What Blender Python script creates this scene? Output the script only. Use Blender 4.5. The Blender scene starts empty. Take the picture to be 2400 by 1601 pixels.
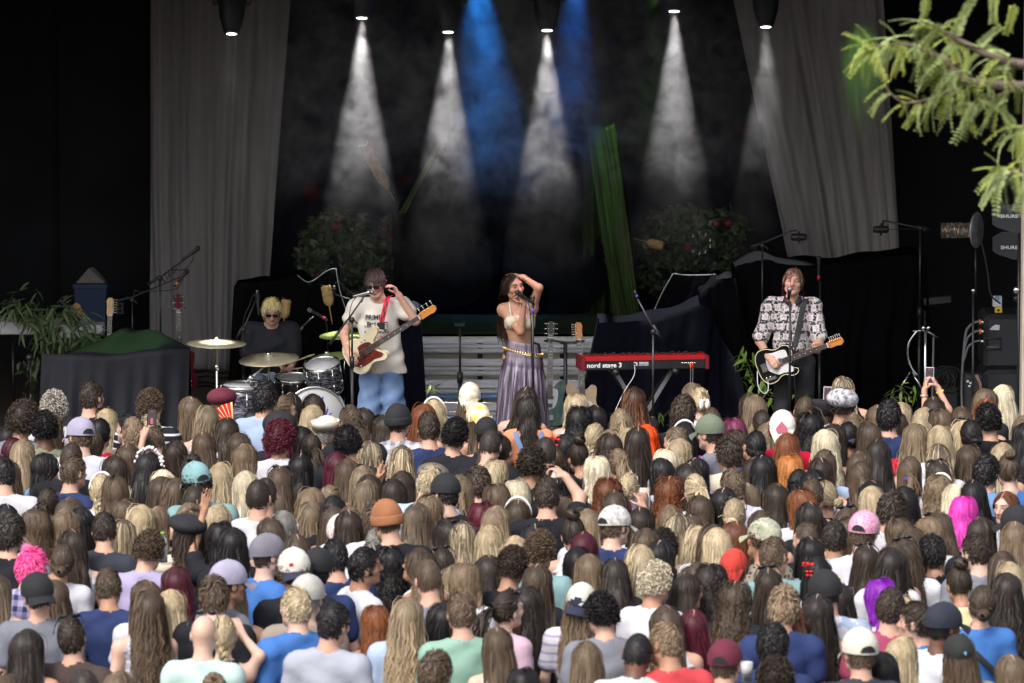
import bpy, math, random
import numpy as np
from mathutils import Vector, Matrix
R = math.radians
scene = bpy.context.scene
col = scene.collection
# ------------------------------------------------------------------ camera
CAMZ, FPX, YH = 6.8, 12000.0, -550.0
TH = math.atan((800.5 - YH) / FPX)
cd = bpy.data.cameras.new('camera'); cam = bpy.data.objects.new('camera', cd); col.objects.link(cam)
cam.location = (0, 0, CAMZ); cam.rotation_euler = (math.pi / 2 - TH, 0, 0)
cd.sensor_width = 36; cd.lens = 36 * FPX / 2400; cd.clip_start = 0.5; cd.clip_end = 2000
cd.dof.use_dof = True; cd.dof.focus_distance = 45.0; cd.dof.aperture_fstop = 4.6
scene.camera = cam
# ------------------------------------------------------------------ world, sun, exposure
SUN_EL, SUN_AZ = 50.0, 212.0      # degrees; azimuth clockwise from +Y (the stage), so the sun is behind the camera, a little left
w = bpy.data.worlds.new('World'); scene.world = w; w.use_nodes = True
nt = w.node_tree; bg = nt.nodes['Background']
sky = nt.nodes.new('ShaderNodeTexSky'); sky.sky_type = 'NISHITA'; sky.sun_disc = False
sky.sun_elevation = R(SUN_EL); sky.sun_rotation = R(SUN_AZ); sky.dust_density = 4.0; sky.air_density = 1.0; sky.ozone_density = 1.0
hs = nt.nodes.new('ShaderNodeHueSaturation'); hs.inputs['Saturation'].default_value = 0.45
nt.links.new(sky.outputs[0], hs.inputs['Color']); nt.links.new(hs.outputs[0], bg.inputs[0]); bg.inputs[1].default_value = 0.15
sl = bpy.data.lights.new('sun', 'SUN'); sl.energy = 1.5; sl.angle = R(22); sl.color = (1, .95, .88)
sun = bpy.data.objects.new('sun', sl); col.objects.link(sun)
sd = Vector((math.sin(R(SUN_AZ)) * math.cos(R(SUN_EL)), math.cos(R(SUN_AZ)) * math.cos(R(SUN_EL)), math.sin(R(SUN_EL))))
sun.rotation_euler = (-sd).to_track_quat('-Z', 'Y').to_euler(); sun.location = sd * 60
vs = scene.view_settings; vs.view_transform = 'Standard'; vs.look = 'None'; vs.exposure = 0.78; vs.gamma = 1.0; vs.use_curve_mapping = False
scene.render.engine = 'CYCLES'
cy = scene.cycles; cy.use_denoising = True; cy.max_bounces = 5; cy.diffuse_bounces = 2; cy.glossy_bounces = 2; cy.transmission_bounces = 3
cy.transparent_max_bounces = 12; cy.volume_bounces = 0; cy.caustics_reflective = False; cy.caustics_refractive = False
cy.volume_step_rate = 2.0; cy.volume_max_steps = 128

STAGE = 0.5      # stage floor height
# ------------------------------------------------------------------ pixel helpers (pixels of the 2400 px wide photograph)
FWD = Vector((0, math.cos(TH), -math.sin(TH))); UPV = Vector((0, math.sin(TH), math.cos(TH)))
def ray(px, py): return FWD + Vector((1, 0, 0)) * ((px - 1200) / FPX) + UPV * ((800.5 - py) / FPX)
def P(px, py, Y):
    d = ray(px, py); t = Y / d.y
    return Vector((d.x * t, Y, CAMZ + d.z * t))
def G(px, py, z):
    d = ray(px, py); t = (z - CAMZ) / d.z
    return Vector((d.x * t, d.y * t, z))
def S(Y): return FPX / (Y * 1.02)      # pixels per metre near depth Y

# ------------------------------------------------------------------ materials
MATS = {}
def mat(name, c=(.5, .5, .5), rough=.6, metal=0.0, spec=.5, noise=0.0, nscale=20.0, bump=0.0, bscale=60.0, alpha=1.0, emit=None, estr=0.0, trans=0.0, sheen=0.0, c2=None, stretch=(1, 1, 1)):
    m = bpy.data.materials.new(name); m.use_nodes = True; nt = m.node_tree; b = nt.nodes['Principled BSDF']
    b.inputs['Base Color'].default_value = (*c, 1); b.inputs['Roughness'].default_value = rough; b.inputs['Metallic'].default_value = metal
    b.inputs['Specular IOR Level'].default_value = spec; b.inputs['Alpha'].default_value = alpha
    b.inputs['Transmission Weight'].default_value = trans; b.inputs['Sheen Weight'].default_value = sheen
    if emit: b.inputs['Emission Color'].default_value = (*emit, 1); b.inputs['Emission Strength'].default_value = estr
    tc = mp = None
    if noise or bump or c2:
        tc = nt.nodes.new('ShaderNodeTexCoord'); mp = nt.nodes.new('ShaderNodeMapping'); mp.inputs['Scale'].default_value = stretch
        nt.links.new(tc.outputs['Object'], mp.inputs['Vector'])
    if noise or c2:
        n = nt.nodes.new('ShaderNodeTexNoise'); n.inputs['Scale'].default_value = nscale; n.inputs['Detail'].default_value = 4
        nt.links.new(mp.outputs[0], n.inputs['Vector'])
        mx = nt.nodes.new('ShaderNodeMix'); mx.data_type = 'RGBA'
        rp = nt.nodes.new('ShaderNodeMapRange'); rp.inputs['From Min'].default_value = .32; rp.inputs['From Max'].default_value = .68
        nt.links.new(n.outputs[0], rp.inputs['Value']); nt.links.new(rp.outputs[0], mx.inputs['Factor'])
        a = c if c2 else tuple(max(0, x * (1 - noise)) for x in c); d = c2 if c2 else tuple(min(1, x * (1 + noise)) for x in c)
        mx.inputs['A'].default_value = (*a, 1); mx.inputs['B'].default_value = (*d, 1)
        nt.links.new(mx.outputs['Result'], b.inputs['Base Color'])
    if bump:
        n2 = nt.nodes.new('ShaderNodeTexNoise'); n2.inputs['Scale'].default_value = bscale; n2.inputs['Detail'].default_value = 5
        nt.links.new(mp.outputs[0], n2.inputs['Vector']); bp = nt.nodes.new('ShaderNodeBump'); bp.inputs['Strength'].default_value = bump; bp.inputs['Distance'].default_value = .02
        nt.links.new(n2.outputs[0], bp.inputs['Height']); nt.links.new(bp.outputs[0], b.inputs['Normal'])
    MATS[name] = m
    return m
def N(nt, t, **kw):
    n = nt.nodes.new('ShaderNode' + t)
    for k, v in kw.items(): setattr(n, k, v)
    return n
def attr(nt, name, typ='GEOMETRY'):
    a = nt.nodes.new('ShaderNodeAttribute'); a.attribute_name = name; a.attribute_type = typ; return a
def mth(nt, op, a, b=None, c=None):
    n = nt.nodes.new('ShaderNodeMath'); n.operation = op
    for i, v in enumerate((a, b, c)):
        if v is None: continue
        if isinstance(v, (int, float)): n.inputs[i].default_value = v
        else: nt.links.new(v, n.inputs[i])
    return n.outputs[0]
def mixc(nt, f, a, b, typ='MIX'):
    n = nt.nodes.new('ShaderNodeMix'); n.data_type = 'RGBA'; n.blend_type = typ
    for k, v in (('Factor', f), ('A', a), ('B', b)):
        if isinstance(v, (int, float)): n.inputs[k].default_value = v
        elif isinstance(v, tuple): n.inputs[k].default_value = (*v, 1)
        else: nt.links.new(v, n.inputs[k])
    return n.outputs['Result']

mat('asphalt', (.05, .05, .052), .9, noise=.3, nscale=8, bump=.4)
mat('stage_wood', (.10, .075, .055), .6, noise=.35, nscale=3, stretch=(1, 20, 1), bump=.1)
mat('stage_black', (.012, .012, .014), .8, noise=.3, nscale=2)
mat('wall_black', (.010, .011, .014), .85, noise=.4, nscale=1.5)
mat('roof_grey', (.05, .05, .055), .8)
mat('cloth_black', (.0032, .0032, .0042), .9, spec=.03, noise=.25, nscale=3)
mat('cloth_navy', (.005, .0055, .010), .9, spec=.04, noise=.25, nscale=3)
mat('cloth_green_lit', (.035, .06, .012), .7, spec=.3, noise=.25, nscale=3)  # black cloth with the green stage light put into its colour
mat('cloth_darkgreen', (.012, .022, .008), .8, spec=.2, noise=.3, nscale=4)
mat('cloth_hem_lit', (.26, .29, .30), .5)  # white light caught on black cloth edges, given as a pale colour
mat('cloth_table', (.010, .011, .017), .7, spec=.3, noise=.25, nscale=3)
mat('sheer', (.40, .37, .36), .8, noise=.15, nscale=2, stretch=(6, 6, .3))
mat('black_plastic', (.012, .012, .013), .45)
mat('black_metal', (.015, .015, .016), .35, spec=.6)
mat('fixture', (.008, .008, .009), .5)
mat('chrome', (.75, .75, .74), .16, metal=1)
mat('brass', (.80, .72, .50), .32, metal=.55, noise=.15, nscale=60)
mat('brass_green_lit', (.55, .72, .20), .35, metal=.5, noise=.2, nscale=60)  # same brass, with green stage light put into its colour
mat('gold', (.85, .62, .22), .3, metal=1)
mat('lens_ring', (.5, .5, .55), .25, metal=1)
mat('lens', (1, 1, 1), .2, emit=(1, .98, 1), estr=9)
mat('wood_amber', (.55, .22, .045), .35, noise=.2, nscale=30, stretch=(1, 8, 8))
mat('wood_maple', (.62, .42, .20), .35, noise=.12, nscale=30)
mat('rosewood', (.045, .022, .014), .5, noise=.3, nscale=40)
mat('ivory', (.68, .60, .42), .3, noise=.06, nscale=6)
mat('tortoise', (.13, .018, .012), .3, noise=.7, nscale=60)
mat('guitar_black', (.006, .006, .007), .15)
mat('guitar_white', (.72, .72, .74), .3)
mat('guitar_teal', (.03, .10, .10), .25, c2=(.10, .18, .12), nscale=18)
mat('guitar_tan', (.58, .42, .28), .4, noise=.15, nscale=10)
mat('guitar_red', (.10, .008, .012), .25)
mat('cream_binding', (.75, .68, .42), .4)
mat('fret', (.7, .7, .68), .25, metal=1)
mat('kb_red', (.38, .012, .016), .3, spec=.6)
mat('kb_red_dark', (.16, .008, .014), .4)
mat('white_print', (.85, .85, .85), .5)
mat('black_print', (.03, .03, .035), .8)
mat('red_print', (.5, .02, .03), .7)
mat('purple_tape', (.12, .08, .55), .5)
mat('orange_tape', (.9, .18, .02), .5)
mat('red_tape', (.7, .01, .01), .5)
mat('mic_grille', (.42, .43, .44), .35, metal=.9, bump=.5, bscale=400)
mat('slat_grey', (.70, .70, .74), .5, noise=.18, nscale=4, stretch=(1, 10, 10), bump=.1)
mat('slat_blue', (.18, .33, .52), .45, noise=.3, nscale=3)
mat('cream_board', (.92, .84, .64), .6)
mat('leaf_dark', (.035, .055, .018), .5, noise=.5, nscale=9, c2=(.07, .09, .035))
mat('leaf_olive', (.07, .12, .04), .5, c2=(.16, .22, .10), nscale=9)
mat('leaf_bright', (.14, .26, .03), .45, c2=(.25, .36, .06), nscale=9)
mat('leaf_locust', (.24, .33, .08), .5, c2=(.44, .45, .07), nscale=5)
mat('leaf_locust_pale', (.38, .47, .22), .5, c2=(.30, .36, .09), nscale=5)
mat('bark', (.16, .12, .09), .85, noise=.4, nscale=30, bump=.5)
mat('stem', (.06, .05, .03), .8)
mat('flower_red', (.12, .006, .012), .6)
mat('flower_pink', (.5, .12, .18), .6)
mat('flower_white', (.75, .72, .72), .6)
mat('arrow_paper', (.42, .26, .10), .7, noise=.25, nscale=14, stretch=(1, 6, 1))
mat('white_plastic', (.72, .72, .74), .4)
mat('drum_head', (.72, .72, .74), .45)
mat('drum_clear', (.35, .33, .22), .25, spec=.6)
mat('snare_black', (.02, .02, .022), .3)
mat('bin_blue', (.018, .045, .13), .5)
mat('carton', (.30, .27, .24), .8)
mat('yellow_plastic', (.75, .5, .02), .45)
mat('cable_grey', (.14, .14, .15), .6)
mat('rack_black', (.018, .019, .022), .55, noise=.4, nscale=5, bump=.05)
mat('sticker', (.62, .62, .68), .5)
mat('antenna_grey', (.035, .037, .042), .55)
mat('disc_metal', (.42, .43, .44), .35, metal=.8, noise=.3, nscale=12)
mat('clear_tube', (.9, .95, .9), .08, trans=.92, alpha=.5)
mat('copper', (.8, .4, .15), .3, metal=1)
mat('post_wood', (.42, .35, .28), .8, noise=.25, nscale=6, stretch=(8, 8, .6))
mat('stick_wood', (.62, .45, .25), .5)
mat('screen_dark', (.02, .02, .025), .15, emit=(.12, .11, .10), estr=.35)
mat('phone_black', (.01, .01, .012), .2)
mat('phone_red', (.75, .03, .03), .4)
mat('phone_lilac', (.62, .55, .72), .35)
mat('strap_red', (.55, .01, .03), .7)
mat('strap_black', (.012, .012, .014), .7)
mat('glass_dark', (.02, .012, .015), .1)
mat('beer', (.65, .32, .03), .15, trans=.3)
mat('cup', (.8, .8, .8), .2, trans=.5)
mat('fan_red', (.65, .03, .025), .6)
mat('fan_stick', (.62, .45, .22), .5)
mat('paper', (.8, .78, .74), .8)
mat('bracelet', (.5, .42, .3), .4, metal=.6)
mat('yellow_band', (.85, .75, .05), .5)

# backdrop cloth: very dark blue painted with flowers and foliage
def backdrop_mat():
    m = bpy.data.materials.new('backdrop_paint'); m.use_nodes = True; nt = m.node_tree; b = nt.nodes['Principled BSDF']
    b.inputs['Roughness'].default_value = .85; b.inputs['Specular IOR Level'].default_value = .2
    tc = N(nt, 'TexCoord'); v = N(nt, 'TexVoronoi'); v.inputs['Scale'].default_value = 1.9; nt.links.new(tc.outputs['Object'], v.inputs['Vector'])
    n = N(nt, 'TexNoise'); n.inputs['Scale'].default_value = 1.1; n.inputs['Detail'].default_value = 4; nt.links.new(tc.outputs['Object'], n.inputs['Vector'])
    base = mixc(nt, n.outputs[0], (.006, .007, .022), (.016, .012, .026))
    blob = N(nt, 'MapRange'); blob.inputs['From Min'].default_value = .22; blob.inputs['From Max'].default_value = .14; nt.links.new(v.outputs['Distance'], blob.inputs['Value'])
    sx = N(nt, 'SeparateColor'); nt.links.new(v.outputs['Color'], sx.inputs[0])
    fl = mixc(nt, mth(nt, 'GREATER_THAN', sx.outputs[0], .6), (.012, .03, .035), (.10, .006, .02))
    sep = N(nt, 'SeparateXYZ'); nt.links.new(tc.outputs['Object'], sep.inputs[0])
    low = N(nt, 'MapRange'); low.inputs['From Min'].default_value = 3.0; low.inputs['From Max'].default_value = 1.9; nt.links.new(sep.outputs[2], low.inputs['Value'])
    c = mixc(nt, mth(nt, 'MULTIPLY', blob.outputs[0], low.outputs[0]), base, fl)
    nt.links.new(c, b.inputs['Base Color']); MATS['backdrop_paint'] = m
backdrop_mat()

# sheer curtain lets some light through
m = MATS['sheer']; nt_ = m.node_tree; b_ = nt_.nodes['Principled BSDF']
b_.inputs['Alpha'].default_value = .88

# drum wrap: dark oyster with silvery horizontal streaks
def wrap_mat():
    m = bpy.data.materials.new('drum_wrap'); m.use_nodes = True; nt = m.node_tree; b = nt.nodes['Principled BSDF']
    tc = N(nt, 'TexCoord'); mp = N(nt, 'Mapping'); mp.inputs['Scale'].default_value = (9, 9, 60); nt.links.new(tc.outputs['Object'], mp.inputs[0])
    n = N(nt, 'TexNoise'); n.inputs['Scale'].default_value = 1.6; n.inputs['Detail'].default_value = 3; n.inputs['Distortion'].default_value = 1.2
    nt.links.new(mp.outputs[0], n.inputs['Vector'])
    r = N(nt, 'MapRange'); r.inputs['From Min'].default_value = .45; r.inputs['From Max'].default_value = .68; nt.links.new(n.outputs[0], r.inputs['Value'])
    nt.links.new(mixc(nt, r.outputs[0], (.02, .022, .035), (.42, .42, .50)), b.inputs['Base Color'])
    b.inputs['Roughness'].default_value = .22; b.inputs['Metallic'].default_value = .3; MATS['drum_wrap'] = m
wrap_mat()

# hair: colours come from each head's own root / tip colours, streaks from a value stored per lock
def hair_mat():
    m = bpy.data.materials.new('hair'); m.use_nodes = True; nt = m.node_tree; b = nt.nodes['Principled BSDF']
    root = attr(nt, 'root_color', 'OBJECT'); tip = attr(nt, 'tip_color', 'OBJECT'); stk = attr(nt, 'streak', 'OBJECT')
    h = attr(nt, 'hair_uv'); sp = N(nt, 'SeparateXYZ'); nt.links.new(h.outputs['Vector'], sp.inputs[0])   # x = along lock, y = lock random, z = across
    t = N(nt, 'MapRange'); t.inputs['From Min'].default_value = .12; t.inputs['From Max'].default_value = .85; nt.links.new(sp.outputs[0], t.inputs['Value'])
    s = mth(nt, 'MULTIPLY', mth(nt, 'GREATER_THAN', sp.outputs[1], .62), stk.outputs['Fac'])
    f = mth(nt, 'MINIMUM', mth(nt, 'ADD', t.outputs[0], s), 1.0)
    c = mixc(nt, f, root.outputs['Color'], tip.outputs['Color'])
    br = mth(nt, 'ADD', mth(nt, 'MULTIPLY', mth(nt, 'FRACT', mth(nt, 'MULTIPLY', sp.outputs[1], 7.31)), .60), .70)
    c2 = N(nt, 'VectorMath', operation='SCALE'); nt.links.new(c, c2.inputs[0]); nt.links.new(br, c2.inputs['Scale'])
    tc = N(nt, 'TexCoord'); mp = N(nt, 'Mapping'); mp.inputs['Scale'].default_value = (62, 62, 7); nt.links.new(tc.outputs['Object'], mp.inputs[0])
    ns = N(nt, 'TexNoise'); ns.inputs['Scale'].default_value = 1.0; ns.inputs['Detail'].default_value = 3; ns.inputs['Roughness'].default_value = .65; nt.links.new(mp.outputs[0], ns.inputs['Vector'])
    k = N(nt, 'MapRange'); k.inputs['From Min'].default_value = .3; k.inputs['From Max'].default_value = .72; k.inputs['To Min'].default_value = .72; k.inputs['To Max'].default_value = 1.28; nt.links.new(ns.outputs[0], k.inputs['Value'])
    c3 = N(nt, 'VectorMath', operation='SCALE'); nt.links.new(c2.outputs[0], c3.inputs[0]); nt.links.new(k.outputs[0], c3.inputs['Scale'])
    bp = N(nt, 'Bump'); bp.inputs['Strength'].default_value = .3; bp.inputs['Distance'].default_value = .01; nt.links.new(ns.outputs[0], bp.inputs['Height']); nt.links.new(bp.outputs[0], b.inputs['Normal'])
    c4 = mixc(nt, mth(nt, 'GREATER_THAN', sp.outputs[2], 1.5), c3.outputs[0], (.46, .31, .24)); nt.links.new(c4, b.inputs['Base Color']); b.inputs['Roughness'].default_value = .48; b.inputs['Specular IOR Level'].default_value = .26
    MATS['hair'] = m
hair_mat()

# skin: tone per body; lips, brows, eyes and cheeks drawn in head coordinates stored in the mesh
def skin_mat():
    m = bpy.data.materials.new('skin'); m.use_nodes = True; nt = m.node_tree; b = nt.nodes['Principled BSDF']
    tone = attr(nt, 'skin_color', 'OBJECT'); browc = attr(nt, 'brow_color', 'OBJECT')
    hp = attr(nt, 'head_pos'); sp = N(nt, 'SeparateXYZ'); nt.links.new(hp.outputs['Vector'], sp.inputs[0])
    X, Y, Z = sp.outputs; ax = mth(nt, 'ABSOLUTE', X); front = mth(nt, 'GREATER_THAN', Y, .06)
    def ell(cx, cz, rx, rz, soft=.5):
        dx = mth(nt, 'DIVIDE', mth(nt, 'SUBTRACT', ax, cx), rx); dz = mth(nt, 'DIVIDE', mth(nt, 'SUBTRACT', Z, cz), rz)
        d = mth(nt, 'ADD', mth(nt, 'MULTIPLY', dx, dx), mth(nt, 'MULTIPLY', dz, dz))
        r = N(nt, 'MapRange'); r.inputs['From Min'].default_value = 1.0 + soft; r.inputs['From Max'].default_value = 1.0 - soft; nt.links.new(d, r.inputs['Value'])
        return mth(nt, 'MULTIPLY', r.outputs[0], front)
    n = N(nt, 'TexNoise'); n.inputs['Scale'].default_value = 9; tc = N(nt, 'TexCoord'); nt.links.new(tc.outputs['Object'], n.inputs['Vector'])
    c = mixc(nt, mth(nt, 'MULTIPLY', n.outputs[0], .35), tone.outputs['Color'], (.42, .16, .11))
    c = mixc(nt, mth(nt, 'MULTIPLY', ell(.045, -.032, .026, .022, .9), .3), c, (.55, .14, .11))
    c = mixc(nt, mth(nt, 'MULTIPLY', ell(0, -.064, .024, .0105), .7), c, (.34, .07, .065))
    c = mixc(nt, mth(nt, 'MULTIPLY', ell(0, -.064, .021, .0022), .8), c, (.05, .012, .012))
    c = mixc(nt, mth(nt, 'MULTIPLY', ell(.033, .029, .020, .0052), .85), c, browc.outputs['Color'])
    c = mixc(nt, mth(nt, 'MULTIPLY', ell(.032, .005, .0155, .0042), .85), c, (.02, .012, .01))
    nt.links.new(c, b.inputs['Base Color']); b.inputs['Roughness'].default_value = .5; b.inputs['Specular IOR Level'].default_value = .35
    b.inputs['Subsurface Weight'].default_value = 0.0
    MATS['skin'] = m
skin_mat()

# garments: two colours and a pattern number per garment
def fabric_mat():
    m = bpy.data.materials.new('garment'); m.use_nodes = True; nt = m.node_tree; b = nt.nodes['Principled BSDF']
    c1 = attr(nt, 'color_one', 'OBJECT'); c2 = attr(nt, 'color_two', 'OBJECT'); pat = attr(nt, 'pattern', 'OBJECT')
    tc = N(nt, 'TexCoord'); sp = N(nt, 'SeparateXYZ'); nt.links.new(tc.outputs['Object'], sp.inputs[0])
    def is_(k): return mth(nt, 'COMPARE', pat.outputs['Fac'], float(k), .3)
    st = mth(nt, 'GREATER_THAN', mth(nt, 'SINE', mth(nt, 'MULTIPLY', sp.outputs[2], 110)), .62)
    pl1 = mth(nt, 'GREATER_THAN', mth(nt, 'SINE', mth(nt, 'MULTIPLY', sp.outputs[2], 90)), .1); pl2 = mth(nt, 'GREATER_THAN', mth(nt, 'SINE', mth(nt, 'MULTIPLY', sp.outputs[0], 90)), .1)
    pl = mth(nt, 'MULTIPLY', mth(nt, 'ADD', pl1, pl2), .5)
    v = N(nt, 'TexVoronoi'); v.inputs['Scale'].default_value = 34; nt.links.new(tc.outputs['Object'], v.inputs['Vector'])
    sk = mth(nt, 'LESS_THAN', v.outputs['Distance'], .38)
    ns = N(nt, 'TexNoise'); ns.inputs['Scale'].default_value = 16; ns.inputs['Detail'].default_value = 3; nt.links.new(tc.outputs['Object'], ns.inputs['Vector'])
    cm = mth(nt, 'GREATER_THAN', ns.outputs[0], .53)
    f = mth(nt, 'ADD', mth(nt, 'ADD', mth(nt, 'MULTIPLY', st, is_(1)), mth(nt, 'MULTIPLY', pl, is_(2))), mth(nt, 'ADD', mth(nt, 'MULTIPLY', sk, is_(3)), mth(nt, 'MULTIPLY', cm, is_(4))))
    c = mixc(nt, f, c1.outputs['Color'], c2.outputs['Color'])
    n3 = N(nt, 'TexNoise'); n3.inputs['Scale'].default_value = 7; nt.links.new(tc.outputs['Object'], n3.inputs['Vector'])
    c = mixc(nt, mth(nt, 'MULTIPLY', n3.outputs[0], .22), c, mixc(nt, .5, c, (0, 0, 0)))
    nt.links.new(c, b.inputs['Base Color']); b.inputs['Roughness'].default_value = .85; b.inputs['Specular IOR Level'].default_value = .2
    n2 = N(nt, 'TexNoise'); n2.inputs['Scale'].default_value = 14; nt.links.new(tc.outputs['Object'], n2.inputs['Vector'])
    bp = N(nt, 'Bump'); bp.inputs['Strength'].default_value = .35; bp.inputs['Distance'].default_value = .02; nt.links.new(n2.outputs[0], bp.inputs['Height']); nt.links.new(bp.outputs[0], b.inputs['Normal'])
    MATS['garment'] = m
fabric_mat()

# guitarist's shirt: rows of pale square pictures in dark frames
def shirt_print_mat():
    m = bpy.data.materials.new('picture_shirt'); m.use_nodes = True; nt = m.node_tree; b = nt.nodes['Principled BSDF']
    tc = N(nt, 'TexCoord'); mp = N(nt, 'Mapping'); mp.inputs['Scale'].default_value = (12.5, 1, 11.5); n0 = N(nt, 'TexNoise'); n0.inputs['Scale'].default_value = 9; nt.links.new(tc.outputs['Object'], n0.inputs['Vector']); va = N(nt, 'VectorMath', operation='MULTIPLY_ADD'); nt.links.new(n0.outputs['Color'], va.inputs[0]); va.inputs[1].default_value = (.05, 0, .05); nt.links.new(tc.outputs['Object'], va.inputs[2]); nt.links.new(va.outputs[0], mp.inputs[0])
    sp = N(nt, 'SeparateXYZ'); nt.links.new(mp.outputs[0], sp.inputs[0])
    row = mth(nt, 'FLOOR', sp.outputs[2]); xo = mth(nt, 'ADD', sp.outputs[0], mth(nt, 'MULTIPLY', row, .37))
    fx = mth(nt, 'ABSOLUTE', mth(nt, 'SUBTRACT', mth(nt, 'FRACT', xo), .5)); fz = mth(nt, 'ABSOLUTE', mth(nt, 'SUBTRACT', mth(nt, 'FRACT', sp.outputs[2]), .5))
    frame = mth(nt, 'MAXIMUM', mth(nt, 'GREATER_THAN', fx, .34), mth(nt, 'GREATER_THAN', fz, .32))
    oval = mth(nt, 'LESS_THAN', mth(nt, 'ADD', mth(nt, 'MULTIPLY', fx, fx), mth(nt, 'MULTIPLY', fz, fz)), .05)
    n = N(nt, 'TexNoise'); n.inputs['Scale'].default_value = 55; n.inputs['Detail'].default_value = 3; nt.links.new(tc.outputs['Object'], n.inputs['Vector'])
    oval = mth(nt, 'MULTIPLY', oval, mth(nt, 'GREATER_THAN', n.outputs[0], .45))
    c = mixc(nt, mth(nt, 'MULTIPLY', oval, .8), (.66, .60, .60), (.32, .28, .30))
    fr = mixc(nt, mth(nt, 'GREATER_THAN', n.outputs[0], .52), (.02, .02, .03), (.5, .46, .46))
    nt.links.new(mixc(nt, frame, c, fr), b.inputs['Base Color']); b.inputs['Roughness'].default_value = .8; MATS['picture_shirt'] = m
shirt_print_mat()
def denim_mat(name, a, bb):
    m = mat(name, a, .85, c2=bb, nscale=7, bump=.2, bscale=120); return m
denim_mat('denim', (.10, .17, .32), (.17, .26, .44)); denim_mat('denim_light', (.30, .36, .44), (.20, .26, .36))
mat('trouser_black', (.012, .012, .015), .8, noise=.3, nscale=5)
mat('tee_black', (.012, .013, .02), .85, noise=.25, nscale=6, bump=.2, bscale=14)
mat('tee_cream', (.60, .56, .50), .85, noise=.08, nscale=5, bump=.25, bscale=10)
mat('satin', (.30, .25, .32), .27, metal=.85, spec=.6, noise=.4, nscale=5, stretch=(6, 6, .5))
mat('bra_cloth', (.55, .44, .30), .7, c2=(.66, .60, .48), nscale=28)

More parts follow.
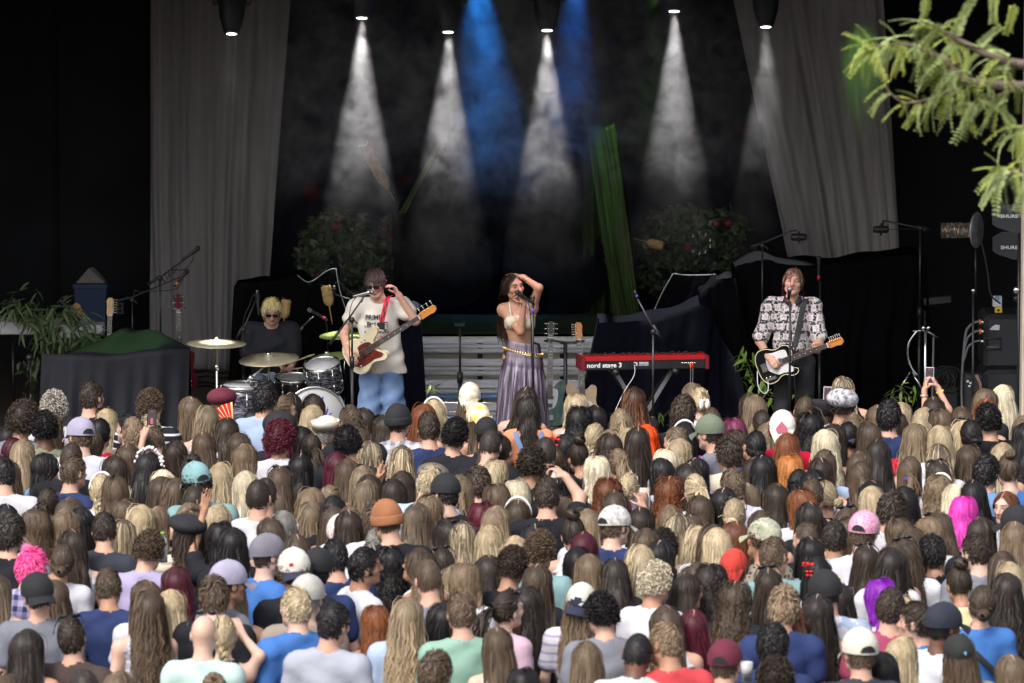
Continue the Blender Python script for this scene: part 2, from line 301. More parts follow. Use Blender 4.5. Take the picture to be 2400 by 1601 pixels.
# ------------------------------------------------------------------ mesh building
def link(o, parent=None):
    col.objects.link(o)
    if parent: o.parent = parent
    return o
def tag(o, label=None, cat=None, group=None, kind=None):
    if label: o['label'] = label
    if cat: o['category'] = cat
    if group: o['group'] = group
    if kind: o['kind'] = kind
    return o
def empty(name, loc=(0, 0, 0), rz=0.0):
    o = bpy.data.objects.new(name, None); o.location = loc; o.rotation_euler = (0, 0, rz); o.empty_display_size = .1
    return link(o)
class MB:
    """collects vertices and faces; build() makes one mesh object"""
    def __init__(s): s.v = []; s.f = []; s.smooth = []
    def add(s, vs, fs, sm=True):
        k = len(s.v); s.v += [tuple(v) for v in vs]; s.f += [tuple(i + k for i in f) for f in fs]; s.smooth += [sm] * len(fs); return s
    def box(s, c, d, rot=None):
        x, y, z = d[0] / 2, d[1] / 2, d[2] / 2; b = min(x, y, z) * .18
        vs = []
        for sx in (-1, 1):
            for sy in (-1, 1):
                for sz in (-1, 1):
                    vs += [(sx * (x - b), sy * (y - b), sz * z), (sx * (x - b), sy * y, sz * (z - b)), (sx * x, sy * (y - b), sz * (z - b))]
        M = rot if rot is not None else Matrix.Identity(3); c = Vector(c)
        vs = [c + M @ Vector(v) for v in vs]
        def i(sx, sy, sz, k): return ((sx > 0) * 4 + (sy > 0) * 2 + (sz > 0)) * 3 + k
        F = []
        for sz in (-1, 1): F.append([i(-1, -1, sz, 0), i(1, -1, sz, 0), i(1, 1, sz, 0), i(-1, 1, sz, 0)][::sz])
        for sy in (-1, 1): F.append([i(-1, sy, -1, 1), i(1, sy, -1, 1), i(1, sy, 1, 1), i(-1, sy, 1, 1)][::-sy])
        for sx in (-1, 1): F.append([i(sx, -1, -1, 2), i(sx, 1, -1, 2), i(sx, 1, 1, 2), i(sx, -1, 1, 2)][::sx])
        for a in (-1, 1):
            for bq in (-1, 1):
                F.append((i(-1, a, bq, 0), i(1, a, bq, 0), i(1, a, bq, 1), i(-1, a, bq, 1))); F.append((i(a, -1, bq, 0), i(a, 1, bq, 0), i(a, 1, bq, 2), i(a, -1, bq, 2))); F.append((i(a, bq, -1, 1), i(a, bq, 1, 1), i(a, bq, 1, 2), i(a, bq, -1, 2)))
        for sx in (-1, 1):
            for sy in (-1, 1):
                for sz in (-1, 1): F.append((i(sx, sy, sz, 0), i(sx, sy, sz, 1), i(sx, sy, sz, 2)))
        return s.add(vs, F, False)
    def tube(s, pts, r, n=8, cap=True):
        pts = [Vector(p) for p in pts]; m = len(pts); rs = list(r) if hasattr(r, '__len__') else [r] * m
        vs = []; prev = None
        for i, p in enumerate(pts):
            t = (pts[min(i + 1, m - 1)] - pts[max(i - 1, 0)]).normalized()
            a = prev if prev is not None else (Vector((0, 0, 1)) if abs(t.z) < .9 else Vector((1, 0, 0)))
            u = (a - t * a.dot(t)).normalized(); wv = t.cross(u); prev = u
            vs += [p + (u * math.cos(2 * math.pi * k / n) + wv * math.sin(2 * math.pi * k / n)) * rs[i] for k in range(n)]
        fs = [(i * n + k, i * n + (k + 1) % n, (i + 1) * n + (k + 1) % n, (i + 1) * n + k) for i in range(m - 1) for k in range(n)]
        if cap: fs += [tuple(range(n - 1, -1, -1)), tuple((m - 1) * n + k for k in range(n))]
        return s.add(vs, fs)
    def lathe(s, prof, n=24, M=None, ring=False):
        """profile of (radius, z) turned about z, then moved by the 4x4 M"""
        M = M or Matrix.Identity(4); vs = []; m = len(prof)
        for (r, z) in prof: vs += [M @ Vector((r * math.cos(2 * math.pi * k / n), r * math.sin(2 * math.pi * k / n), z)) for k in range(n)]
        fs = [(i * n + k, i * n + (k + 1) % n, (i + 1) * n + (k + 1) % n, (i + 1) * n + k) for i in range(m - 1) for k in range(n)]
        if ring: fs += [((m - 1) * n + k, (m - 1) * n + (k + 1) % n, (k + 1) % n, k) for k in range(n)]
        else: fs += [tuple(range(n - 1, -1, -1)), tuple((m - 1) * n + k for k in range(n))]
        return s.add(vs, fs)
    def prism(s, outline, z0, z1, M=None, bevel=0.0):
        """outline of (x, y), extruded from z0 to z1, edges softened"""
        M = M or Matrix.Identity(4); n = len(outline); cx = sum(p[0] for p in outline) / n; cyy = sum(p[1] for p in outline) / n
        lev = [(0, z0)] if not bevel else []
        rings = [(1 - 0, z0), (1, z1)] if not bevel else [(-bevel, z0), (0, z0 + bevel), (0, z1 - bevel), (-bevel, z1)]
        vs = []
        for (o, z) in rings:
            for i in range(n):
                p = Vector((outline[i][0], outline[i][1])); a = Vector(outline[i - 1]); b = Vector(outline[(i + 1) % n])
                if bevel and o:
                    t = (b - a); t = Vector((t.y, -t.x)); t = t.normalized() if t.length else Vector((0, 0)); p = p + t * o
                vs.append(M @ Vector((p.x, p.y, z)))
        m = len(rings)
        fs = [(i * n + k, i * n + (k + 1) % n, (i + 1) * n + (k + 1) % n, (i + 1) * n + k) for i in range(m - 1) for k in range(n)]
        fs += [tuple(range(n - 1, -1, -1)), tuple((m - 1) * n + k for k in range(n))]
        return s.add(vs, fs, False)
    def ball(s, c, r, n=10, M=None):
        r = r if hasattr(r, '__len__') else (r, r, r); c = Vector(c); vs = []; fs = []; m = n // 2 + 1
        for i in range(m + 1):
            a = math.pi * i / m
            for k in range(n):
                b = 2 * math.pi * k / n; q = Vector((r[0] * math.sin(a) * math.cos(b), r[1] * math.sin(a) * math.sin(b), r[2] * math.cos(a)))
                vs.append(c + (M @ q if M is not None else q))
        for i in range(m):
            for k in range(n): fs.append((i * n + k, (i + 1) * n + k, (i + 1) * n + (k + 1) % n, i * n + (k + 1) % n))
        return s.add(vs, fs)
    def grid(s, rows, sm=True, close=False):
        """rows: list of equally long lists of points"""
        n = len(rows[0]); vs = [p for r in rows for p in r]; q = n if close else n - 1
        return s.add(vs, [(i * n + k, i * n + (k + 1) % n, (i + 1) * n + (k + 1) % n, (i + 1) * n + k) for i in range(len(rows) - 1) for k in range(q)], sm)
    def mesh(s, name, m):
        me = bpy.data.meshes.new(name); me.from_pydata(s.v, [], s.f); me.polygons.foreach_set('use_smooth', s.smooth)
        if m: me.materials.append(MATS[m] if isinstance(m, str) else m)
        me.update(); return me
    def build(s, name, m, parent=None, origin=None):
        if origin is not None: o_ = Vector(origin); s.v = [tuple(Vector(v) - o_) for v in s.v]
        o = bpy.data.objects.new(name, s.mesh(name, m))
        if origin is not None: o.location = origin
        return link(o, parent)
def thing_at(name, base, label, cat, group=None):
    """an Empty standing at base; children built in world coordinates keep their place through child()"""
    o = empty(name, base); tag(o, label, cat, group); o['_b'] = tuple(base); return o
def child(parent, mb, name, m):
    b = Vector(parent['_b']) if '_b' in parent else Vector((0, 0, 0))
    mb.v = [tuple(Vector(v) - b) for v in mb.v]
    return mb.build(name, m, parent)
def sub(parent, root, mb, name, m):
    """a sub-part in world coordinates under a part that sits at the thing's base"""
    b = Vector(root['_b']); mb.v = [tuple(Vector(v) - b) for v in mb.v]
    return mb.build(name, m, parent)
def text_mesh(body, size, ext=0.001, bold=False, shear=0.0, sx=1.0):
    cu = bpy.data.curves.new('lettering', 'FONT'); cu.body = body; cu.size = size; cu.extrude = ext; cu.align_x = 'CENTER'; cu.align_y = 'CENTER'; cu.shear = shear; cu.resolution_u = 3
    if bold: cu.offset = size * .02
    o = bpy.data.objects.new('tmp', cu); col.objects.link(o); dg = bpy.context.evaluated_depsgraph_get(); dg.update()
    me = bpy.data.meshes.new_from_object(o.evaluated_get(dg)); bpy.data.objects.remove(o); bpy.data.curves.remove(cu)
    vs = [(v.co.x * sx, v.co.y, v.co.z) for v in me.vertices]; fs = [tuple(p.vertices) for p in me.polygons]; bpy.data.meshes.remove(me)
    return vs, fs
def frame_from(xa, up):
    """3x3 with given x axis, z as near as possible to up"""
    x = Vector(xa).normalized(); y = Vector(up).cross(x).normalized(); z = x.cross(y); return Matrix((x, y, z)).transposed()
# ------------------------------------------------------------------ bodies: smooth distance fields meshed into one continuous skin
def smin(a, b, k):
    h = np.clip(.5 + .5 * (b - a) / k, 0, 1); return b + (a - b) * h - k * h * (1 - h)
class Field:
    def __init__(s, xs, ys, zs): s.xs, s.ys, s.zs = xs, ys, zs; s.D = np.ones((len(xs), len(ys), len(zs)), np.float32)
    def sl(s, lo, hi):
        r = []
        for a, l, h in zip((s.xs, s.ys, s.zs), lo, hi): r.append(slice(max(0, np.searchsorted(a, l) - 1), min(len(a), np.searchsorted(a, h) + 1)))
        if any(q.stop - q.start < 1 for q in r): return None
        return tuple(r), s.xs[r[0]][:, None, None], s.ys[r[1]][None, :, None], s.zs[r[2]][None, None, :]
    def put(s, sl, d, k, sub):
        if sub: s.D[sl] = -smin(-s.D[sl], d, k)
        else: s.D[sl] = smin(s.D[sl], d, k)
    def cap(s, a, b, ra, rb=None, k=.02, sub=False):
        a = np.array(a, float); b = np.array(b, float); rb = ra if rb is None else rb; m = max(ra, rb) + k + .035
        q = s.sl(np.minimum(a, b) - m, np.maximum(a, b) + m)
        if q is None: return s
        sl, X, Y, Z = q; ab = b - a; L = max(ab @ ab, 1e-9)
        t = np.clip(((X - a[0]) * ab[0] + (Y - a[1]) * ab[1] + (Z - a[2]) * ab[2]) / L, 0, 1)
        d = np.sqrt((X - a[0] - t * ab[0]) ** 2 + (Y - a[1] - t * ab[1]) ** 2 + (Z - a[2] - t * ab[2]) ** 2) - (ra + (rb - ra) * t)
        s.put(sl, d, k, sub); return s
    def ell(s, c, r, rot=None, k=.02, sub=False):
        c = np.array(c, float); r = np.array(r, float); m = r.max() + k + .035; q = s.sl(c - m, c + m)
        if q is None: return s
        sl, X, Y, Z = q; p = (X - c[0], Y - c[1], Z - c[2])
        if rot is not None: p = tuple(sum(rot[j, i] * p[j] for j in range(3)) for i in range(3))
        k0 = np.sqrt(sum((p[i] / r[i]) ** 2 for i in range(3))); k1 = np.sqrt(sum((p[i] / r[i] ** 2) ** 2 for i in range(3))) + 1e-6
        s.put(sl, k0 * (k0 - 1) / k1, k, sub); return s
    def below(s, z): s.D = np.maximum(s.D, (s.zs - z)[None, None, :].astype(np.float32)); return s
    def above(s, z): s.D = np.maximum(s.D, (z - s.zs)[None, None, :].astype(np.float32)); return s
    def folds(s, amp, f=1.0, seed=0, zmax=9):
        X = s.xs[:, None, None] * f; Y = s.ys[None, :, None] * f; Z = s.zs[None, None, :] * f
        w_ = np.sin(23 * X + 6 * np.sin(9 * Z + seed) + 11 * Y + seed) + .8 * np.sin(31 * Z + 14 * X + 5 * np.sin(8 * Y + 2 * seed)) + .6 * np.sin(47 * X - 19 * Z + seed * 3)
        near = np.abs(s.D) < .06
        s.D = np.where(near, s.D + amp * w_ * .5, s.D).astype(np.float32); return s
    def mesh(s):
        D, xs, ys, zs = s.D, s.xs, s.ys, s.zs; D[0] = D[-1] = 1; D[:, 0] = D[:, -1] = 1; D[:, :, 0] = D[:, :, -1] = 1
        ins = D < 0; nx, ny, nz = D.shape; c = np.zeros((nx - 1, ny - 1, nz - 1), np.int8)
        for dx in (0, 1):
            for dy in (0, 1):
                for dz in (0, 1): c += ins[dx:nx - 1 + dx, dy:ny - 1 + dy, dz:nz - 1 + dz]
        act = (c > 0) & (c < 8); I, J, K = np.nonzero(act); idx = -np.ones(c.shape, np.int64); idx[I, J, K] = np.arange(len(I))
        acc = np.zeros((len(I), 3)); cnt = np.zeros(len(I))
        cor = [(0, 0, 0), (1, 0, 0), (0, 1, 0), (1, 1, 0), (0, 0, 1), (1, 0, 1), (0, 1, 1), (1, 1, 1)]
        for a, b in ((0, 1), (2, 3), (4, 5), (6, 7), (0, 2), (1, 3), (4, 6), (5, 7), (0, 4), (1, 5), (2, 6), (3, 7)):
            A, B = cor[a], cor[b]; da = D[I + A[0], J + A[1], K + A[2]]; db = D[I + B[0], J + B[1], K + B[2]]; m = (da < 0) != (db < 0)
            t = np.where(m, da / np.where(m, da - db, 1), 0)
            for ax, (arr, ii) in enumerate(((xs, I), (ys, J), (zs, K))):
                pa = arr[ii + A[ax]]; pb = arr[ii + B[ax]]; acc[:, ax] += np.where(m, pa + (pb - pa) * t, 0)
            cnt += m
        V = acc / cnt[:, None]; Q = []
        def quads(m, cells, flip):
            i, j, k = np.nonzero(m); ok = (i > 0) & (j > 0) & (k > 0); i, j, k = i[ok], j[ok], k[ok]
            q = np.stack([idx[i + o[0], j + o[1], k + o[2]] for o in cells], 1); fl = ins[i, j, k] ^ flip
            q = np.where(fl[:, None], q, q[:, ::-1]); Q.append(q[(q >= 0).all(1)])
        quads(ins[:-1, :-1, :-1] != ins[1:, :-1, :-1], [(0, -1, -1), (0, 0, -1), (0, 0, 0), (0, -1, 0)], False)
        quads(ins[:-1, :-1, :-1] != ins[:-1, 1:, :-1], [(-1, 0, -1), (0, 0, -1), (0, 0, 0), (-1, 0, 0)], True)
        quads(ins[:-1, :-1, :-1] != ins[:-1, :-1, 1:], [(-1, -1, 0), (0, -1, 0), (0, 0, 0), (-1, 0, 0)], False)
        return V, np.concatenate(Q)
def np_mesh(name, V, F, m, attrs=None):
    me = bpy.data.meshes.new(name); n = len(F); k = F.shape[1]
    me.vertices.add(len(V)); me.vertices.foreach_set('co', np.asarray(V, np.float32).ravel())
    me.loops.add(n * k); me.loops.foreach_set('vertex_index', F.astype(np.int32).ravel())
    me.polygons.add(n); me.polygons.foreach_set('loop_start', np.arange(0, n * k, k, dtype=np.int32)); me.polygons.foreach_set('loop_total', np.full(n, k, np.int32))
    me.polygons.foreach_set('use_smooth', np.ones(n, bool)); me.materials.append(MATS[m]); me.update(calc_edges=True)
    for an, av in (attrs or {}).items():
        a = me.attributes.new(an, 'FLOAT_VECTOR', 'POINT'); a.data.foreach_set('vector', np.asarray(av, np.float32).ravel())
    return me
def axis(lo, hi, step, fine=None):
    """grid line positions, finer inside the ranges listed in fine"""
    out = [lo]
    while out[-1] < hi:
        s_ = step
        for (a, b, fs) in (fine or []):
            if a <= out[-1] + fs * .5 < b: s_ = min(s_, fs)
        out.append(out[-1] + s_)
    return np.array(out)
def npv(v): return np.array(v, float)
HEADR = (.079, .099, .118)
def std_joints(male=True, h=1.70):
    """standing figure of height 1.70, face towards +y"""
    sw = .180 if male else .154
    J = dict(male=male, pelvis=(0, 0, .93), chest=(0, -.005, 1.25), neck=(0, -.02, 1.43), head=(0, .02, 1.587), HR=np.eye(3), TR=np.eye(3))
    for s_, n in ((-1, 'L'), (1, 'R')):
        J['sh' + n] = (s_ * sw, -.015, 1.348); J['el' + n] = (s_ * (sw + .055), -.03, 1.10); J['wr' + n] = (s_ * (sw + .045), .07, .88); J['hd' + n] = (s_ * (sw + .035), .1, .80); J['pn' + n] = (-s_, 0, 0)
        J['hip' + n] = (s_ * .085, 0, .90); J['kn' + n] = (s_ * .10, .015, .49); J['an' + n] = (s_ * .105, -.015, .08); J['to' + n] = (s_ * .12, .13, .035)
    return J
def put_head(F, J, detail=True):
    c = npv(J['head']); H = J['HR']
    def w_(p): return c + H @ npv(p)
    F.ell(w_((0, -.004, .020)), (.075, .093, .090), H, .01)
    F.ell(w_((0, .028, -.045)), (.057, .060, .073), H, .035)
    F.cap(w_((0, .070, -.098)), w_((0, .045, -.092)), .019, .03, .03)
    for s_ in (-1, 1):
        F.cap(w_((s_ * .052, .01, -.065)), w_((s_ * .02, .066, -.094)), .016, .014, .03)
        F.ell(w_((s_ * .046, .055, -.022)), (.024, .022, .022), H, .02)
        F.ell(w_((s_ * .079, -.006, -.012)), (.009, .020, .031), H, .008)
    F.cap(w_((-.036, .080, .026)), w_((.036, .080, .026)), .013, None, .022)
    for s_ in (-1, 1): F.ell(w_((s_ * .032, .096, .004)), (.017, .014, .013), H, .016, sub=True)
    for s_ in (-1, 1): F.ell(w_((s_ * .032, .077, .004)), (.014, .012, .011), H, .006)
    F.cap(w_((0, .088, .014)), w_((0, .113, -.030)), .0085, .0125, .012)
    F.cap(w_((-.012, .098, -.036)), w_((.012, .098, -.036)), .008, None, .008)
    F.ell(w_((0, .086, -.064)), (.024, .014, .011), H, .01)
    F.cap(w_((0, -.028, -.055)), npv(J['neck']), .053 if J['male'] else .046, .058 if J['male'] else .05, .03)
def put_hand(F, wr, hd, pn, curl=.6, spread=1.0, side=1, fine=True):
    """wr wrist, hd palm centre, pn palm normal, curl 0 straight .. 1.6 fist"""
    wr = npv(wr); hd = npv(hd); d = hd - wr; d /= max(np.linalg.norm(d), 1e-6); pn = npv(pn); pn = pn - d * (pn @ d); pn /= max(np.linalg.norm(pn), 1e-6); x = np.cross(d, pn) * side
    F.cap(wr, wr + d * .02, .024, .026, .02)
    for k_ in (-.026, -.009, .009, .026): F.cap(wr + d * .02 + x * k_ * .6, wr + d * .085 + x * k_, .014, .0115, .008)
    if not fine: F.cap(wr + d * .08, wr + d * .13 + pn * .03 * curl, .03, .018, .01); return
    for i, (k_, L) in enumerate(((-.030, .062), (-.010, .078), (.010, .085), (.030, .076))):
        p = wr + d * .088 + x * k_; a = 0.0
        for seg, fr in enumerate((.45, .31, .24)):
            a += curl * (.55, .75, .5)[seg]; v = d * math.cos(a) + pn * math.sin(a) + x * k_ * spread * 1.5
            v /= np.linalg.norm(v); q = p + v * L * fr * 1.05; F.cap(p, q, .0092 - seg * .0008, .0086 - seg * .0008, .004); p = q
    p = wr + d * .025 + x * .030; v = d * .55 + x * .75 + pn * .35; v /= np.linalg.norm(v); q = p + v * .042; F.cap(p, q, .013, .0105, .012)
    v2 = d * .8 + x * .15 + pn * (.35 + .3 * curl); v2 /= np.linalg.norm(v2); F.cap(q, q + v2 * .045, .0105, .008, .004)
def put_torso(F, J, g=0.0, k=.05):
    T = J['TR']; m = J['male']; ch, pe = npv(J['chest']), npv(J['pelvis']); mid = (ch + pe) / 2
    F.ell(ch, (.150 + g if m else .130 + g, .103 + g, .185), T, k); F.ell(mid, (.128 + g if m else .105 + g, .092 + g, .17), T, k)
    F.ell(pe, (.148 + g if m else .158 + g, .105 + g, .13), T, k)
    F.cap(J['shL'], J['shR'], .046 + g, None, k)
    for n in 'LR': F.cap(npv(J['neck']) + npv((0, -.01, -.005)), J['sh' + n], .040 + g * .4, .047 + g * .8, .04)
    if not m:
        for s_ in (-1, 1): F.ell(ch + T @ npv((s_ * .065, .085, .0)), (.058 + g, .052 + g, .058 + g), T, .03)
def body_field(J, step=.011, lo=None, hi=None, fine=True, hfine=.0055, curlL=.6, curlR=.6, legs=True):
    pts = np.array([npv(J[k_]) for k_ in J if isinstance(J[k_], (tuple, list, np.ndarray, Vector)) and len(J[k_]) == 3 and k_ not in ('HR', 'TR', 'pnL', 'pnR')])
    lo = pts.min(0) - .16 if lo is None else lo; hi = pts.max(0) + .17 if hi is None else hi; h = npv(J['head'])
    fr = [[(h[i] - .13, h[i] + .13, hfine)] if hfine else None for i in range(3)]
    F = Field(*[axis(lo[i], hi[i], step, fr[i]) for i in range(3)])
    put_torso(F, J); put_head(F, J)
    for n, s_ in (('L', -1), ('R', 1)):
        mm = 1.0 if J['male'] else .86
        F.cap(J['sh' + n], J['el' + n], .052 * mm, .041 * mm, .035); F.cap(J['el' + n], J['wr' + n], .042 * mm, .027 * mm, .02)
        put_hand(F, J['wr' + n], J['hd' + n], J['pn' + n], curlL if n == 'L' else curlR, side=s_, fine=fine)
        if legs:
            F.cap(J['hip' + n], J['kn' + n], .088, .058, .04); F.cap(J['kn' + n], J['an' + n], .058, .038, .03); F.cap(J['an' + n], J['to' + n], .04, .03, .03)
    return F
def body_mesh(name, J, **kw):
    F = body_field(J, **kw); V, Q = F.mesh(); hp = (V - npv(J['head'])) @ J['HR']
    return np_mesh(name, V, Q, 'skin', {'head_pos': hp})
def shirt_mesh(name, J, g=.022, sleeve=.55, hem=.88, step=.013, fold=.005, seed=0, neckr=.066, m='garment', sg=.02, flare=0.0, tank=False, boxy=None, vneck=False):
    pts = np.array([npv(J[k_]) for k_ in ('shL', 'shR', 'elL', 'elR', 'pelvis', 'neck')]); lo = pts.min(0) - .2; hi = pts.max(0) + .2; lo[2] = hem - .05
    F = Field(*[axis(lo[i], hi[i], step) for i in range(3)]); put_torso(F, J, g)
    if boxy is not None:
        for s_ in (-1, 1): c_ = npv(J['chest']); F.cap(c_ + npv((s_ * .085, 0, .03)), npv(J['pelvis']) + npv((s_ * (.095 + boxy), 0, -.12)), .085, .092, .04)
    if flare: F.ell(npv(J['pelvis']) + npv((0, 0, .02)), (.165 + g + flare, .115 + g + flare, .2), J['TR'], .06)
    if not tank:
        for n in 'LR':
            a, b = npv(J['sh' + n]), npv(J['el' + n]); e = a + (b - a) * min(sleeve, 1.0); F.cap(a, e, .055 + sg, .05 + sg, .03)
            if sleeve > 1: F.cap(b, b + (npv(J['wr' + n]) - b) * (sleeve - 1), .05 + sg, .04 + sg * .7, .03)
    F.folds(fold, 1.0, seed)
    nk = npv(J['neck']); F.cap(nk + npv((0, .01, .02)), nk + npv((0, .02, .14)), neckr, None, .01, sub=True)
    if vneck: F.cap(nk + npv((0, .10, .02)), nk + npv((0, .14, -.13)), .062, .008, .01, sub=True)
    if tank:
        for n in 'LR':
            a = npv(J['sh' + n]); out = (a - nk); out[2] = 0; out /= np.linalg.norm(out); F.cap(a + out * .02 + npv((0, 0, .05)), a + out * .045 - npv((0, 0, .16)), .075, .055, .01, sub=True)
    F.above(hem); V, Q = F.mesh(); return np_mesh(name, V, Q, m)
def trouser_mesh(name, J, g=.02, m='garment', step=.016, top=1.0, wide=0.0, fold=.007, seed=0, skirt=False):
    pts = np.array([npv(J[k_]) for k_ in ('pelvis', 'hipL', 'hipR', 'knL', 'knR', 'anL', 'anR')]); lo = pts.min(0) - .25; hi = pts.max(0) + .25
    F = Field(*[axis(lo[i], hi[i], step) for i in range(3)]); mid = (npv(J['chest']) + npv(J['pelvis'])) / 2
    F.ell(npv(J['pelvis']), (.158 + g, .115 + g, .15), J['TR'], .04)
    F.ell(mid, ((.128 if J['male'] else .108) + g * .6, .094 + g * .6, .17), J['TR'], .04)
    for n in 'LR': F.cap(J['hip' + n], J['kn' + n], .088 + g, .062 + g + wide, .015); F.cap(J['kn' + n], J['an' + n], .062 + g + wide, .055 + g + wide, .008)
    F.folds(fold, 1.0, seed); F.below(top); V, Q = F.mesh(); return np_mesh(name, V, Q, m)

# ------------------------------------------------------------------ hair: ribbons of locks grown from the scalp
def scalp_dirs(n, rng, front=.15, low=-.55, top=None):
    out = []
    while len(out) < n:
        v = rng.normal(size=(n * 3, 3)); v /= np.linalg.norm(v, axis=1)[:, None]
        ok = (v[:, 1] < front + .75 * np.clip(v[:, 2] - .05, 0, 1)) & (v[:, 2] > np.where(v[:, 1] > -.3, -.28, low))
        if top is not None: ok &= v[:, 2] > top
        out += list(v[ok])
    return np.array(out[:n])
def grow(d, J, length, seg, comb, rng, gw=.25, wave=0.0, wl=.1, curl=0.0, cl=.05, lift=.02, colliders=(), noise=.06, back=0.0, onset=.25, conform=0.0, gather=0.0):
    H = J['HR']; C = npv(J['head']); n = len(d); rad = npv(HEADR)
    p = C + (d * rad * (1 + .02)) @ H.T; nrm = (d / rad) @ H.T; nrm /= np.linalg.norm(nrm, axis=1)[:, None]
    v = comb - nrm * (np.sum(comb * nrm, 1)[:, None]) + nrm * .12; v /= np.linalg.norm(v, axis=1)[:, None] + 1e-9
    step = (length / seg)[:, None]; pts = [p.copy()]; lf = lift * (1 + .6 * rng.random(n)); wide = rng.random(n)
    gdir = np.tile(np.array([0, back, -1.0]), (n, 1)); gdir /= np.linalg.norm(gdir, axis=1)[:, None]
    for i in range(seg):
        v = v * (1 - gw) + gdir * gw + rng.normal(size=(n, 3)) * noise; v /= np.linalg.norm(v, axis=1)[:, None]
        q = p + v * step
        loc = (q - C) @ H; off = 1 + np.minimum(1, (i + 1) / 2.0) * lf / .1; l_ = np.linalg.norm(loc / rad, axis=1); ins = l_ < off
        loc2 = loc / l_[:, None] * off[:, None]; q = np.where(ins[:, None], C + loc2 @ H.T, q)
        if conform: k2 = np.maximum(off, off + (l_ - off) * (1 - conform)) / np.maximum(l_, 1e-6); q = np.where((l_ > off)[:, None], C + (loc * k2[:, None]) @ H.T, q)
        if gather:
            near = (q[:, 2] > C[2] - .05) & (l_ > off * 1.03); k3 = off * 1.03 / np.maximum(l_, 1e-6); q = np.where(near[:, None], C + (loc * k3[:, None]) @ H.T, q)
            bl_ = np.clip((C[2] - .0 - q[:, 2]) / .10, 0, 1) * gather; xl = .078 + .03 * lf / .02 + .045 * np.clip((C[2] - .1 - q[:, 2]) / .3, 0, 1) * wide; ex = np.clip(np.abs(q[:, 0] - C[0]) - xl, 0, None); q[:, 0] -= np.sign(q[:, 0] - C[0]) * ex * bl_ * .8; q[:, 1] -= np.clip(q[:, 1] + .05, 0, None) * bl_ * .5
        for (cc, rr, TT) in colliders:
            lo_ = (q - cc) @ TT; r2 = (lo_[:, 0] / rr[0]) ** 2 + (lo_[:, 2] / rr[2]) ** 2; yb = -np.sqrt(np.clip(1 - r2, 0, 1)) * rr[1] - .012 - lf * .6; hit = (r2 < 1) & (lo_[:, 1] > yb) & (lo_[:, 1] < rr[1]) & (lo_[:, 1] < .045)
            lo_[:, 1] = np.where(hit, np.maximum(yb, lo_[:, 1] - .035), lo_[:, 1]); q = cc + lo_ @ TT.T
        v = q - p; v /= np.linalg.norm(v, axis=1)[:, None] + 1e-9; p = q; pts.append(p.copy())
    A = np.stack(pts, 1); T = np.gradient(A, axis=1); T /= np.linalg.norm(T, axis=2)[:, :, None] + 1e-9
    ax = A - C[None, None, :]; ax[:, :, 2] *= np.clip((A[:, :, 2] - C[2] + .02) / .1, 0, 1)
    O = ax - T * np.sum(ax * T, 2)[:, :, None]; O /= np.linalg.norm(O, axis=2)[:, :, None] + 1e-9
    W = np.cross(T, O); s_ = np.linspace(0, 1, seg + 1)[None, :] * length[:, None]; u = np.linspace(0, 1, seg + 1)[None, :]
    amp = np.clip((u - onset) / .35, 0, 1)
    if wave: ph = rng.random(n)[:, None] * 6.28 * .35 + np.sign(d[:, :1]) * 1.2; A = A + W * (wave * amp * np.sin(s_ / wl * 6.28 + ph))[:, :, None] + O * (wave * .6 * amp * np.cos(s_ / wl * 6.28 + ph))[:, :, None]
    if curl: ph = rng.random(n)[:, None] * 6.28; cl_ = cl * (.8 + .4 * rng.random(n))[:, None]; am2 = np.clip(u / .15, 0, 1); A = A + W * (curl * am2 * np.sin(s_ / cl_ * 6.28 + ph))[:, :, None] + O * (curl * am2 * np.cos(s_ / cl_ * 6.28 + ph))[:, :, None]
    return A, W, O
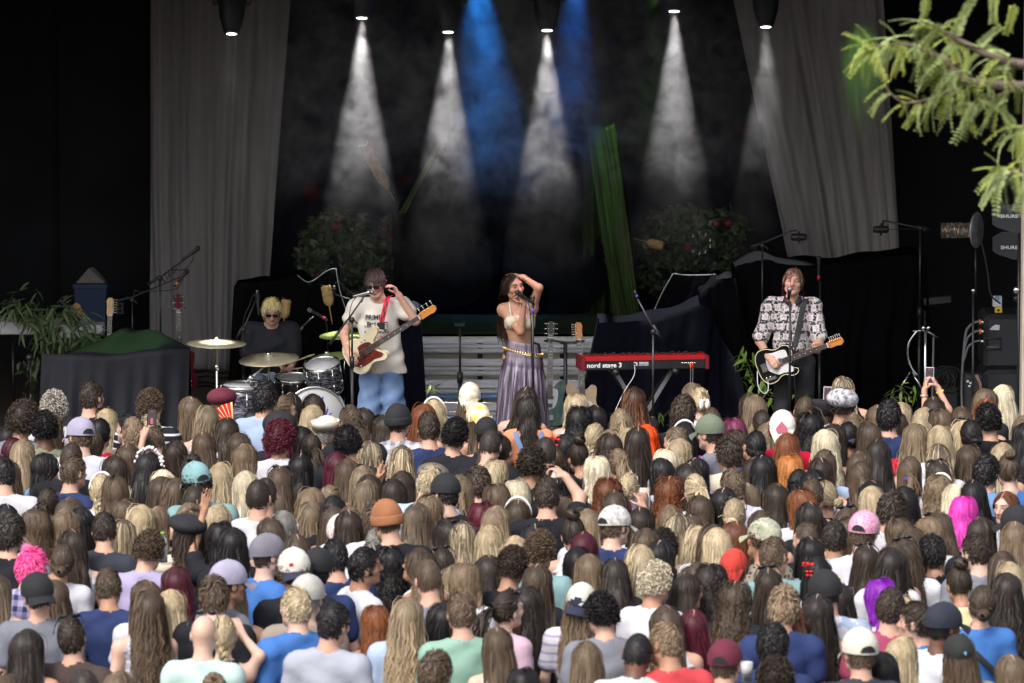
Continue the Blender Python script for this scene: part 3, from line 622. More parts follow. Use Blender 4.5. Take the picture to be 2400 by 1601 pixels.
class Hair:
    def __init__(s): s.V = []; s.F = []; s.U = []; s.n = 0
    def ribbons(s, A, W, O, width, rng, t0=0.0, t1=1.0, tilt=.35, taper=.35):
        n, m, _ = A.shape; u = np.linspace(0, 1, m)
        wv = width * (1 - (1 - taper) * np.clip((u - .55) / .45, 0, 1) ** 1.5); tl = rng.normal(size=n) * tilt; ct, st = np.cos(tl)[:, None, None], np.sin(tl)[:, None, None]
        D = W * ct + O * st; wn = (wv[None, :] * (.75 + .5 * rng.random(n))[:, None])[:, :, None] / 2
        L = A - D * wn; R_ = A + D * wn
        V = np.stack([L, R_], 2).reshape(-1, 3); r = rng.random(n)
        tt = t0 + (t1 - t0) * u; U = np.zeros((n, m, 2, 3)); U[..., 0] = tt[None, :, None]; U[..., 1] = r[:, None, None]; U[..., 2] = np.array([0, 1])[None, None, :]
        base = s.n + (np.arange(n)[:, None] * m + np.arange(m - 1)[None, :]).ravel() * 2
        q = [np.stack([base, base + 1, base + 3, base + 2], 1)]
        s.V.append(V); s.U.append(U.reshape(-1, 3)); s.F += q; s.n += len(V)
    def sheet(s, A, rng, t0=0.0, t1=1.0):
        n, m, _ = A.shape; r = rng.random(n); U = np.zeros((n, m, 3)); U[..., 0] = t0 + (t1 - t0) * np.linspace(0, 1, m)[None]; U[..., 1] = r[:, None]; U[..., 2] = .5
        b = s.n + (np.arange(n - 1)[:, None] * m + np.arange(m - 1)[None, :]).ravel(); s.F.append(np.stack([b, b + 1, b + m + 1, b + m], 1)); s.V.append(A.reshape(-1, 3)); s.U.append(U.reshape(-1, 3)); s.n += n * m
    def part(s, J, x, lift):
        H = J['HR']; C = npv(J['head']); u = np.linspace(-.95, .75, 9); d = np.stack([np.full(9, x), np.sin(u) * -1.0, np.cos(u)], 1); d /= np.linalg.norm(d, axis=1)[:, None]; p = d * npv(HEADR) * (1.035 + lift * np.clip(np.abs(u + .1) * 7 - .5, 0, 6)[:, None]); w_ = .0045 * np.sin(np.linspace(.4, 3.0, 9))[:, None] * np.array([1.0, 0, 0])
        V = C + np.concatenate([p - w_, p + w_]) @ H.T; U = np.zeros((18, 3)); U[:, 2] = 2; q = np.stack([np.arange(8), np.arange(8) + 9, np.arange(8) + 10, np.arange(8) + 1], 1); s.V.append(V); s.U.append(U); s.F.append(q + s.n); s.n += 18
    def cap(s, J, grow_=1.03, front=.12, low=-.5, top=None, t=.12):
        H = J['HR']; C = npv(J['head']); nu, nv = 28, 16; a = np.linspace(0, 2 * math.pi, nu, endpoint=False); b = np.linspace(0, math.pi * .72, nv)
        d = np.stack([np.sin(b)[:, None] * np.cos(a)[None], np.sin(b)[:, None] * np.sin(a)[None], np.cos(b)[:, None] * np.ones(nu)[None]], 2)
        V = C + (d.reshape(-1, 3) * npv(HEADR) * grow_) @ H.T; dd = d
        ok = (dd[..., 1] < front + .75 * np.clip(dd[..., 2] - .05, 0, 1)) & (dd[..., 2] > np.where(dd[..., 1] > -.3, -.3, low))
        if top is not None: ok &= dd[..., 2] > top
        q = [(i * nu + k_, i * nu + (k_ + 1) % nu, (i + 1) * nu + (k_ + 1) % nu, (i + 1) * nu + k_) for i in range(nv - 1) for k_ in range(nu) if ok[i, k_] and ok[i + 1, (k_ + 1) % nu]]
        U = np.zeros((len(V), 3)); U[:, 0] = t; U[:, 1] = .4; s.V.append(V); s.U.append(U); s.F.append(np.array(q) + s.n); s.n += len(V)
    def mesh(s, name): return np_mesh(name, np.concatenate(s.V), np.concatenate(s.F), 'hair', {'hair_uv': np.concatenate(s.U)})
def colls(J):
    ch = npv(J['chest']); T = J['TR']; c = [(ch, npv((.15, .108, .2)), T)]
    for n in 'LR': c.append((npv(J['sh' + n]), npv((.07, .072, .07)), np.eye(3)))
    c.append((npv(J['neck']) + npv((0, 0, .02)), npv((.07, .07, .09)), np.eye(3)))
    c.append(((npv(J['chest']) + npv(J['pelvis'])) / 2, npv((.13, .1, .2)), T))
    return c
def downcomb(d, H, part=0.0, side=1.0, backw=.5, down=.5):
    n = len(d); sg = np.where(d[:, 0] > part, 1.0, -1.0); t = np.clip(d[:, 2], 0, 1)
    return np.stack([sg * side * t, -backw * np.ones(n), -down - (1 - t)], 1) @ H.T
def ball_of_hair(h, c, r, rng, n=46, wdt=.012, squash=(1, 1, 1)):
    c = npv(c); m = 9; ax = rng.normal(size=(n, 3)); ax[:, 1] *= 1.6; ax /= np.linalg.norm(ax, axis=1)[:, None]
    a = np.cross(ax, rng.normal(size=(n, 3))); a /= np.linalg.norm(a, axis=1)[:, None]; b = np.cross(ax, a); ang = np.linspace(0, 3.6, m)
    off = ax * (rng.random(n)[:, None] - .5) * r * .9; rr = np.sqrt(np.maximum(.1, 1 - (np.linalg.norm(off, axis=1) / r) ** 2)) * r * (.8 + .3 * rng.random(n))
    A = (off[:, None] + (a[:, None] * np.cos(ang)[None, :, None] + b[:, None] * np.sin(ang)[None, :, None]) * rr[:, None, None]) * npv(squash) + c
    O = A - c; O /= np.linalg.norm(O, axis=2)[:, :, None]; T = np.gradient(A, axis=1); W = np.cross(T, O); W /= np.linalg.norm(W, axis=2)[:, :, None] + 1e-9
    h.ribbons(A, W, O, wdt, rng, .3, .9)
def to_tie(h, J, tie, rng, n=170, lift=.014, seg=7, wdt=.012, dirs=None):
    """locks lying on the head, running to the tie point (head coordinates)"""
    H = J['HR']; C = npv(J['head']); rad = npv(HEADR); d = scalp_dirs(n, rng) if dirs is None else dirs; n = len(d); td = npv(tie) / rad; td /= np.linalg.norm(td)
    u = np.linspace(0, 1, seg + 1)[None, :, None]; D = d[:, None] * (1 - u) + td[None, None] * u + (np.linalg.norm(d - td, axis=1) > 1.5)[:, None, None] * np.array([0, -.3, .35]) * (u * (1 - u) * 2)
    D /= np.linalg.norm(D, axis=2)[:, :, None]; lf = 1 + (lift / .1) * np.sin(u * 2.6 + .3) * (.6 + .7 * rng.random(n))[:, None, None]
    A = C + (D * rad * lf) @ H.T; O = (D / rad) @ H.T; O /= np.linalg.norm(O, axis=2)[:, :, None]; T = np.gradient(A, axis=1); W = np.cross(T, O); W /= np.linalg.norm(W, axis=2)[:, :, None] + 1e-9
    h.ribbons(A, W, O, wdt, rng, 0, .5, tilt=.15, taper=.7)
def free_locks(h, J, base, n, length, rng, spread=.02, v0=(0, -1, .1), gw=.3, seg=9, wave=0.0, wl=.1, curl=0.0, cl=.04, wdt=.012, t0=.3):
    """a tail: locks leaving one point (world coordinates)"""
    base = npv(base); p = base + rng.normal(size=(n, 3)) * spread * .35; v = npv(v0)[None] + rng.normal(size=(n, 3)) * .22; v /= np.linalg.norm(v, axis=1)[:, None]; L = length * (.75 + .35 * rng.random(n)); st = (L / seg)[:, None]; pts = [p.copy()]
    cl_ = colls(J)
    for i in range(seg):
        v = v * (1 - gw) + np.array([0, 0, -1.0]) * gw + rng.normal(size=(n, 3)) * .06; v /= np.linalg.norm(v, axis=1)[:, None]; p = p + v * st
        for (cc, rr, TT) in cl_:
            lo_ = (p - cc) @ TT; l_ = np.linalg.norm(lo_ / rr, axis=1); ins = l_ < 1.08; p = np.where(ins[:, None], cc + (lo_ / np.maximum(l_, .05)[:, None] * 1.08) @ TT.T, p)
        pts.append(p.copy())
    A = np.stack(pts, 1); T = np.gradient(A, axis=1); T /= np.linalg.norm(T, axis=2)[:, :, None] + 1e-9; c = A.mean(0, keepdims=True); O = A - c + np.array([0, -.03, 0]); O -= T * np.sum(O * T, 2)[:, :, None]; O /= np.linalg.norm(O, axis=2)[:, :, None] + 1e-9; W = np.cross(T, O)
    s_ = np.linspace(0, 1, seg + 1)[None, :] * L[:, None]
    if wave: ph = rng.random(n)[:, None] * 2; A = A + W * (wave * np.sin(s_ / wl * 6.28 + ph))[:, :, None]
    if curl: ph = rng.random(n)[:, None] * 6.28; A = A + W * (curl * np.sin(s_ / cl * 6.28 + ph))[:, :, None] + O * (curl * np.cos(s_ / cl * 6.28 + ph))[:, :, None]
    h.ribbons(A, W, O, wdt, rng, t0, 1.0)
def curl_loops(h, J, d, rng, off0, off1, rad=.011, wdt=.008, turns=1.2):
    H = J['HR']; C = npv(J['head']); n = len(d); m = 7; p = C + (d * npv(HEADR)) @ H.T; nr = (d / npv(HEADR)) @ H.T; nr /= np.linalg.norm(nr, axis=1)[:, None]
    p = p + nr * (off0 + (off1 - off0) * rng.random(n) ** .7)[:, None]; ax = rng.normal(size=(n, 3)); ax /= np.linalg.norm(ax, axis=1)[:, None]
    a = np.cross(ax, nr + rng.normal(size=(n, 3)) * .2); a /= np.linalg.norm(a, axis=1)[:, None]; b = np.cross(ax, a); ang = np.linspace(0, turns * 6.28, m); rr = rad * (.7 + .6 * rng.random(n))
    A = p[:, None] + (a[:, None] * np.cos(ang)[None, :, None] + b[:, None] * np.sin(ang)[None, :, None]) * rr[:, None, None] + ax[:, None] * np.linspace(-.012, .012, m)[None, :, None]
    O = A - p[:, None]; O /= np.linalg.norm(O, axis=2)[:, :, None] + 1e-9; W = np.tile(ax[:, None], (1, m, 1)); h.ribbons(A, W, O, wdt, rng, .1, .95, tilt=.3, taper=.7)
def crown_sheet(h, J, L, seg, rng, lift, gw=.34, n=90, gap=58, cl_=(), wave=0.0, wl=.1, back=-.06, ragged=.06, gather=1.0):
    """one continuous sheet of hair flowing from the crown, open at the face"""
    a = np.radians(np.linspace(90 + gap, 450 - gap, n)); e = .22; d = np.stack([np.cos(a) * e, np.sin(a) * e - .12 , np.full(n, .97)], 1); d /= np.linalg.norm(d, axis=1)[:, None]
    c = np.stack([np.cos(a), np.sin(a), np.full(n, -.25)], 1) @ J['HR'].T; nz = np.convolve(rng.normal(size=n + 8), np.ones(9) / 9, 'valid')
    A, W, O = grow(d, J, L * (1 + nz * ragged * 3), seg, c, Quiet(), gw=gw, lift=lift, colliders=cl_, noise=0.0, back=back, wave=wave, wl=wl, gather=gather)
    b = np.convolve(rng.normal(size=n + 4), np.ones(5) / 5, 'valid')[:, None, None] * .004 * np.linspace(0, 1, seg + 1)[None, :, None]; h.sheet(A + O * b, rng)
class Quiet:
    def random(s, n): return np.full(n, .35)
    def normal(s, size): return np.zeros(size)
def hair_mesh(style, J, seed, q=1.0):
    rng = np.random.default_rng(seed); h = Hair(); H = J['HR']; cl_ = colls(J); part = rng.uniform(-.25, .25)
    def n_(k_): return int(k_ * q)
    if style in ('ls', 'lw', 'lc', 'md'):
        n = n_(640); d = scalp_dirs(n, rng, front=.22); c = downcomb(d, H, part, 1.0, .55, .35); z = d[:, 2]
        if style == 'md': L = .20 + .07 * np.clip(z, 0, 1) + rng.uniform(-.02, .02, n) + rng.uniform(-.03, .05)
        else: L = .43 + .10 * np.clip(z, 0, 1) + rng.uniform(-.10, .05, n) + rng.uniform(-.05, .1)
        kw = dict(ls=dict(wave=.003, wl=.16, lift=.014, noise=.02), lw=dict(wave=.014, wl=.105, lift=.018, noise=.035), lc=dict(curl=.012, cl=.05, lift=.022, noise=.08, wave=.01, wl=.12), md=dict(wave=.007, wl=.13, lift=.017, noise=.04))[style]; kw['gather'] = dict(ls=1, lw=.8, lc=.5, md=.6)[style]
        A, W, O = grow(d, J, L, 10 if style != 'lc' else 18, c, rng, gw=.34, colliders=cl_, back=-.06, **kw); h.ribbons(A, W, O, .0075, rng, tilt=.3)
        crown_sheet(h, J, np.full(90, L.mean() + .06), 12, rng, kw['lift'] * 1.15, cl_=cl_, wave=kw['wave'] * .8, wl=kw['wl'], gather=kw['gather']); crown_sheet(h, J, np.full(60, L.mean() + .02), 10, rng, kw['lift'] * .6, cl_=cl_, n=60, gap=50); h.cap(J, 1.05, front=.16)
        if seed % 3: h.part(J, part * .8, kw['lift'] * 1.5)
        nf = n_(46); d = scalp_dirs(nf, rng, front=.22); kw['noise'] = .07; kw['lift'] *= 1.5; A, W, O = grow(d, J, L[:nf] * rng.uniform(.5, 1.05, nf), 10 if style != 'lc' else 18, downcomb(d, H, part, 1.0, .5, .3), rng, gw=.3, colliders=cl_, back=-.05, **kw); h.ribbons(A, W, O, .0035, rng, .2, 1)
    elif style in ('sh', 'ts'):
        n = n_(560); d = scalp_dirs(n, rng, front=.2, low=-.5); z = np.clip(d[:, 2], 0, 1); cr = np.array([rng.uniform(-.25, .25), -.45, .85]); rad = d - cr * (d @ cr)[:, None] * .6
        c = rad + np.array([rng.uniform(-.3, .3), .3, -.12]) * .6 + (d * (.0 if style == 'sh' else .15)) + rng.normal(size=(n, 3)) * .15; c = c @ H.T
        L = (.026 + .03 * z + rng.uniform(-.006, .006, n)) if style == 'sh' else (.05 + .04 * z + rng.uniform(-.012, .015, n))
        A, W, O = grow(d, J, L, 4, c, rng, gw=.05 if style == 'sh' else .10, lift=.007 if style == 'sh' else .016, noise=.08 if style == 'sh' else .12, conform=.92 if style == 'sh' else .75); h.ribbons(A, W, O, .009, rng, .1, .8, tilt=.35); h.cap(J, 1.05 if style == 'sh' else 1.09, low=-.45)
    elif style in ('cu', 'af'):
        n = n_(1000 if style == 'cu' else 1300); d = scalp_dirs(n, rng, front=.22, low=-.55 if style == 'af' else -.42)
        curl_loops(h, J, d, rng, .006, .026 if style == 'cu' else .052, .0075 if style == 'cu' else .009, wdt=.0055); h.cap(J, 1.13 if style == 'cu' else 1.36, low=-.45, t=.1)
    elif style in ('bn', 'bh', 'po', 'br', 'hu', 'cw'):
        tie = dict(bn=(0, -.10, -.025), bh=(0, -.055, .105), po=(0, -.105, .03), br=(0, -.098, -.05), hu=(0, -.105, .03), cw=(0, -.108, .01))[style]
        C = npv(J['head']); T3 = C + H @ (npv(tie) * 1.12)
        if style == 'hu':
            d = scalp_dirs(n_(260), rng, front=.22); up = d[:, 2] > .25; to_tie(h, J, tie, rng, dirs=d[up]); d2 = d[~up]; n = len(d2); c = downcomb(d2, H, 0, 1, .6, .5)
            A, W, O = grow(d2, J, .42 + rng.uniform(-.08, .05, n), 12, c, rng, gw=.28, colliders=cl_, back=-.1, wave=.009, wl=.11, lift=.012, gather=.8); h.ribbons(A, W, O, .012, rng); crown_sheet(h, J, np.full(70, .46), 12, rng, .014, cl_=cl_, n=70, wave=.006)
            free_locks(h, J, T3, n_(45), .34, rng, v0=(0, -.8, -.3), wave=.008, wl=.1)
        else: to_tie(h, J, tie, rng, n_(300), wdt=.010)
        if style == 'bn': ball_of_hair(h, C + H @ (npv(tie) * 1.35), rng.uniform(.034, .046), rng, squash=(1.1, .8, 1))
        if style == 'cw': ball_of_hair(h, C + H @ (npv(tie) * 1.25), .04, rng, squash=(.75, .8, 1.35)); free_locks(h, J, C + H @ npv((0, -.12, .06)), n_(16), .07, rng, v0=(0, -.4, 1), gw=.12, seg=5, wdt=.011)
        if style == 'bh': ball_of_hair(h, C + H @ (npv(tie) * 1.32), rng.uniform(.040, .052), rng, squash=(1.1, 1, .85))
        if style == 'po': free_locks(h, J, T3, n_(85), rng.uniform(.3, .42), rng, v0=(0, -1, .15), wave=.007, wl=.12)
        if style == 'br':
            m = 26; s_ = np.linspace(0, 1, m); base = T3 + np.stack([0 * s_, -.03 * np.sin(s_ * 1.6) , -.36 * s_], 1)
            for k_ in range(3):
                for e in range(7):
                    ph = k_ * 2.094; o = rng.normal(size=3) * .004; A = base + np.stack([.017 * np.sin(s_ * 19 + ph), .011 * np.sin(2 * (s_ * 19 + ph)), 0 * s_], 1) * (1 - .5 * s_)[:, None] + o; A = A[None]
                    T = np.gradient(A, axis=1); T /= np.linalg.norm(T, axis=2)[:, :, None]; O = np.tile(np.array([0.0, -1, 0]), (1, m, 1)); W = np.cross(T, O); W /= np.linalg.norm(W, axis=2)[:, :, None]; h.ribbons(A, W, O, .016, rng, .3, 1, tilt=.6)
        h.cap(J, 1.075)
        n = n_(14); d = scalp_dirs(n, rng, front=.35); A, W, O = grow(d, J, np.full(n, .06), 5, (d + rng.normal(size=(n, 3)) * .5) @ H.T, rng, gw=.15, lift=.012, noise=.2); h.ribbons(A, W, O, .004, rng, .3, 1)
    elif style == 'bz':
        n = n_(330); d = scalp_dirs(n, rng, front=.2, low=-.5); A, W, O = grow(d, J, np.full(n, .012), 2, (d + np.array([0, .3, -.3])) @ H.T, rng, gw=.02, lift=.003, noise=.2, conform=.9); h.ribbons(A, W, O, .010, rng, .1, .6, tilt=.3); h.cap(J, 1.03, low=-.45)
    elif style == 'mop':
        n = n_(360); d = scalp_dirs(n, rng, front=.18, low=-.5); z = np.clip(d[:, 2], 0, 1); sg = np.sign(d[:, 0] + 1e-6)
        c = np.stack([d[:, 0] * 1.2, d[:, 1] * 1.2 + .25 * z, -.6 - (1 - z)], 1) @ H.T; L = (.145 + .05 * z) * (1 - .72 * np.clip((d[:, 1] + .05) / .45, 0, 1)) + rng.uniform(-.012, .012, n)
        A, W, O = grow(d, J, L, 9, c, rng, gw=.22, lift=.013, noise=.05, conform=.6, wave=.004, wl=.12, colliders=cl_[1:4]); h.ribbons(A, W, O, .011, rng, tilt=.3); h.cap(J, 1.07, front=.2)
    elif style == 'shag':
        n = n_(360); d = scalp_dirs(n, rng, front=.24, low=-.5); z = np.clip(d[:, 2], 0, 1); fr = np.clip((d[:, 1] + .02) / .42, 0, 1)
        c = np.stack([d[:, 0] * 1.4, d[:, 1] * (1.0 + .4 * fr), -.6 - (1 - z)], 1) @ H.T; L = (.235 + .03 * z) * (1 - .78 * fr) + rng.uniform(-.03, .03, n)
        A, W, O = grow(d, J, L, 11, c, rng, gw=.24, lift=.012, noise=.06, gather=.3, wave=.006, wl=.1, colliders=cl_[1:4]); h.ribbons(A, W, O, .011, rng, tilt=.3); h.cap(J, 1.06, front=.2)
    return h.mesh('hair_' + style)
# ------------------------------------------------------------------ the setting
g = MB().grid([[(-300, -80, 0), (300, -80, 0)], [(-300, 400, 0), (300, 400, 0)]]).build('ground', 'asphalt'); tag(g, kind='structure')
SY0, SY1 = 43.6, 54.6
m = MB().box((0, (SY0 + SY1) / 2, STAGE / 2 - .012), (16, SY1 - SY0, STAGE - .024)); fl = m.build('stage_floor', 'stage_black'); tag(fl, kind='structure')
pm = MB().box((0, 0, 0), (3.98, .142, .02)).mesh('plank', 'stage_wood')
for i in range(int((SY1 - SY0) / .145)):
    for k in range(4):
        o = bpy.data.objects.new('plank', pm); o.location = (-6 + 4 * k + (.9 if i % 2 else 0) - .45, SY0 + .08 + i * .145, STAGE - .010); link(o, fl)
bw = MB().box((0, 54.75, 4.5), (18, .2, 9)).build('stage_back_wall', 'wall_black'); tag(bw, kind='structure')
for sx, nm in ((-1, 'stage_wall_left'), (1, 'stage_wall_right')):
    o = MB().box((sx * 7.6, 50.2, 4.5), (.25, 9.0, 9)).build(nm, 'wall_black'); tag(o, kind='structure')
rf = MB().box((0, 48.9, 7.45), (18, 13.2, .3)).build('stage_roof', 'roof_grey'); tag(rf, kind='structure')
MB().box((0, 43.15, 6.2), (18, .06, 2.25)).build('added_sky_block', 'cloth_black', rf)  # unseen panel, added to keep sky light off the smoke and backdrop
for k in range(5): tag(MB().box((0, 44.6 + k * 2.3, 7.2), (16, .16, .22)).build('beam', 'roof_grey', rf))

def catmull(pts, n=8, closed=False):
    pts = [Vector(p) for p in pts]; out = []; m = len(pts); rng = range(m if closed else m - 1)
    for i in rng:
        if closed: a, b, c, d = pts[i - 1], pts[i], pts[(i + 1) % m], pts[(i + 2) % m]
        else: a, b, c, d = pts[max(i - 1, 0)], pts[i], pts[i + 1], pts[min(i + 2, m - 1)]
        for k in range(n):
            t = k / n; out.append(.5 * ((2 * b) + (c - a) * t + (2 * a - 5 * b + 4 * c - d) * t * t + (3 * b - a - 3 * c + d) * t ** 3))
    if not closed: out.append(pts[-1])
    return out
def pline(pts, u):
    """point at fraction u of a polyline, measured on x index"""
    k = u * (len(pts) - 1); i = min(int(k), len(pts) - 2); return pts[i].lerp(pts[i + 1], k - i)
def resample(pts, n):
    d = [0]
    for a, b in zip(pts, pts[1:]): d.append(d[-1] + (b - a).length)
    out = []
    for k in range(n):
        t = d[-1] * k / (n - 1); i = max(j for j in range(len(d) - 1) if d[j] <= t + 1e-9) if len(d) > 1 else 0
        out.append(pts[i].lerp(pts[i + 1], (t - d[i]) / max(1e-9, d[i + 1] - d[i])))
    return out
def cloth(top, bot, depth=.5, nu=70, nv=26, amp=.05, folds=9, seed=1, sag=.05, pinch=0.0, splay=0.0, solid=True, back=True):
    """a sheet hanging from the line top to the line bot (world points), carried back over what it covers"""
    rd = random.Random(seed); ph = [rd.uniform(0, 6.28) for _ in range(8)]
    T = resample([Vector(p) for p in top], nu); B = resample([Vector(p) for p in bot], nu); rows = []
    def fold(u, v):
        w = u + .025 * math.sin(4 * v + ph[0]) + .012 * math.sin(9 * v + ph[1]) + .02 * math.sin(13 * u + ph[7])
        s = math.sin(w * folds * 6.28 + ph[2]) * (.45 + .55 * math.sin(w * 7 + ph[6])) + .35 * math.sin(w * folds * 2.3 * 6.28 + ph[3] + 1.5 * v) + .4 * math.sin(w * folds * .6 * 6.28 + ph[4]) + .35 * math.sin(11 * v + 9 * w + ph[5]) + .16 * math.sin(47 * w + 8 * v) + .12 * math.sin(31 * v - 25 * w + ph[1])
        return amp * s * (.25 + .75 * (1 - v) ** .7)
    for j in range(nv):
        v = j / (nv - 1); r = []
        for i in range(nu):
            u = i / (nu - 1); p = B[i].lerp(T[i], v); p = p + Vector((0, -splay * (1 - v) + fold(u, v), 0)); r.append(p)
        if back: r = [r[0] + Vector((.01, depth, 0))] + r + [r[-1] + Vector((-.01, depth, 0))]
        rows.append(r)
    if back:
        for k in (.12, .5, 1.0):
            r = []
            for i in range(nu):
                u = i / (nu - 1); r.append(T[i] + Vector((0, depth * k + .02 * math.sin(u * 17 + ph[6]), -sag * math.sin(k * 3.14) + .015 * math.sin(u * 23 + k * 5 + ph[7]))))
            rows.append([r[0] + Vector((.01, depth * (1 - k) + .002, 0))] + r + [r[-1] + Vector((-.01, depth * (1 - k) + .002, 0))])
        rows.append([Vector((p.x, p.y + .01, STAGE + .01)) for p in rows[-1]])
    return MB().grid(rows)
def pts(Y, *a): return [P(x, y, Y) for (x, y) in a]
def flr(Y, *xs): return [Vector((P(x, 900, Y).x, Y, STAGE + .012)) for x in xs]
def hang(name, label, cat, top, bot, m, hem=None, **kw):
    b = sum((Vector(p) for p in bot), Vector()) / len(bot); b.z = STAGE
    t = thing_at(name, b, label, cat); c = cloth(top, bot, **kw); c = child(t, c, 'sheet', m)
    sol = c.modifiers.new('thick', 'SOLIDIFY'); sol.thickness = .006
    if hem:
        for hp in hem: child(t, MB().tube(catmull(hp, 6), .004, 6), 'hem', 'cloth_hem_lit')  # pale tubes standing in for the light along the cloth edges
    return t

# painted backdrop and the two sheer curtains
t = thing_at('backdrop', (0, 54.3, STAGE), 'dark blue painted backdrop with dim flowers behind the whole band', 'backdrop')
child(t, cloth([(-3.0, 54.3, 7.1), (3.1, 54.3, 7.1)], [(-3.0, 54.3, STAGE + .01), (3.1, 54.3, STAGE + .01)], amp=.03, folds=5, seed=4, back=False), 'sheet', 'backdrop_paint')
hang('sheer_curtain', 'tall pale sheer curtain hanging left of the drummer', 'curtain', pts(53.4, (352, -330), (706, -330)), [P(352, 868, 53.4), P(614, 872, 53.4)], 'sheer', amp=.05, folds=5, seed=6, nu=130, nv=40, back=False)
hang('sheer_curtain', 'tall pale sheer curtain hanging behind the singing guitarist', 'curtain', pts(53.0, (1650, -330), (2050, -330)), [P(1905, 880, 53.0), P(2128, 880, 53.0)], 'sheer', amp=.05, folds=5, seed=9, nu=130, nv=40, back=False)

# cloth-covered set pieces
hang('draped_backdrop_piece', 'big black cloth draped over a tall set piece behind the singer', 'drape', catmull(pts(51.2, (930, 500), (985, 430), (1045, 330), (1120, 250), (1200, 215), (1290, 230), (1360, 200), (1385, 262), (1440, 300), (1465, 420), (1480, 560)), 5),
     flr(51.2, 905, 1050, 1200, 1350, 1520), 'cloth_black', amp=.05, folds=6, seed=11, nu=110, nv=40, depth=.7)
for sp, sd_ in (([(918, 505), (985, 560), (1080, 575), (1180, 540)], 3), ([(1180, 540), (1270, 610), (1370, 590), (1462, 470)], 4)):
    a = catmull(pts(50.95, *sp), 6); b = [p + Vector((.05 * math.sin(i), -.06, -.40 - .25 * math.sin(3.14 * i / (len(a) - 1)))) for i, p in enumerate(a)]
    t = thing_at('cloth_swag', (a[0] + a[-1]) / 2, 'dark cloth swag gathered at its ends, %s of the tall drape' % ('left half' if sd_ == 3 else 'right half'), 'drape', 'swags on the tall drape')
    child(t, cloth(a, b, amp=.03, folds=5, seed=sd_, nu=50, nv=18, back=False), 'sheet', 'cloth_black')
hang('green_lit_drape', 'green lit cloth hanging twisted from the top corner of the black drape', 'drape', catmull(pts(50.8, (1368, 270), (1400, 300), (1440, 290)), 5), [P(1440, 745, 50.8), P(1500, 745, 50.8)], 'cloth_green_lit', amp=.03, folds=3, seed=21, nu=46, nv=40, depth=.15)
hang('cloth_strip', 'narrow green lit edge of cloth stretched diagonally left of the singer', 'drape', pts(51.0, (1022, 338), (1034, 342)), pts(51.0, (935, 500), (950, 500)), 'cloth_green_lit', amp=.008, folds=2, seed=22, nu=10, nv=20, depth=.04, back=False)  # black cloth edge, its green light only in the colour
hang('covered_drum_riser', 'black cloth cover with ragged raised top behind the drummer', 'drape', catmull(pts(48.4, (548, 672), (562, 664), (640, 660), (700, 646), (726, 662), (768, 636), (788, 630), (800, 690), (818, 720)), 4), flr(48.4, 528, 640, 740, 830), 'cloth_black', amp=.035, folds=6, seed=31, depth=.5,
     hem=[pts(48.35, (697, 645), (725, 661), (766, 635), (787, 629)), pts(48.35, (787, 630), (796, 680), (812, 730))])
hang('covered_amplifier', 'black cloth over a tall box directly behind the bass player', 'drape', pts(47.6, (812, 738), (850, 728), (900, 722), (985, 726)), flr(47.6, 800, 900, 1004), 'cloth_navy', amp=.03, folds=4, seed=33, depth=.6)
hang('covered_keyboard_rack', 'black cloth rising in peaks directly behind the red keyboard', 'drape', catmull(pts(47.6, (1402, 757), (1500, 752), (1548, 744), (1600, 728), (1662, 716), (1690, 790), (1735, 860)), 4), flr(47.2, 1340, 1500, 1650, 1765), 'cloth_navy', amp=.045, folds=6, seed=41, depth=.7, splay=.25)
hang('draped_screen', 'upright black cloth panel with top hem coloured as lit above the red keyboard', 'drape', pts(48.6, (1578, 641), (1600, 644), (1690, 642), (1694, 660)), [P(1525, 748, 48.6), P(1600, 760, 48.5), P(1700, 760, 48.6)], 'cloth_black', amp=.02, folds=3, seed=43, depth=.3,
     hem=[pts(48.56, (1578, 641), (1600, 644), (1640, 645), (1680, 643)), pts(48.56, (1578, 641), (1550, 690), (1525, 748))])
hang('covered_set_piece', 'wide black cloth cover standing behind the singing guitarist', 'drape', catmull(pts(48.0, (1722, 625), (1790, 607), (1845, 620), (1950, 620), (2050, 610), (2100, 600), (2160, 602), (2172, 640)), 4), flr(48.0, 1712, 1850, 2000, 2200), 'cloth_black', amp=.05, folds=8, seed=45, nu=110, depth=.8)
hang('covered_side_box', 'black cloth cover between the keyboard and the wide covered set piece', 'drape', pts(47.9, (1640, 690), (1680, 655), (1722, 650), (1735, 700)), flr(47.6, 1640, 1700, 1800), 'cloth_black', amp=.035, folds=4, seed=47, depth=.5, splay=.2)
# covered table, front left: green light falls on its top
tt = thing_at('covered_table', (P(280, 900, 46.3).x, 46.6, STAGE), 'low table of gear under dark cloth, green light on its top, left of the drums', 'drape')
tp = [P(98, 828, 46.2), P(170, 832, 46.1), P(250, 836, 46.1), P(380, 820, 46.15), P(445, 817, 46.25)]
front = resample(tp, 60); bot = resample([Vector((p.x * 1.01 - .005, p.y - .12, STAGE + .01)) for p in tp], 60); rows = []
for j in range(22):
    v = j / 21; rows.append([bot[i].lerp(front[i], v) + Vector((0, (1 - v) * .035 * (math.sin(i * .9 + .8 * math.sin(i * .31)) + .5 * math.sin(i * .37 + 2)), 0)) for i in range(60)])
crest = resample(catmull([P(165, 822, 47.0), P(235, 796, 47.1), P(290, 768, 47.2), P(320, 774, 47.2), P(360, 773, 46.9), P(410, 796, 46.7), P(446, 816, 46.5)], 5), 60)
for k in (.08, .25, .45, .65, .85, 1.0):
    r = []
    for i in range(60):
        a, b = front[i], crest[i]; p = a.lerp(b, k); p.z += -.03 * math.sin(k * 3.14) * (1 + .5 * math.sin(i * .22)) + .012 * math.sin(i * .5 + k * 6) * math.sin(k * 3.14); r.append(p)
    rows.append(r)
rows.append([Vector((p.x, p.y + .25, STAGE + .01)) for p in crest])
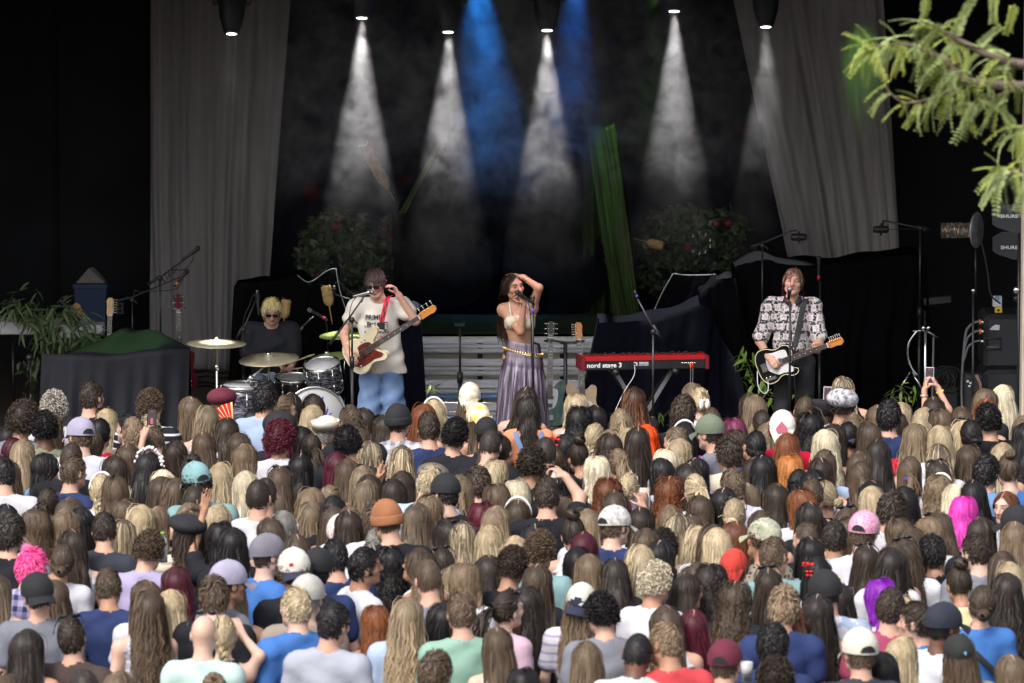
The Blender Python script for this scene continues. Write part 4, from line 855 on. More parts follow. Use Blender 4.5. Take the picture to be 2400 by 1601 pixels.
c = child(tt, MB().grid(rows), 'sheet', 'cloth_table')

# slatted grey steps behind the singer, every board its own piece
st = thing_at('slatted_steps', (P(1180, 930, 48.6).x, 48.6, STAGE), 'grey slatted steps with cream gaps behind the singer', 'steps')
xl, xr = P(955, 860, 48.6).x, P(1440, 860, 48.6).x
def slat(y0, y1, m, Y, th=.035, rnd=False):
    a, b = P(1200, y0, Y), P(1200, y1, Y); h = a.z - b.z; cz = (a.z + b.z) / 2
    if rnd: q = MB().tube([(xl, Y, cz), (xr, Y, cz)], h / 2, 12)
    else: q = MB().box(((xl + xr) / 2, Y, cz), (xr - xl, th, h))
    child(st, q, 'slat', m)
for k, (b1, b2, b3) in enumerate((((792, 804), (807, 815), (817, 829)), ((841, 857), (860, 867), (869, 882)), ((890, 909), (912, 921), (923, 936)), ((943, 962), (965, 974), (976, 990)))):
    Y = 49.2 - k * .22; slat(*b1, 'slat_grey', Y); slat(*b2, 'slat_grey', Y + .02); slat(*b3, 'slat_blue' if k > 1 else 'slat_grey', Y - .03, rnd=True)
for sx in (xl + .03, (xl + xr) / 2 - .3, (xl + xr) / 2 + .5, xr - .03): child(st, MB().box((sx, 49.32, STAGE + (P(1200, 800, 49.3).z - STAGE) / 2), (.05, .05, P(1200, 800, 49.3).z - STAGE)), 'upright', 'black_metal')
hb = P(1200, 789, 49.5).z - STAGE
cb = child(st, MB().box(((xl + xr) / 2, 49.5, STAGE + hb / 2), (xr - xl, .03, hb)), 'backing_board', 'cream_board')

hang('table_cloth', 'dark green cloth hanging over the back of the slatted steps', 'drape', pts(49.9, (960, 735), (1200, 738), (1445, 735)), pts(49.45, (960, 781), (1200, 783), (1445, 780)), 'cloth_darkgreen', amp=.012, folds=4, seed=52, nv=10, back=False)

# ------------------------------------------------------------------ lamps over the stage
LAMPS = []
def moving_head(px, py, Y, label, tilt=17, spin=0, aimd=None, power=900, size=11.5, color=(1, .97, .95), blend=.12, lit=True):
    lens = P(px, py, Y); D = Vector((math.sin(R(spin)), -math.sin(R(tilt)), -math.cos(R(tilt)))).normalized()
    if aimd is not None: D = aimd
    t = thing_at('moving_head_light', lens - D * .75, label, 'stage light', 'stage lights above the band')
    q = D.to_track_quat('-Z', 'Y').to_matrix().to_4x4(); M = Matrix.Translation(lens) @ q
    body = child(t, MB().lathe([(.062, .0), (.075, .01), (.088, .05), (.118, .16), (.130, .27), (.132, .42), (.12, .50), (.06, .53)], 28, M), 'head', 'fixture')
    sub(body, t, MB().lathe([(.056, -.012), (.068, -.012), (.072, .006), (.056, .006)], 28, M, True), 'lens_ring', 'lens_ring')
    sub(body, t, MB().lathe([(.001, -.002), (.050, -.004), (.050, .004), (.001, .004)], 24, M), 'lens', 'lens')
    Rt = q.to_3x3() if True else None
    for sx in (-1, 1):
        child(t, MB().box(lens - D * .40 + Vector((sx * .155, 0, .14)), (.04, .11, .52)), 'yoke_arm', 'fixture'); child(t, MB().tube([lens - D * .32 + Vector((sx * .125, 0, 0)), lens - D * .32 + Vector((sx * .185, 0, 0))], .035, 12), 'pivot', 'black_metal')
    child(t, MB().box(lens - D * .40 + Vector((0, 0, .46)), (.36, .26, .16)), 'base', 'fixture')
    if lit:
        l = bpy.data.lights.new('stage_lamp', 'SPOT'); l.energy = power; l.spot_size = R(size * 2); l.spot_blend = blend; l.shadow_soft_size = .035; l.color = color
        o = bpy.data.objects.new('lamp', l); o.location = lens + D * .02 - Vector(t['_b']); o.rotation_euler = D.to_track_quat('-Z', 'Y').to_euler(); link(o, t); LAMPS.append(o)
    return t
YL = 49.0
for px, py, lb, pw in ((543, 78, 'black stage light over the left sheer curtain', 45), (848, 41, 'black stage light over the bass player, smoky white beam', 830), (1050, 74, 'black stage light beside the blue beam, left of the singer', 780), (1282, 70, 'black stage light above the singer, white beam', 660), (1580, 25, 'short looking black stage light above the red keyboard', 600), (1795, 62, 'black stage light over the singing guitarist', 600)):
    moving_head(px, py, YL, lb, power=pw)
tr = thing_at('lighting_truss', (0, YL + .2, 5.6), 'black lighting truss carrying the stage lights above the picture', 'truss')
for dy in (-.15, .15):
    for dz in (0, .3): child(tr, MB().tube([(-6, YL + .2 + dy, 5.7 + dz), (6, YL + .2 + dy, 5.7 + dz)], .025, 8), 'chord', 'black_metal')
for k in range(24): child(tr, MB().tube([(-6 + k * .5, YL + .05, 5.7), (-5.5 + k * .5, YL + .05, 6.0)], .012, 6), 'brace', 'black_metal')
# coloured lights hung higher up
moving_head(1118, -120, 50.5, 'blue stage light hung high behind the white beams, nearer the bass player', tilt=-1, spin=2, power=380, size=17, color=(.02, .28, 1), blend=1)
moving_head(1352, -120, 50.5, 'blue stage light hung high behind the white beams, nearer the keyboard', tilt=-1, spin=-2, power=170, size=15, color=(.02, .22, 1), blend=1)
moving_head(1534, -110, 49.0, 'green stage light hung high above the red keyboard', tilt=0, spin=-1, power=70, size=7, color=(.25, .8, .05), blend=.8)
def aim(px, py, Y, tgt, label, **kw):
    a = P(px, py, Y); d = (tgt - a).normalized(); return moving_head(px, py, Y, label, aimd=d, **kw)
aim(1530, -130, 50.3, P(1420, 400, 50.8), 'green stage light aimed at the twisted green lit drape', power=150, size=6, color=(.22, .8, .04), blend=.9)
aim(2020, -140, 52.3, P(2020, 150, 53.0), 'green stage light washing the right sheer curtain', power=40, size=10, color=(.25, .8, .08), blend=1)
aim(250, -140, 46.2, P(290, 815, 46.7), 'green stage light aimed at the covered table', power=420, size=8, color=(.3, .85, .15), blend=.5)
aim(600, -140, 45.9, P(508, 800, 46.2), 'white stage light aimed at the outer cymbal', power=2200, size=2.6, color=(1, .97, .8), blend=.6)
aim(720, -140, 46.0, P(640, 760, 47.2), 'white stage light aimed at the drummer', power=110, size=2.6, color=(.95, 1, .8), blend=.8)
aim(1200, -150, 44.6, P(1880, 700, 45.5), 'pink stage light aimed at the singing guitarist', power=420, size=2.6, color=(1, .55, .85), blend=.9)
aim(1500, -150, 44.4, P(1220, 720, 45.3), 'pink stage light aimed at the singer', power=380, size=3, color=(1, .6, .85), blend=.9)
aim(1400, -150, 44.4, P(890, 700, 45.3), 'pink stage light aimed at the bass player', power=420, size=3, color=(1, .6, .88), blend=.9)

# smoke hanging in the beams
def smoke(label, x0, x1, y0, y1, z0, z1, dens, lo, hi, base):
    o = MB().box(((x0 + x1) / 2, (y0 + y1) / 2, (z0 + z1) / 2), (x1 - x0, y1 - y0, z1 - z0)).build('smoke', None); tag(o, label, 'smoke', kind='stuff')
    m = bpy.data.materials.new('smoke'); m.use_nodes = True; nt = m.node_tree; nt.nodes.clear(); out = N(nt, 'OutputMaterial'); v = N(nt, 'VolumePrincipled'); nt.links.new(v.outputs[0], out.inputs['Volume'])
    v.inputs['Color'].default_value = (.95, .95, .97, 1); v.inputs['Anisotropy'].default_value = 0.0
    tc = N(nt, 'TexCoord'); n = N(nt, 'TexNoise'); n.inputs['Scale'].default_value = 3.6; n.inputs['Detail'].default_value = 6; n.inputs['Roughness'].default_value = .6; n.inputs['Distortion'].default_value = 1.1; nt.links.new(tc.outputs['Object'], n.inputs['Vector'])
    r = N(nt, 'MapRange'); r.inputs['From Min'].default_value = lo; r.inputs['From Max'].default_value = hi; nt.links.new(n.outputs[0], r.inputs['Value'])
    sp = N(nt, 'SeparateXYZ'); nt.links.new(tc.outputs['Object'], sp.inputs[0])
    n2 = N(nt, 'TexNoise'); n2.inputs['Scale'].default_value = 1.1; nt.links.new(tc.outputs['Object'], n2.inputs['Vector'])
    zz = mth(nt, 'ADD', sp.outputs[2], mth(nt, 'MULTIPLY', mth(nt, 'SUBTRACT', n2.outputs[0], .5), 1.8))
    hgt = N(nt, 'MapRange'); hgt.inputs['From Min'].default_value = 2.75; hgt.inputs['From Max'].default_value = 3.3; hgt.inputs['To Min'].default_value = .10; hgt.inputs['To Max'].default_value = 1.0; nt.links.new(zz, hgt.inputs['Value'])
    d = mth(nt, 'MULTIPLY', mth(nt, 'ADD', mth(nt, 'MULTIPLY', r.outputs[0], 1.0), base), hgt.outputs[0]); 
    def edge(o_, a, b, w_):
        r1 = N(nt, 'MapRange', interpolation_type='SMOOTHSTEP'); r1.inputs['From Min'].default_value = a; r1.inputs['From Max'].default_value = a + w_; nt.links.new(o_, r1.inputs['Value'])
        r2 = N(nt, 'MapRange', interpolation_type='SMOOTHSTEP'); r2.inputs['From Min'].default_value = b; r2.inputs['From Max'].default_value = b - w_; nt.links.new(o_, r2.inputs['Value']); return mth(nt, 'MULTIPLY', r1.outputs[0], r2.outputs[0])
    d = mth(nt, 'MULTIPLY', mth(nt, 'MULTIPLY', d, edge(sp.outputs[0], x0, x1, (x1 - x0) * .25)), edge(sp.outputs[2], z0, z1 + 2, .8)); nt.links.new(mth(nt, 'MULTIPLY', d, dens), v.inputs['Density'])
    o.data.materials.append(m)
smoke('thin drifting stage smoke in the white light beams', P(380, 300, 48).x, P(1950, 300, 48).x, 47.6, 49.35, 1.8, 5.1, .20, .475, .545, .05)
smoke('hazy smoke lit blue high above the singer', P(1040, 300, 50).x, P(1450, 300, 50).x, 50.1, 50.9, 2.2, 5.6, .8, .44, .60, .10)
# ------------------------------------------------------------------ instruments and gear
def mic(t, tip, d, m_grille='mic_grille', L=.17, tape=None, body='black_plastic', r=.024):
    """a hand microphone whose grille is centred at tip; d points from grille to tail"""
    d = Vector(d).normalized(); tip = Vector(tip); q = (-d).to_track_quat('Z', 'Y').to_matrix().to_4x4(); M = Matrix.Translation(tip) @ q
    b = child(t, MB().lathe([(.008, -L - .02), (.011, -L), (.012, -L * .95), (.016, -.05), (.021, -.02), (.02, -.016)], 14, M), 'handle', body)
    sub(b, t, MB().ball(tip, r, 14), 'grille', m_grille); sub(b, t, MB().lathe([(r * .99, -.004), (r * 1.06, -.003), (r * 1.06, .004), (r * .99, .005)], 14, M, True), 'ring', 'black_metal')
    if tape: sub(b, t, MB().lathe([(.0125, -L * .95), (.0135, -L * .93), (.0135, -L * .8), (.0125, -L * .78)], 12, M), 'tape_band', tape)
    return b
def cable(t, pts_, r=.004, m='black_plastic', name='cable'): return child(t, MB().tube(catmull(pts_, 7), r, 6), name, m)
def mic_stand(label, px, top_py, Y, boom=None, legs='tripod', r=.011, group='microphone stands on the stage', upper=.6, tape=None, drop=None):
    """upright pole at pixel column px; boom = list of pixel points (px, py[, dy]) from tail to microphone end"""
    top = P(px, top_py, Y); base = Vector((top.x, Y, STAGE)); t = thing_at('microphone_stand', base, label, 'mic stand', group)
    mid = base.lerp(top, upper); child(t, MB().tube([base + Vector((0, 0, .02)), mid], r * 1.25, 10), 'lower_tube', 'black_metal'); child(t, MB().tube([mid, top], r * .8, 10), 'upper_tube', 'black_metal'); child(t, MB().tube([mid - Vector((0, 0, .05)), mid + Vector((0, 0, .05))], r * 1.9, 10), 'clutch', 'black_plastic')
    if legs == 'tripod':
        for k in range(3): a = k * 2.094 + .5; child(t, MB().tube([base + Vector((0, 0, .16)), base + Vector((.3 * math.cos(a), .3 * math.sin(a), .012))], .008, 8), 'leg', 'black_metal')
    else: child(t, MB().lathe([(.02, .0), (.135, .0), (.14, .012), (.12, .024), (.02, .034)], 26, Matrix.Translation(base)), 'base', 'black_metal')
    if tape: child(t, MB().tube([top - Vector((0, 0, tape[1] + .02)), top - Vector((0, 0, tape[1] - .02))], r * .95, 10), 'tape_band', tape[0])
    if boom:
        bp = [P(q[0], q[1], Y + (q[2] if len(q) > 2 else 0)) for q in boom]; b = child(t, MB().tube(bp, r * .72, 8), 'boom_arm', 'black_metal'); n = (bp[-1] - bp[0]).normalized()
        sub(b, t, MB().tube([bp[0] - n * .02, bp[0] + n * .12], r * 1.25, 8), 'counterweight', 'black_plastic'); sub(b, t, MB().ball(top, (.026, .024, .028), 10), 'pivot', 'black_plastic'); sub(b, t, MB().tube([top + Vector((.02, -.02, 0)), top + Vector((.05, -.03, -.03))], .007, 8), 'clamp_knob', 'black_metal')
        return t, bp
    return t, [base, top]
# --- microphone stands
t, bp = mic_stand('tall mic stand with long boom left of the sheer curtain', 375, 652, 47.6, boom=[(350, 665), (375, 650), (465, 585)]); mic(t, P(464, 582, 47.6), P(440, 600, 47.6) - P(464, 582, 47.6), 'black_plastic'); cable(t, [P(455, 590, 47.6), P(450, 612, 47.6), P(430, 632, 47.6), P(400, 632, 47.55)])
for k in range(3): child(t, MB().tube([P(385 + k * 8, 640 - k * 6, 47.58), P(392 + k * 8, 655 - k * 6, 47.56), P(398 + k * 8, 640 - k * 6, 47.58)], .006, 6), 'cable_clip', 'black_plastic')
t, bp = mic_stand('shorter mic stand with a low boom under the tall boom', 310, 704, 47.9, boom=[(274, 707), (310, 697), (425, 648)], r=.008); mic(t, P(438, 636, 47.9), P(425, 652, 47.9) - P(438, 636, 47.9), 'black_plastic', tape='orange_tape'); cable(t, [P(430, 655, 47.9), P(410, 678, 47.9), P(370, 682, 47.9), P(330, 685, 47.9), P(312, 700, 47.9), P(309, 900, 47.9)])
t, bp = mic_stand('mic stand with tilted boom over the drummer\'s right shoulder', 571, 772, 46.6, boom=[(556, 790), (572, 768), (601, 700)], r=.010); mic(t, P(603, 683, 46.6), P(606, 725, 46.6) - P(603, 683, 46.6), 'fret', L=.20, r=.014); cable(t, [P(603, 720, 46.6), P(596, 690, 46.58), P(585, 715, 46.58), P(569, 770, 46.58), P(568, 960, 46.6)], .003)
t, bp = mic_stand('mic stand with boom pointing at the drummer, behind the cymbals', 695, 780, 47.9, boom=[(690, 790), (696, 778), (735, 742)], r=.010); mic(t, P(726, 727, 47.7), P(758, 745, 47.7) - P(726, 727, 47.7), 'mic_grille', tape='red_print'); cable(t, [P(757, 745, 47.7), P(766, 765, 47.7), P(768, 830, 47.7)])
t, bp = mic_stand('overhead mic stand half hidden behind the bass player', 870, 740, 48.0, boom=[(880, 735), (830, 705), (785, 690)], r=.009); mic(t, P(783, 672, 48.0), P(780, 712, 48.0) - P(783, 672, 48.0), 'carton', L=.16, r=.013); cable(t, [P(785, 664, 48.0), P(795, 662, 48.0), P(815, 680, 48.0), P(835, 694, 48.0)])
t, bp = mic_stand('bass player\'s mic stand with slanting boom', 825, 750, 44.85, boom=[(776, 802), (825, 736), (853, 695, -.05)], upper=.74); mic(t, P(870, 684, 44.78), P(834, 693, 44.84) - P(870, 684, 44.78), 'mic_grille', body='chrome'); cable(t, [P(836, 694, 44.85), P(822, 720, 44.83), P(818, 780, 44.82), P(824, 960, 44.82)]); child(t, MB().tube([P(845, 708, 44.82), P(849, 702, 44.82)], .012, 8), 'tape_band', 'purple_tape')
t, bp = mic_stand('singer\'s straight mic stand with empty clip', 1249, 712, 44.95, r=.013, legs='round', tape=('purple_tape', .06), upper=.45); child(t, MB().tube([P(1249, 714, 44.95), P(1248, 697, 44.95)], .012, 8), 'clip', 'black_plastic')
for sx in (-1, 1): child(t, MB().tube([P(1248 + sx * 4, 702, 44.95), P(1248 + sx * 4, 693, 44.95)], .006, 6), 'clip_jaw', 'black_plastic')
t, bp = mic_stand('black stand with a forked holder in front of the slatted steps', 1078, 768, 46.8, r=.014, legs='round'); child(t, MB().box(P(1077, 761, 46.8), (.09, .05, .03)), 'holder', 'black_plastic')
for sx in (-1, 1): child(t, MB().tube([P(1077 + sx * 10, 764, 46.8), P(1077 + sx * 11, 754, 46.8)], .009, 8), 'fork', 'black_plastic')
t, bp = mic_stand('mic stand with leaning boom in front of the red keyboard', 1531, 778, 44.9, boom=[(1547, 788), (1529, 765), (1494, 700)], r=.013, upper=.40); child(t, MB().tube([P(1493, 697, 44.9), P(1487, 680, 44.9)], .010, 8), 'clip', 'black_plastic'); child(t, MB().tube([P(1494, 696, 44.9), P(1491, 692, 44.9)], .012, 8), 'tape_band', 'purple_tape')
t, bp = mic_stand('singing guitarist\'s straight mic stand', 1852, 706, 44.9, r=.013, legs='round', upper=.36); mic(t, P(1851, 677, 44.85), P(1848, 704, 44.95) - P(1851, 677, 44.85), 'mic_grille', tape='orange_tape'); cable(t, [P(1848, 702, 44.95), P(1853, 740, 44.93), P(1856, 800, 44.92), P(1862, 880, 44.92), P(1865, 960, 44.92)])
t, bp = mic_stand('dark mic stand standing behind the singing guitarist', 1922, 660, 47.2, r=.011); mic(t, P(1919, 606, 47.2), (0, 0, -1), 'black_plastic', L=.2, tape='red_tape'); child(t, MB().tube([P(1919, 635, 47.2), P(1922, 662, 47.2)], .007, 6), 'neck', 'black_metal')
def side_mic(t, c, Y, s_=1):
    a = P(c[0], c[1], Y); b = child(t, MB().lathe([(.02, -.075), (.03, -.07), (.034, -.03), (.034, .05), (.028, .07), (.01, .074)], 16, Matrix.Translation(a) @ Matrix.Rotation(R(90) * s_, 4, 'Y')), 'studio_microphone', 'black_plastic')
    sub(b, t, MB().tube([a + Vector((0, .055 * math.cos(k * .42), .055 * math.sin(k * .42))) for k in range(16)], .007, 6), 'shock_ring', 'black_plastic')
t, bp = mic_stand('boom stand with large studio microphone above the guitarist\'s shoulder', 1787, 576, 47.1, boom=[(1764, 578), (1788, 570), (1850, 543), (1868, 540)], r=.010); side_mic(t, (1872, 556), 47.1, -1)
t, bp = mic_stand('boom stand with studio microphone behind the helical antenna', 2157, 535, 47.8, boom=[(2175, 537), (2150, 533), (2070, 517)], r=.012); side_mic(t, (2065, 538), 47.8, 1); child(t, MB().tube([P(2070, 517, 47.8), P(2068, 530, 47.8)], .01, 6), 'swivel', 'black_plastic'); cable(t, [P(2085, 538, 47.8), P(2120, 537, 47.8), P(2155, 538, 47.8)], .003)
t, bp = mic_stand('short mic stand low beside the keyboard planter at far left', 72, 845, 46.6, r=.009); mic(t, P(69, 838, 46.6), (0, 0, -1), 'black_plastic', L=.12, r=.034)

# --- drum kit: each drum and cymbal is its own thing
def cymbal(label, px, py, rad, Y, tilt, m='brass', stand=True, cup=True):
    c = P(px, py, Y); base = Vector((c.x, Y, STAGE)); t = thing_at('cymbal', base, label, 'cymbal', 'cymbals of the drum kit'); Rm = Matrix.Rotation(R(tilt[0]), 4, 'X') @ Matrix.Rotation(R(tilt[1]), 4, 'Y')
    pr = [(.001, .040), (.016, .038), (.034, .026), (.046, .016), (.10, .010), (.18, .004), (rad, -.006), (rad, -.0075), (.18, .002), (.10, .008), (.046, .013), (.001, .03)]
    cp = child(t, MB().lathe(pr, 40, Matrix.Translation(c) @ Rm), 'disc', m); sub(cp, t, MB().lathe([(.012, .03), (.022, .032), (.022, .055), (.012, .06)], 12, Matrix.Translation(c) @ Rm), 'wing_nut', 'chrome')
    if stand:
        child(t, MB().tube([base + Vector((0, 0, .1)), c], [.016, .009], 10), 'stand_tube', 'chrome'); child(t, MB().tube([c - Vector((.0, 0, .19)), c - Vector((0, 0, .25))], .02, 10), 'tilter', 'chrome')
        for k in range(3): a = k * 2.094; child(t, MB().tube([base + Vector((0, 0, .25)), base + Vector((.22 * math.cos(a), .22 * math.sin(a), .01))], .009, 8), 'leg', 'chrome')
    return t
cymbal('bright outer cymbal on a thin stand left of the drummer', 508, 804, .27, 46.2, (3, 1)); cymbal('large wide cymbal in front of the drummer\'s hands', 630, 841, .275, 46.3, (7, -3))
cymbal('green lit cymbal on a high stand, half behind the bass player', 808, 783, .24, 47.6, (4, -4), 'brass_green_lit'); cymbal('green lit cymbal just above the sparkle rack tom', 768, 838, .20, 46.9, (6, -10), 'brass_green_lit')
def drum(name, label, c, rad, h, axis_, wrap='drum_wrap', top='drum_head', bottom='drum_clear', lugs=8, legs=None):
    c = Vector(c); base = Vector((c.x, c.y, STAGE)); t = thing_at(name, base, label, 'drum', 'drums of the drum kit'); ax = Vector(axis_).normalized(); M = Matrix.Translation(c) @ ax.to_track_quat('Z', 'Y').to_matrix().to_4x4(); k = h / 2
    child(t, MB().lathe([(rad, -k), (rad * 1.002, -k * .5), (rad * 1.002, k * .5), (rad, k)], 44, M), 'shell', wrap)
    for s_ in (-1, 1):
        z = s_ * k; hp = child(t, MB().lathe([(rad * .97, z - .018), (rad * 1.05, z - .02), (rad * 1.06, z), (rad * 1.05, z + .02), (rad * .97, z + .018)], 44, M, True), 'hoop', 'chrome')
        sub(hp, t, MB().lathe([(.001, z + s_ * .004), (rad * .965, z + s_ * .004), (rad * .965, z + s_ * .007), (.001, z + s_ * .007)][::s_], 40, M), 'head', top if s_ > 0 else bottom)
    for i in range(lugs):
        a = i * 6.283 / lugs + .2; q = [M @ Vector((rad * 1.04 * math.cos(a), rad * 1.04 * math.sin(a), zz)) for zz in (-k, k)]; lg = child(t, MB().tube(q, .0045, 6), 'tension_rod', 'chrome')
        for zz in (-k * .45, k * .45): sub(lg, t, MB().ball(M @ Vector((rad * 1.03 * math.cos(a), rad * 1.03 * math.sin(a), zz)), (.014, .014, .024), 8, M.to_3x3()), 'lug', 'chrome')
    if legs:
        for p0, p1 in legs: child(t, MB().tube([p0, p1], .008, 8), 'leg', 'chrome')
    return t, M
rc = P(758, 884, 46.5); drum('rack_tom', 'tilted silver sparkle rack tom between drummer and bass player', rc, .165, .24, (-.12, -.30, 1), legs=[(rc + Vector((.13, .02, -.1)), Vector((rc.x + .16, 46.6, STAGE)))])
sc_ = P(690, 904, 46.75); drum('snare_drum', 'black snare drum with chrome hoops before the drummer\'s knees', sc_, .178, .14, (0, -.12, 1), 'snare_black', legs=[(sc_ + Vector((0, 0, -.08)), Vector((sc_.x, 46.75, STAGE)))])
ft = P(571, 950, 46.2); drum('floor_tom', 'sparkle floor tom with white head behind the maroon cap', ft, .20, .36, (0, -.06, 1), legs=[(ft + Vector((.2 * math.cos(a), .2 * math.sin(a), .05)), Vector((ft.x + .21 * math.cos(a), ft.y + .21 * math.sin(a), STAGE))) for a in (0, 2.1, 4.2)])
bd = P(738, 975, 46.45); t, M = drum('bass_drum', 'large bass drum with white lettered head standing behind the front row', bd, .275, .40, (0.05, -1, .05), top='drum_head')
vs_, fs_ = text_mesh('onk', .16, .0006, shear=.3); vs2, fs2 = text_mesh('l', .16, .0006, shear=.2)
mb_ = MB(); mb_.add([M @ Vector((v[0] + .02, v[1] + .02, .2085 + v[2])) for v in vs_], fs_, False); mb_.add([M @ Vector((v[0] + .05, v[1] + .13, .2085 + v[2])) for v in vs2], fs2, False); mb_.v = [tuple(Vector(v) - Vector(t['_b'])) for v in mb_.v]; mb_.build('lettering', 'purple_tape', t)
dm = thing_at('drum_microphone', P(588, 930, 46.15), 'small black drum microphone clipped over the floor tom', 'microphone'); child(dm, MB().tube([P(586, 935, 46.15), P(586, 915, 46.15)], .012, 8), 'stem', 'black_plastic'); child(dm, MB().ball(P(592, 903, 46.12), (.025, .022, .032), 10), 'grille', 'black_plastic')
hw = thing_at('boom_hardware', P(590, 890, 46.4), 'chrome cymbal boom arm crossing below the wide cymbal', 'stand'); child(hw, MB().tube([P(560, 915, 46.3), P(588, 885, 46.3), P(632, 850, 46.3)], .011, 8), 'arm', 'chrome'); child(hw, MB().ball(P(588, 885, 46.3), (.03, .03, .03), 10), 'joint', 'chrome'); child(hw, MB().tube([P(588, 885, 46.3), Vector((P(588, 885, 46.3).x, 46.3, STAGE))], .013, 8), 'tube', 'chrome')
th = thing_at('drum_throne', (P(635, 900, 47.4).x, 47.45, STAGE), 'round black drum stool under the drummer', 'stool'); child(th, MB().lathe([(.02, .40), (.17, .41), (.18, .45), (.16, .50), (.02, .51)], 26, Matrix.Translation((P(635, 900, 47.4).x, 47.45, STAGE))), 'seat', 'black_plastic'); child(th, MB().tube([(P(635, 900, 47.4).x, 47.45, STAGE), (P(635, 900, 47.4).x, 47.45, STAGE + .42)], .025, 10), 'post', 'chrome')

# --- guitars
BASS = [(-.21, 0), (-.20, .09), (-.15, .150), (-.06, .155), (.0, .125), (.06, .115), (.12, .135), (.20, .155), (.24, .125), (.22, .09), (.16, .062), (.135, .03), (.135, -.03), (.15, -.062), (.19, -.10), (.188, -.135), (.15, -.152), (.09, -.135), (.04, -.12), (-.01, -.128), (-.07, -.157), (-.15, -.152), (-.2, -.09)]
TELE = [(-.20, 0), (-.19, .09), (-.14, .148), (-.06, .152), (.0, .128), (.05, .12), (.11, .132), (.165, .118), (.185, .075), (.18, .03), (.15, .028), (.15, -.028), (.132, -.04), (.130, -.065), (.155, -.085), (.190, -.108), (.168, -.142), (.11, -.147), (.05, -.12), (0, -.124), (-.06, -.152), (-.14, -.15), (-.19, -.09)]
OFFS = [(-.20, .02), (-.19, .10), (-.12, .15), (-.03, .135), (.03, .115), (.10, .13), (.17, .14), (.205, .11), (.18, .07), (.135, .03), (.135, -.03), (.15, -.06), (.175, -.09), (.16, -.125), (.10, -.125), (.04, -.115), (-.02, -.125), (-.09, -.155), (-.16, -.14), (-.20, -.07)]
def guitar(name, label, at, axis_, face, outline, body, neck_l=.42, head_l=.17, guard=None, guard_m='guitar_white', neck_m='wood_maple', board='rosewood', head_m=None, binding=None, tuners=6, up=1, cat='guitar', scale=1.0, heads='side', group=None, nw=(.027, .021)):
    """at = world position of the body centre, axis_ = neck direction, face = outward normal of the front"""
    x = Vector(axis_).normalized(); z = Vector(face); z = (z - x * z.dot(x)).normalized(); y = z.cross(x) * 1.0
    M = Matrix.Translation(Vector(at)) @ Matrix((x, y, z)).transposed().to_4x4() @ Matrix.Diagonal((scale, scale, scale, 1))
    t = thing_at(name, at, label, cat, group); ol = [tuple(p)[:2] for p in catmull([Vector((a, b * up, 0)) for a, b in outline], 5, True)]
    if up < 0: ol = ol[::-1]
    child(t, MB().prism(ol, -.02, .02, M, .006), 'body', body)
    if binding: child(t, MB().tube([M @ Vector((p[0], p[1], .0175)) for p in ol + ol[:1]], .0045, 6, False), 'binding', binding)
    if guard:
        g2 = [tuple(p)[:2] for p in catmull([Vector((a, b * up, 0)) for a, b in guard], 4, True)]
        if up < 0: g2 = g2[::-1]
        child(t, MB().prism(g2, .0195, .0235, M), 'pickguard', guard_m)
    n0, n1 = .10, .135 + neck_l; tp, wd = .0, nw
    nk = child(t, MB().add([M @ Vector(v) for v in ((n0, -wd[0], .004), (n0, wd[0], .004), (n0, wd[0], .024), (n0, -wd[0], .024), (n1, -wd[1], .006), (n1, wd[1], .006), (n1, wd[1], .024), (n1, -wd[1], .024))], [(0, 1, 2, 3), (7, 6, 5, 4), (0, 4, 5, 1), (1, 5, 6, 2), (2, 6, 7, 3), (3, 7, 4, 0)], False), 'neck', neck_m)
    sub(nk, t, MB().add([M @ Vector(v) for v in ((.06, -wd[0], .0242), (.06, wd[0], .0242), (.06, wd[0], .030), (.06, -wd[0], .030), (n1, -wd[1], .0242), (n1, wd[1], .0242), (n1, wd[1], .029), (n1, -wd[1], .029))], [(0, 1, 2, 3), (7, 6, 5, 4), (0, 4, 5, 1), (1, 5, 6, 2), (2, 6, 7, 3), (3, 7, 4, 0)], False), 'fretboard', board)
    fr = MB(); xx = n1; k = 0
    while xx > .075 and k < 21: fr.box(M @ Vector((xx, 0, .0298)), (.0022 * scale, 2 * (wd[1] + (wd[0] - wd[1]) * (n1 - xx) / (n1 - .06)) * scale, .0022 * scale), M.to_3x3().normalized()); xx -= (n1 + .03) * (1 - 2 ** (-1 / 12)) * (2 ** (-k / 12)) * .98; k += 1
    sub(nk, t, fr, 'frets', 'fret')
    dm_ = MB()
    for f_ in (.24, .36, .48, .60, .72): dm_.ball(M @ Vector((n1 - (n1 - .06) * f_, 0, .030)), (.005, .005, .001), 6, M.to_3x3())
    sub(nk, t, dm_, 'inlay', 'white_plastic')
    if heads == 'side': hd = [(n1, -wd[1]), (n1 + .015, -wd[1] - .012), (n1 + head_l * .5, -.030), (n1 + head_l * .8, -.036), (n1 + head_l * .98, -.020), (n1 + head_l, .012), (n1 + head_l * .9, .032), (n1 + .04, .036), (n1 + .01, .028), (n1, wd[1])]
    else: hd = [(n1, -wd[1]), (n1 + .02, -.032), (n1 + head_l * .9, -.038), (n1 + head_l, -.01), (n1 + head_l * .92, .04), (n1 + .02, .032), (n1, wd[1])]
    hd = [(a, b * up) for a, b in hd]; hd = hd[::-1] if up < 0 else hd
    h = child(t, MB().prism(hd, .008, .022, M, .002), 'headstock', head_m or neck_m); sub(h, t, MB().box(M @ Vector((n1, 0, .028)), (.006, .045, .012), M.to_3x3().normalized()), 'nut', 'white_plastic')
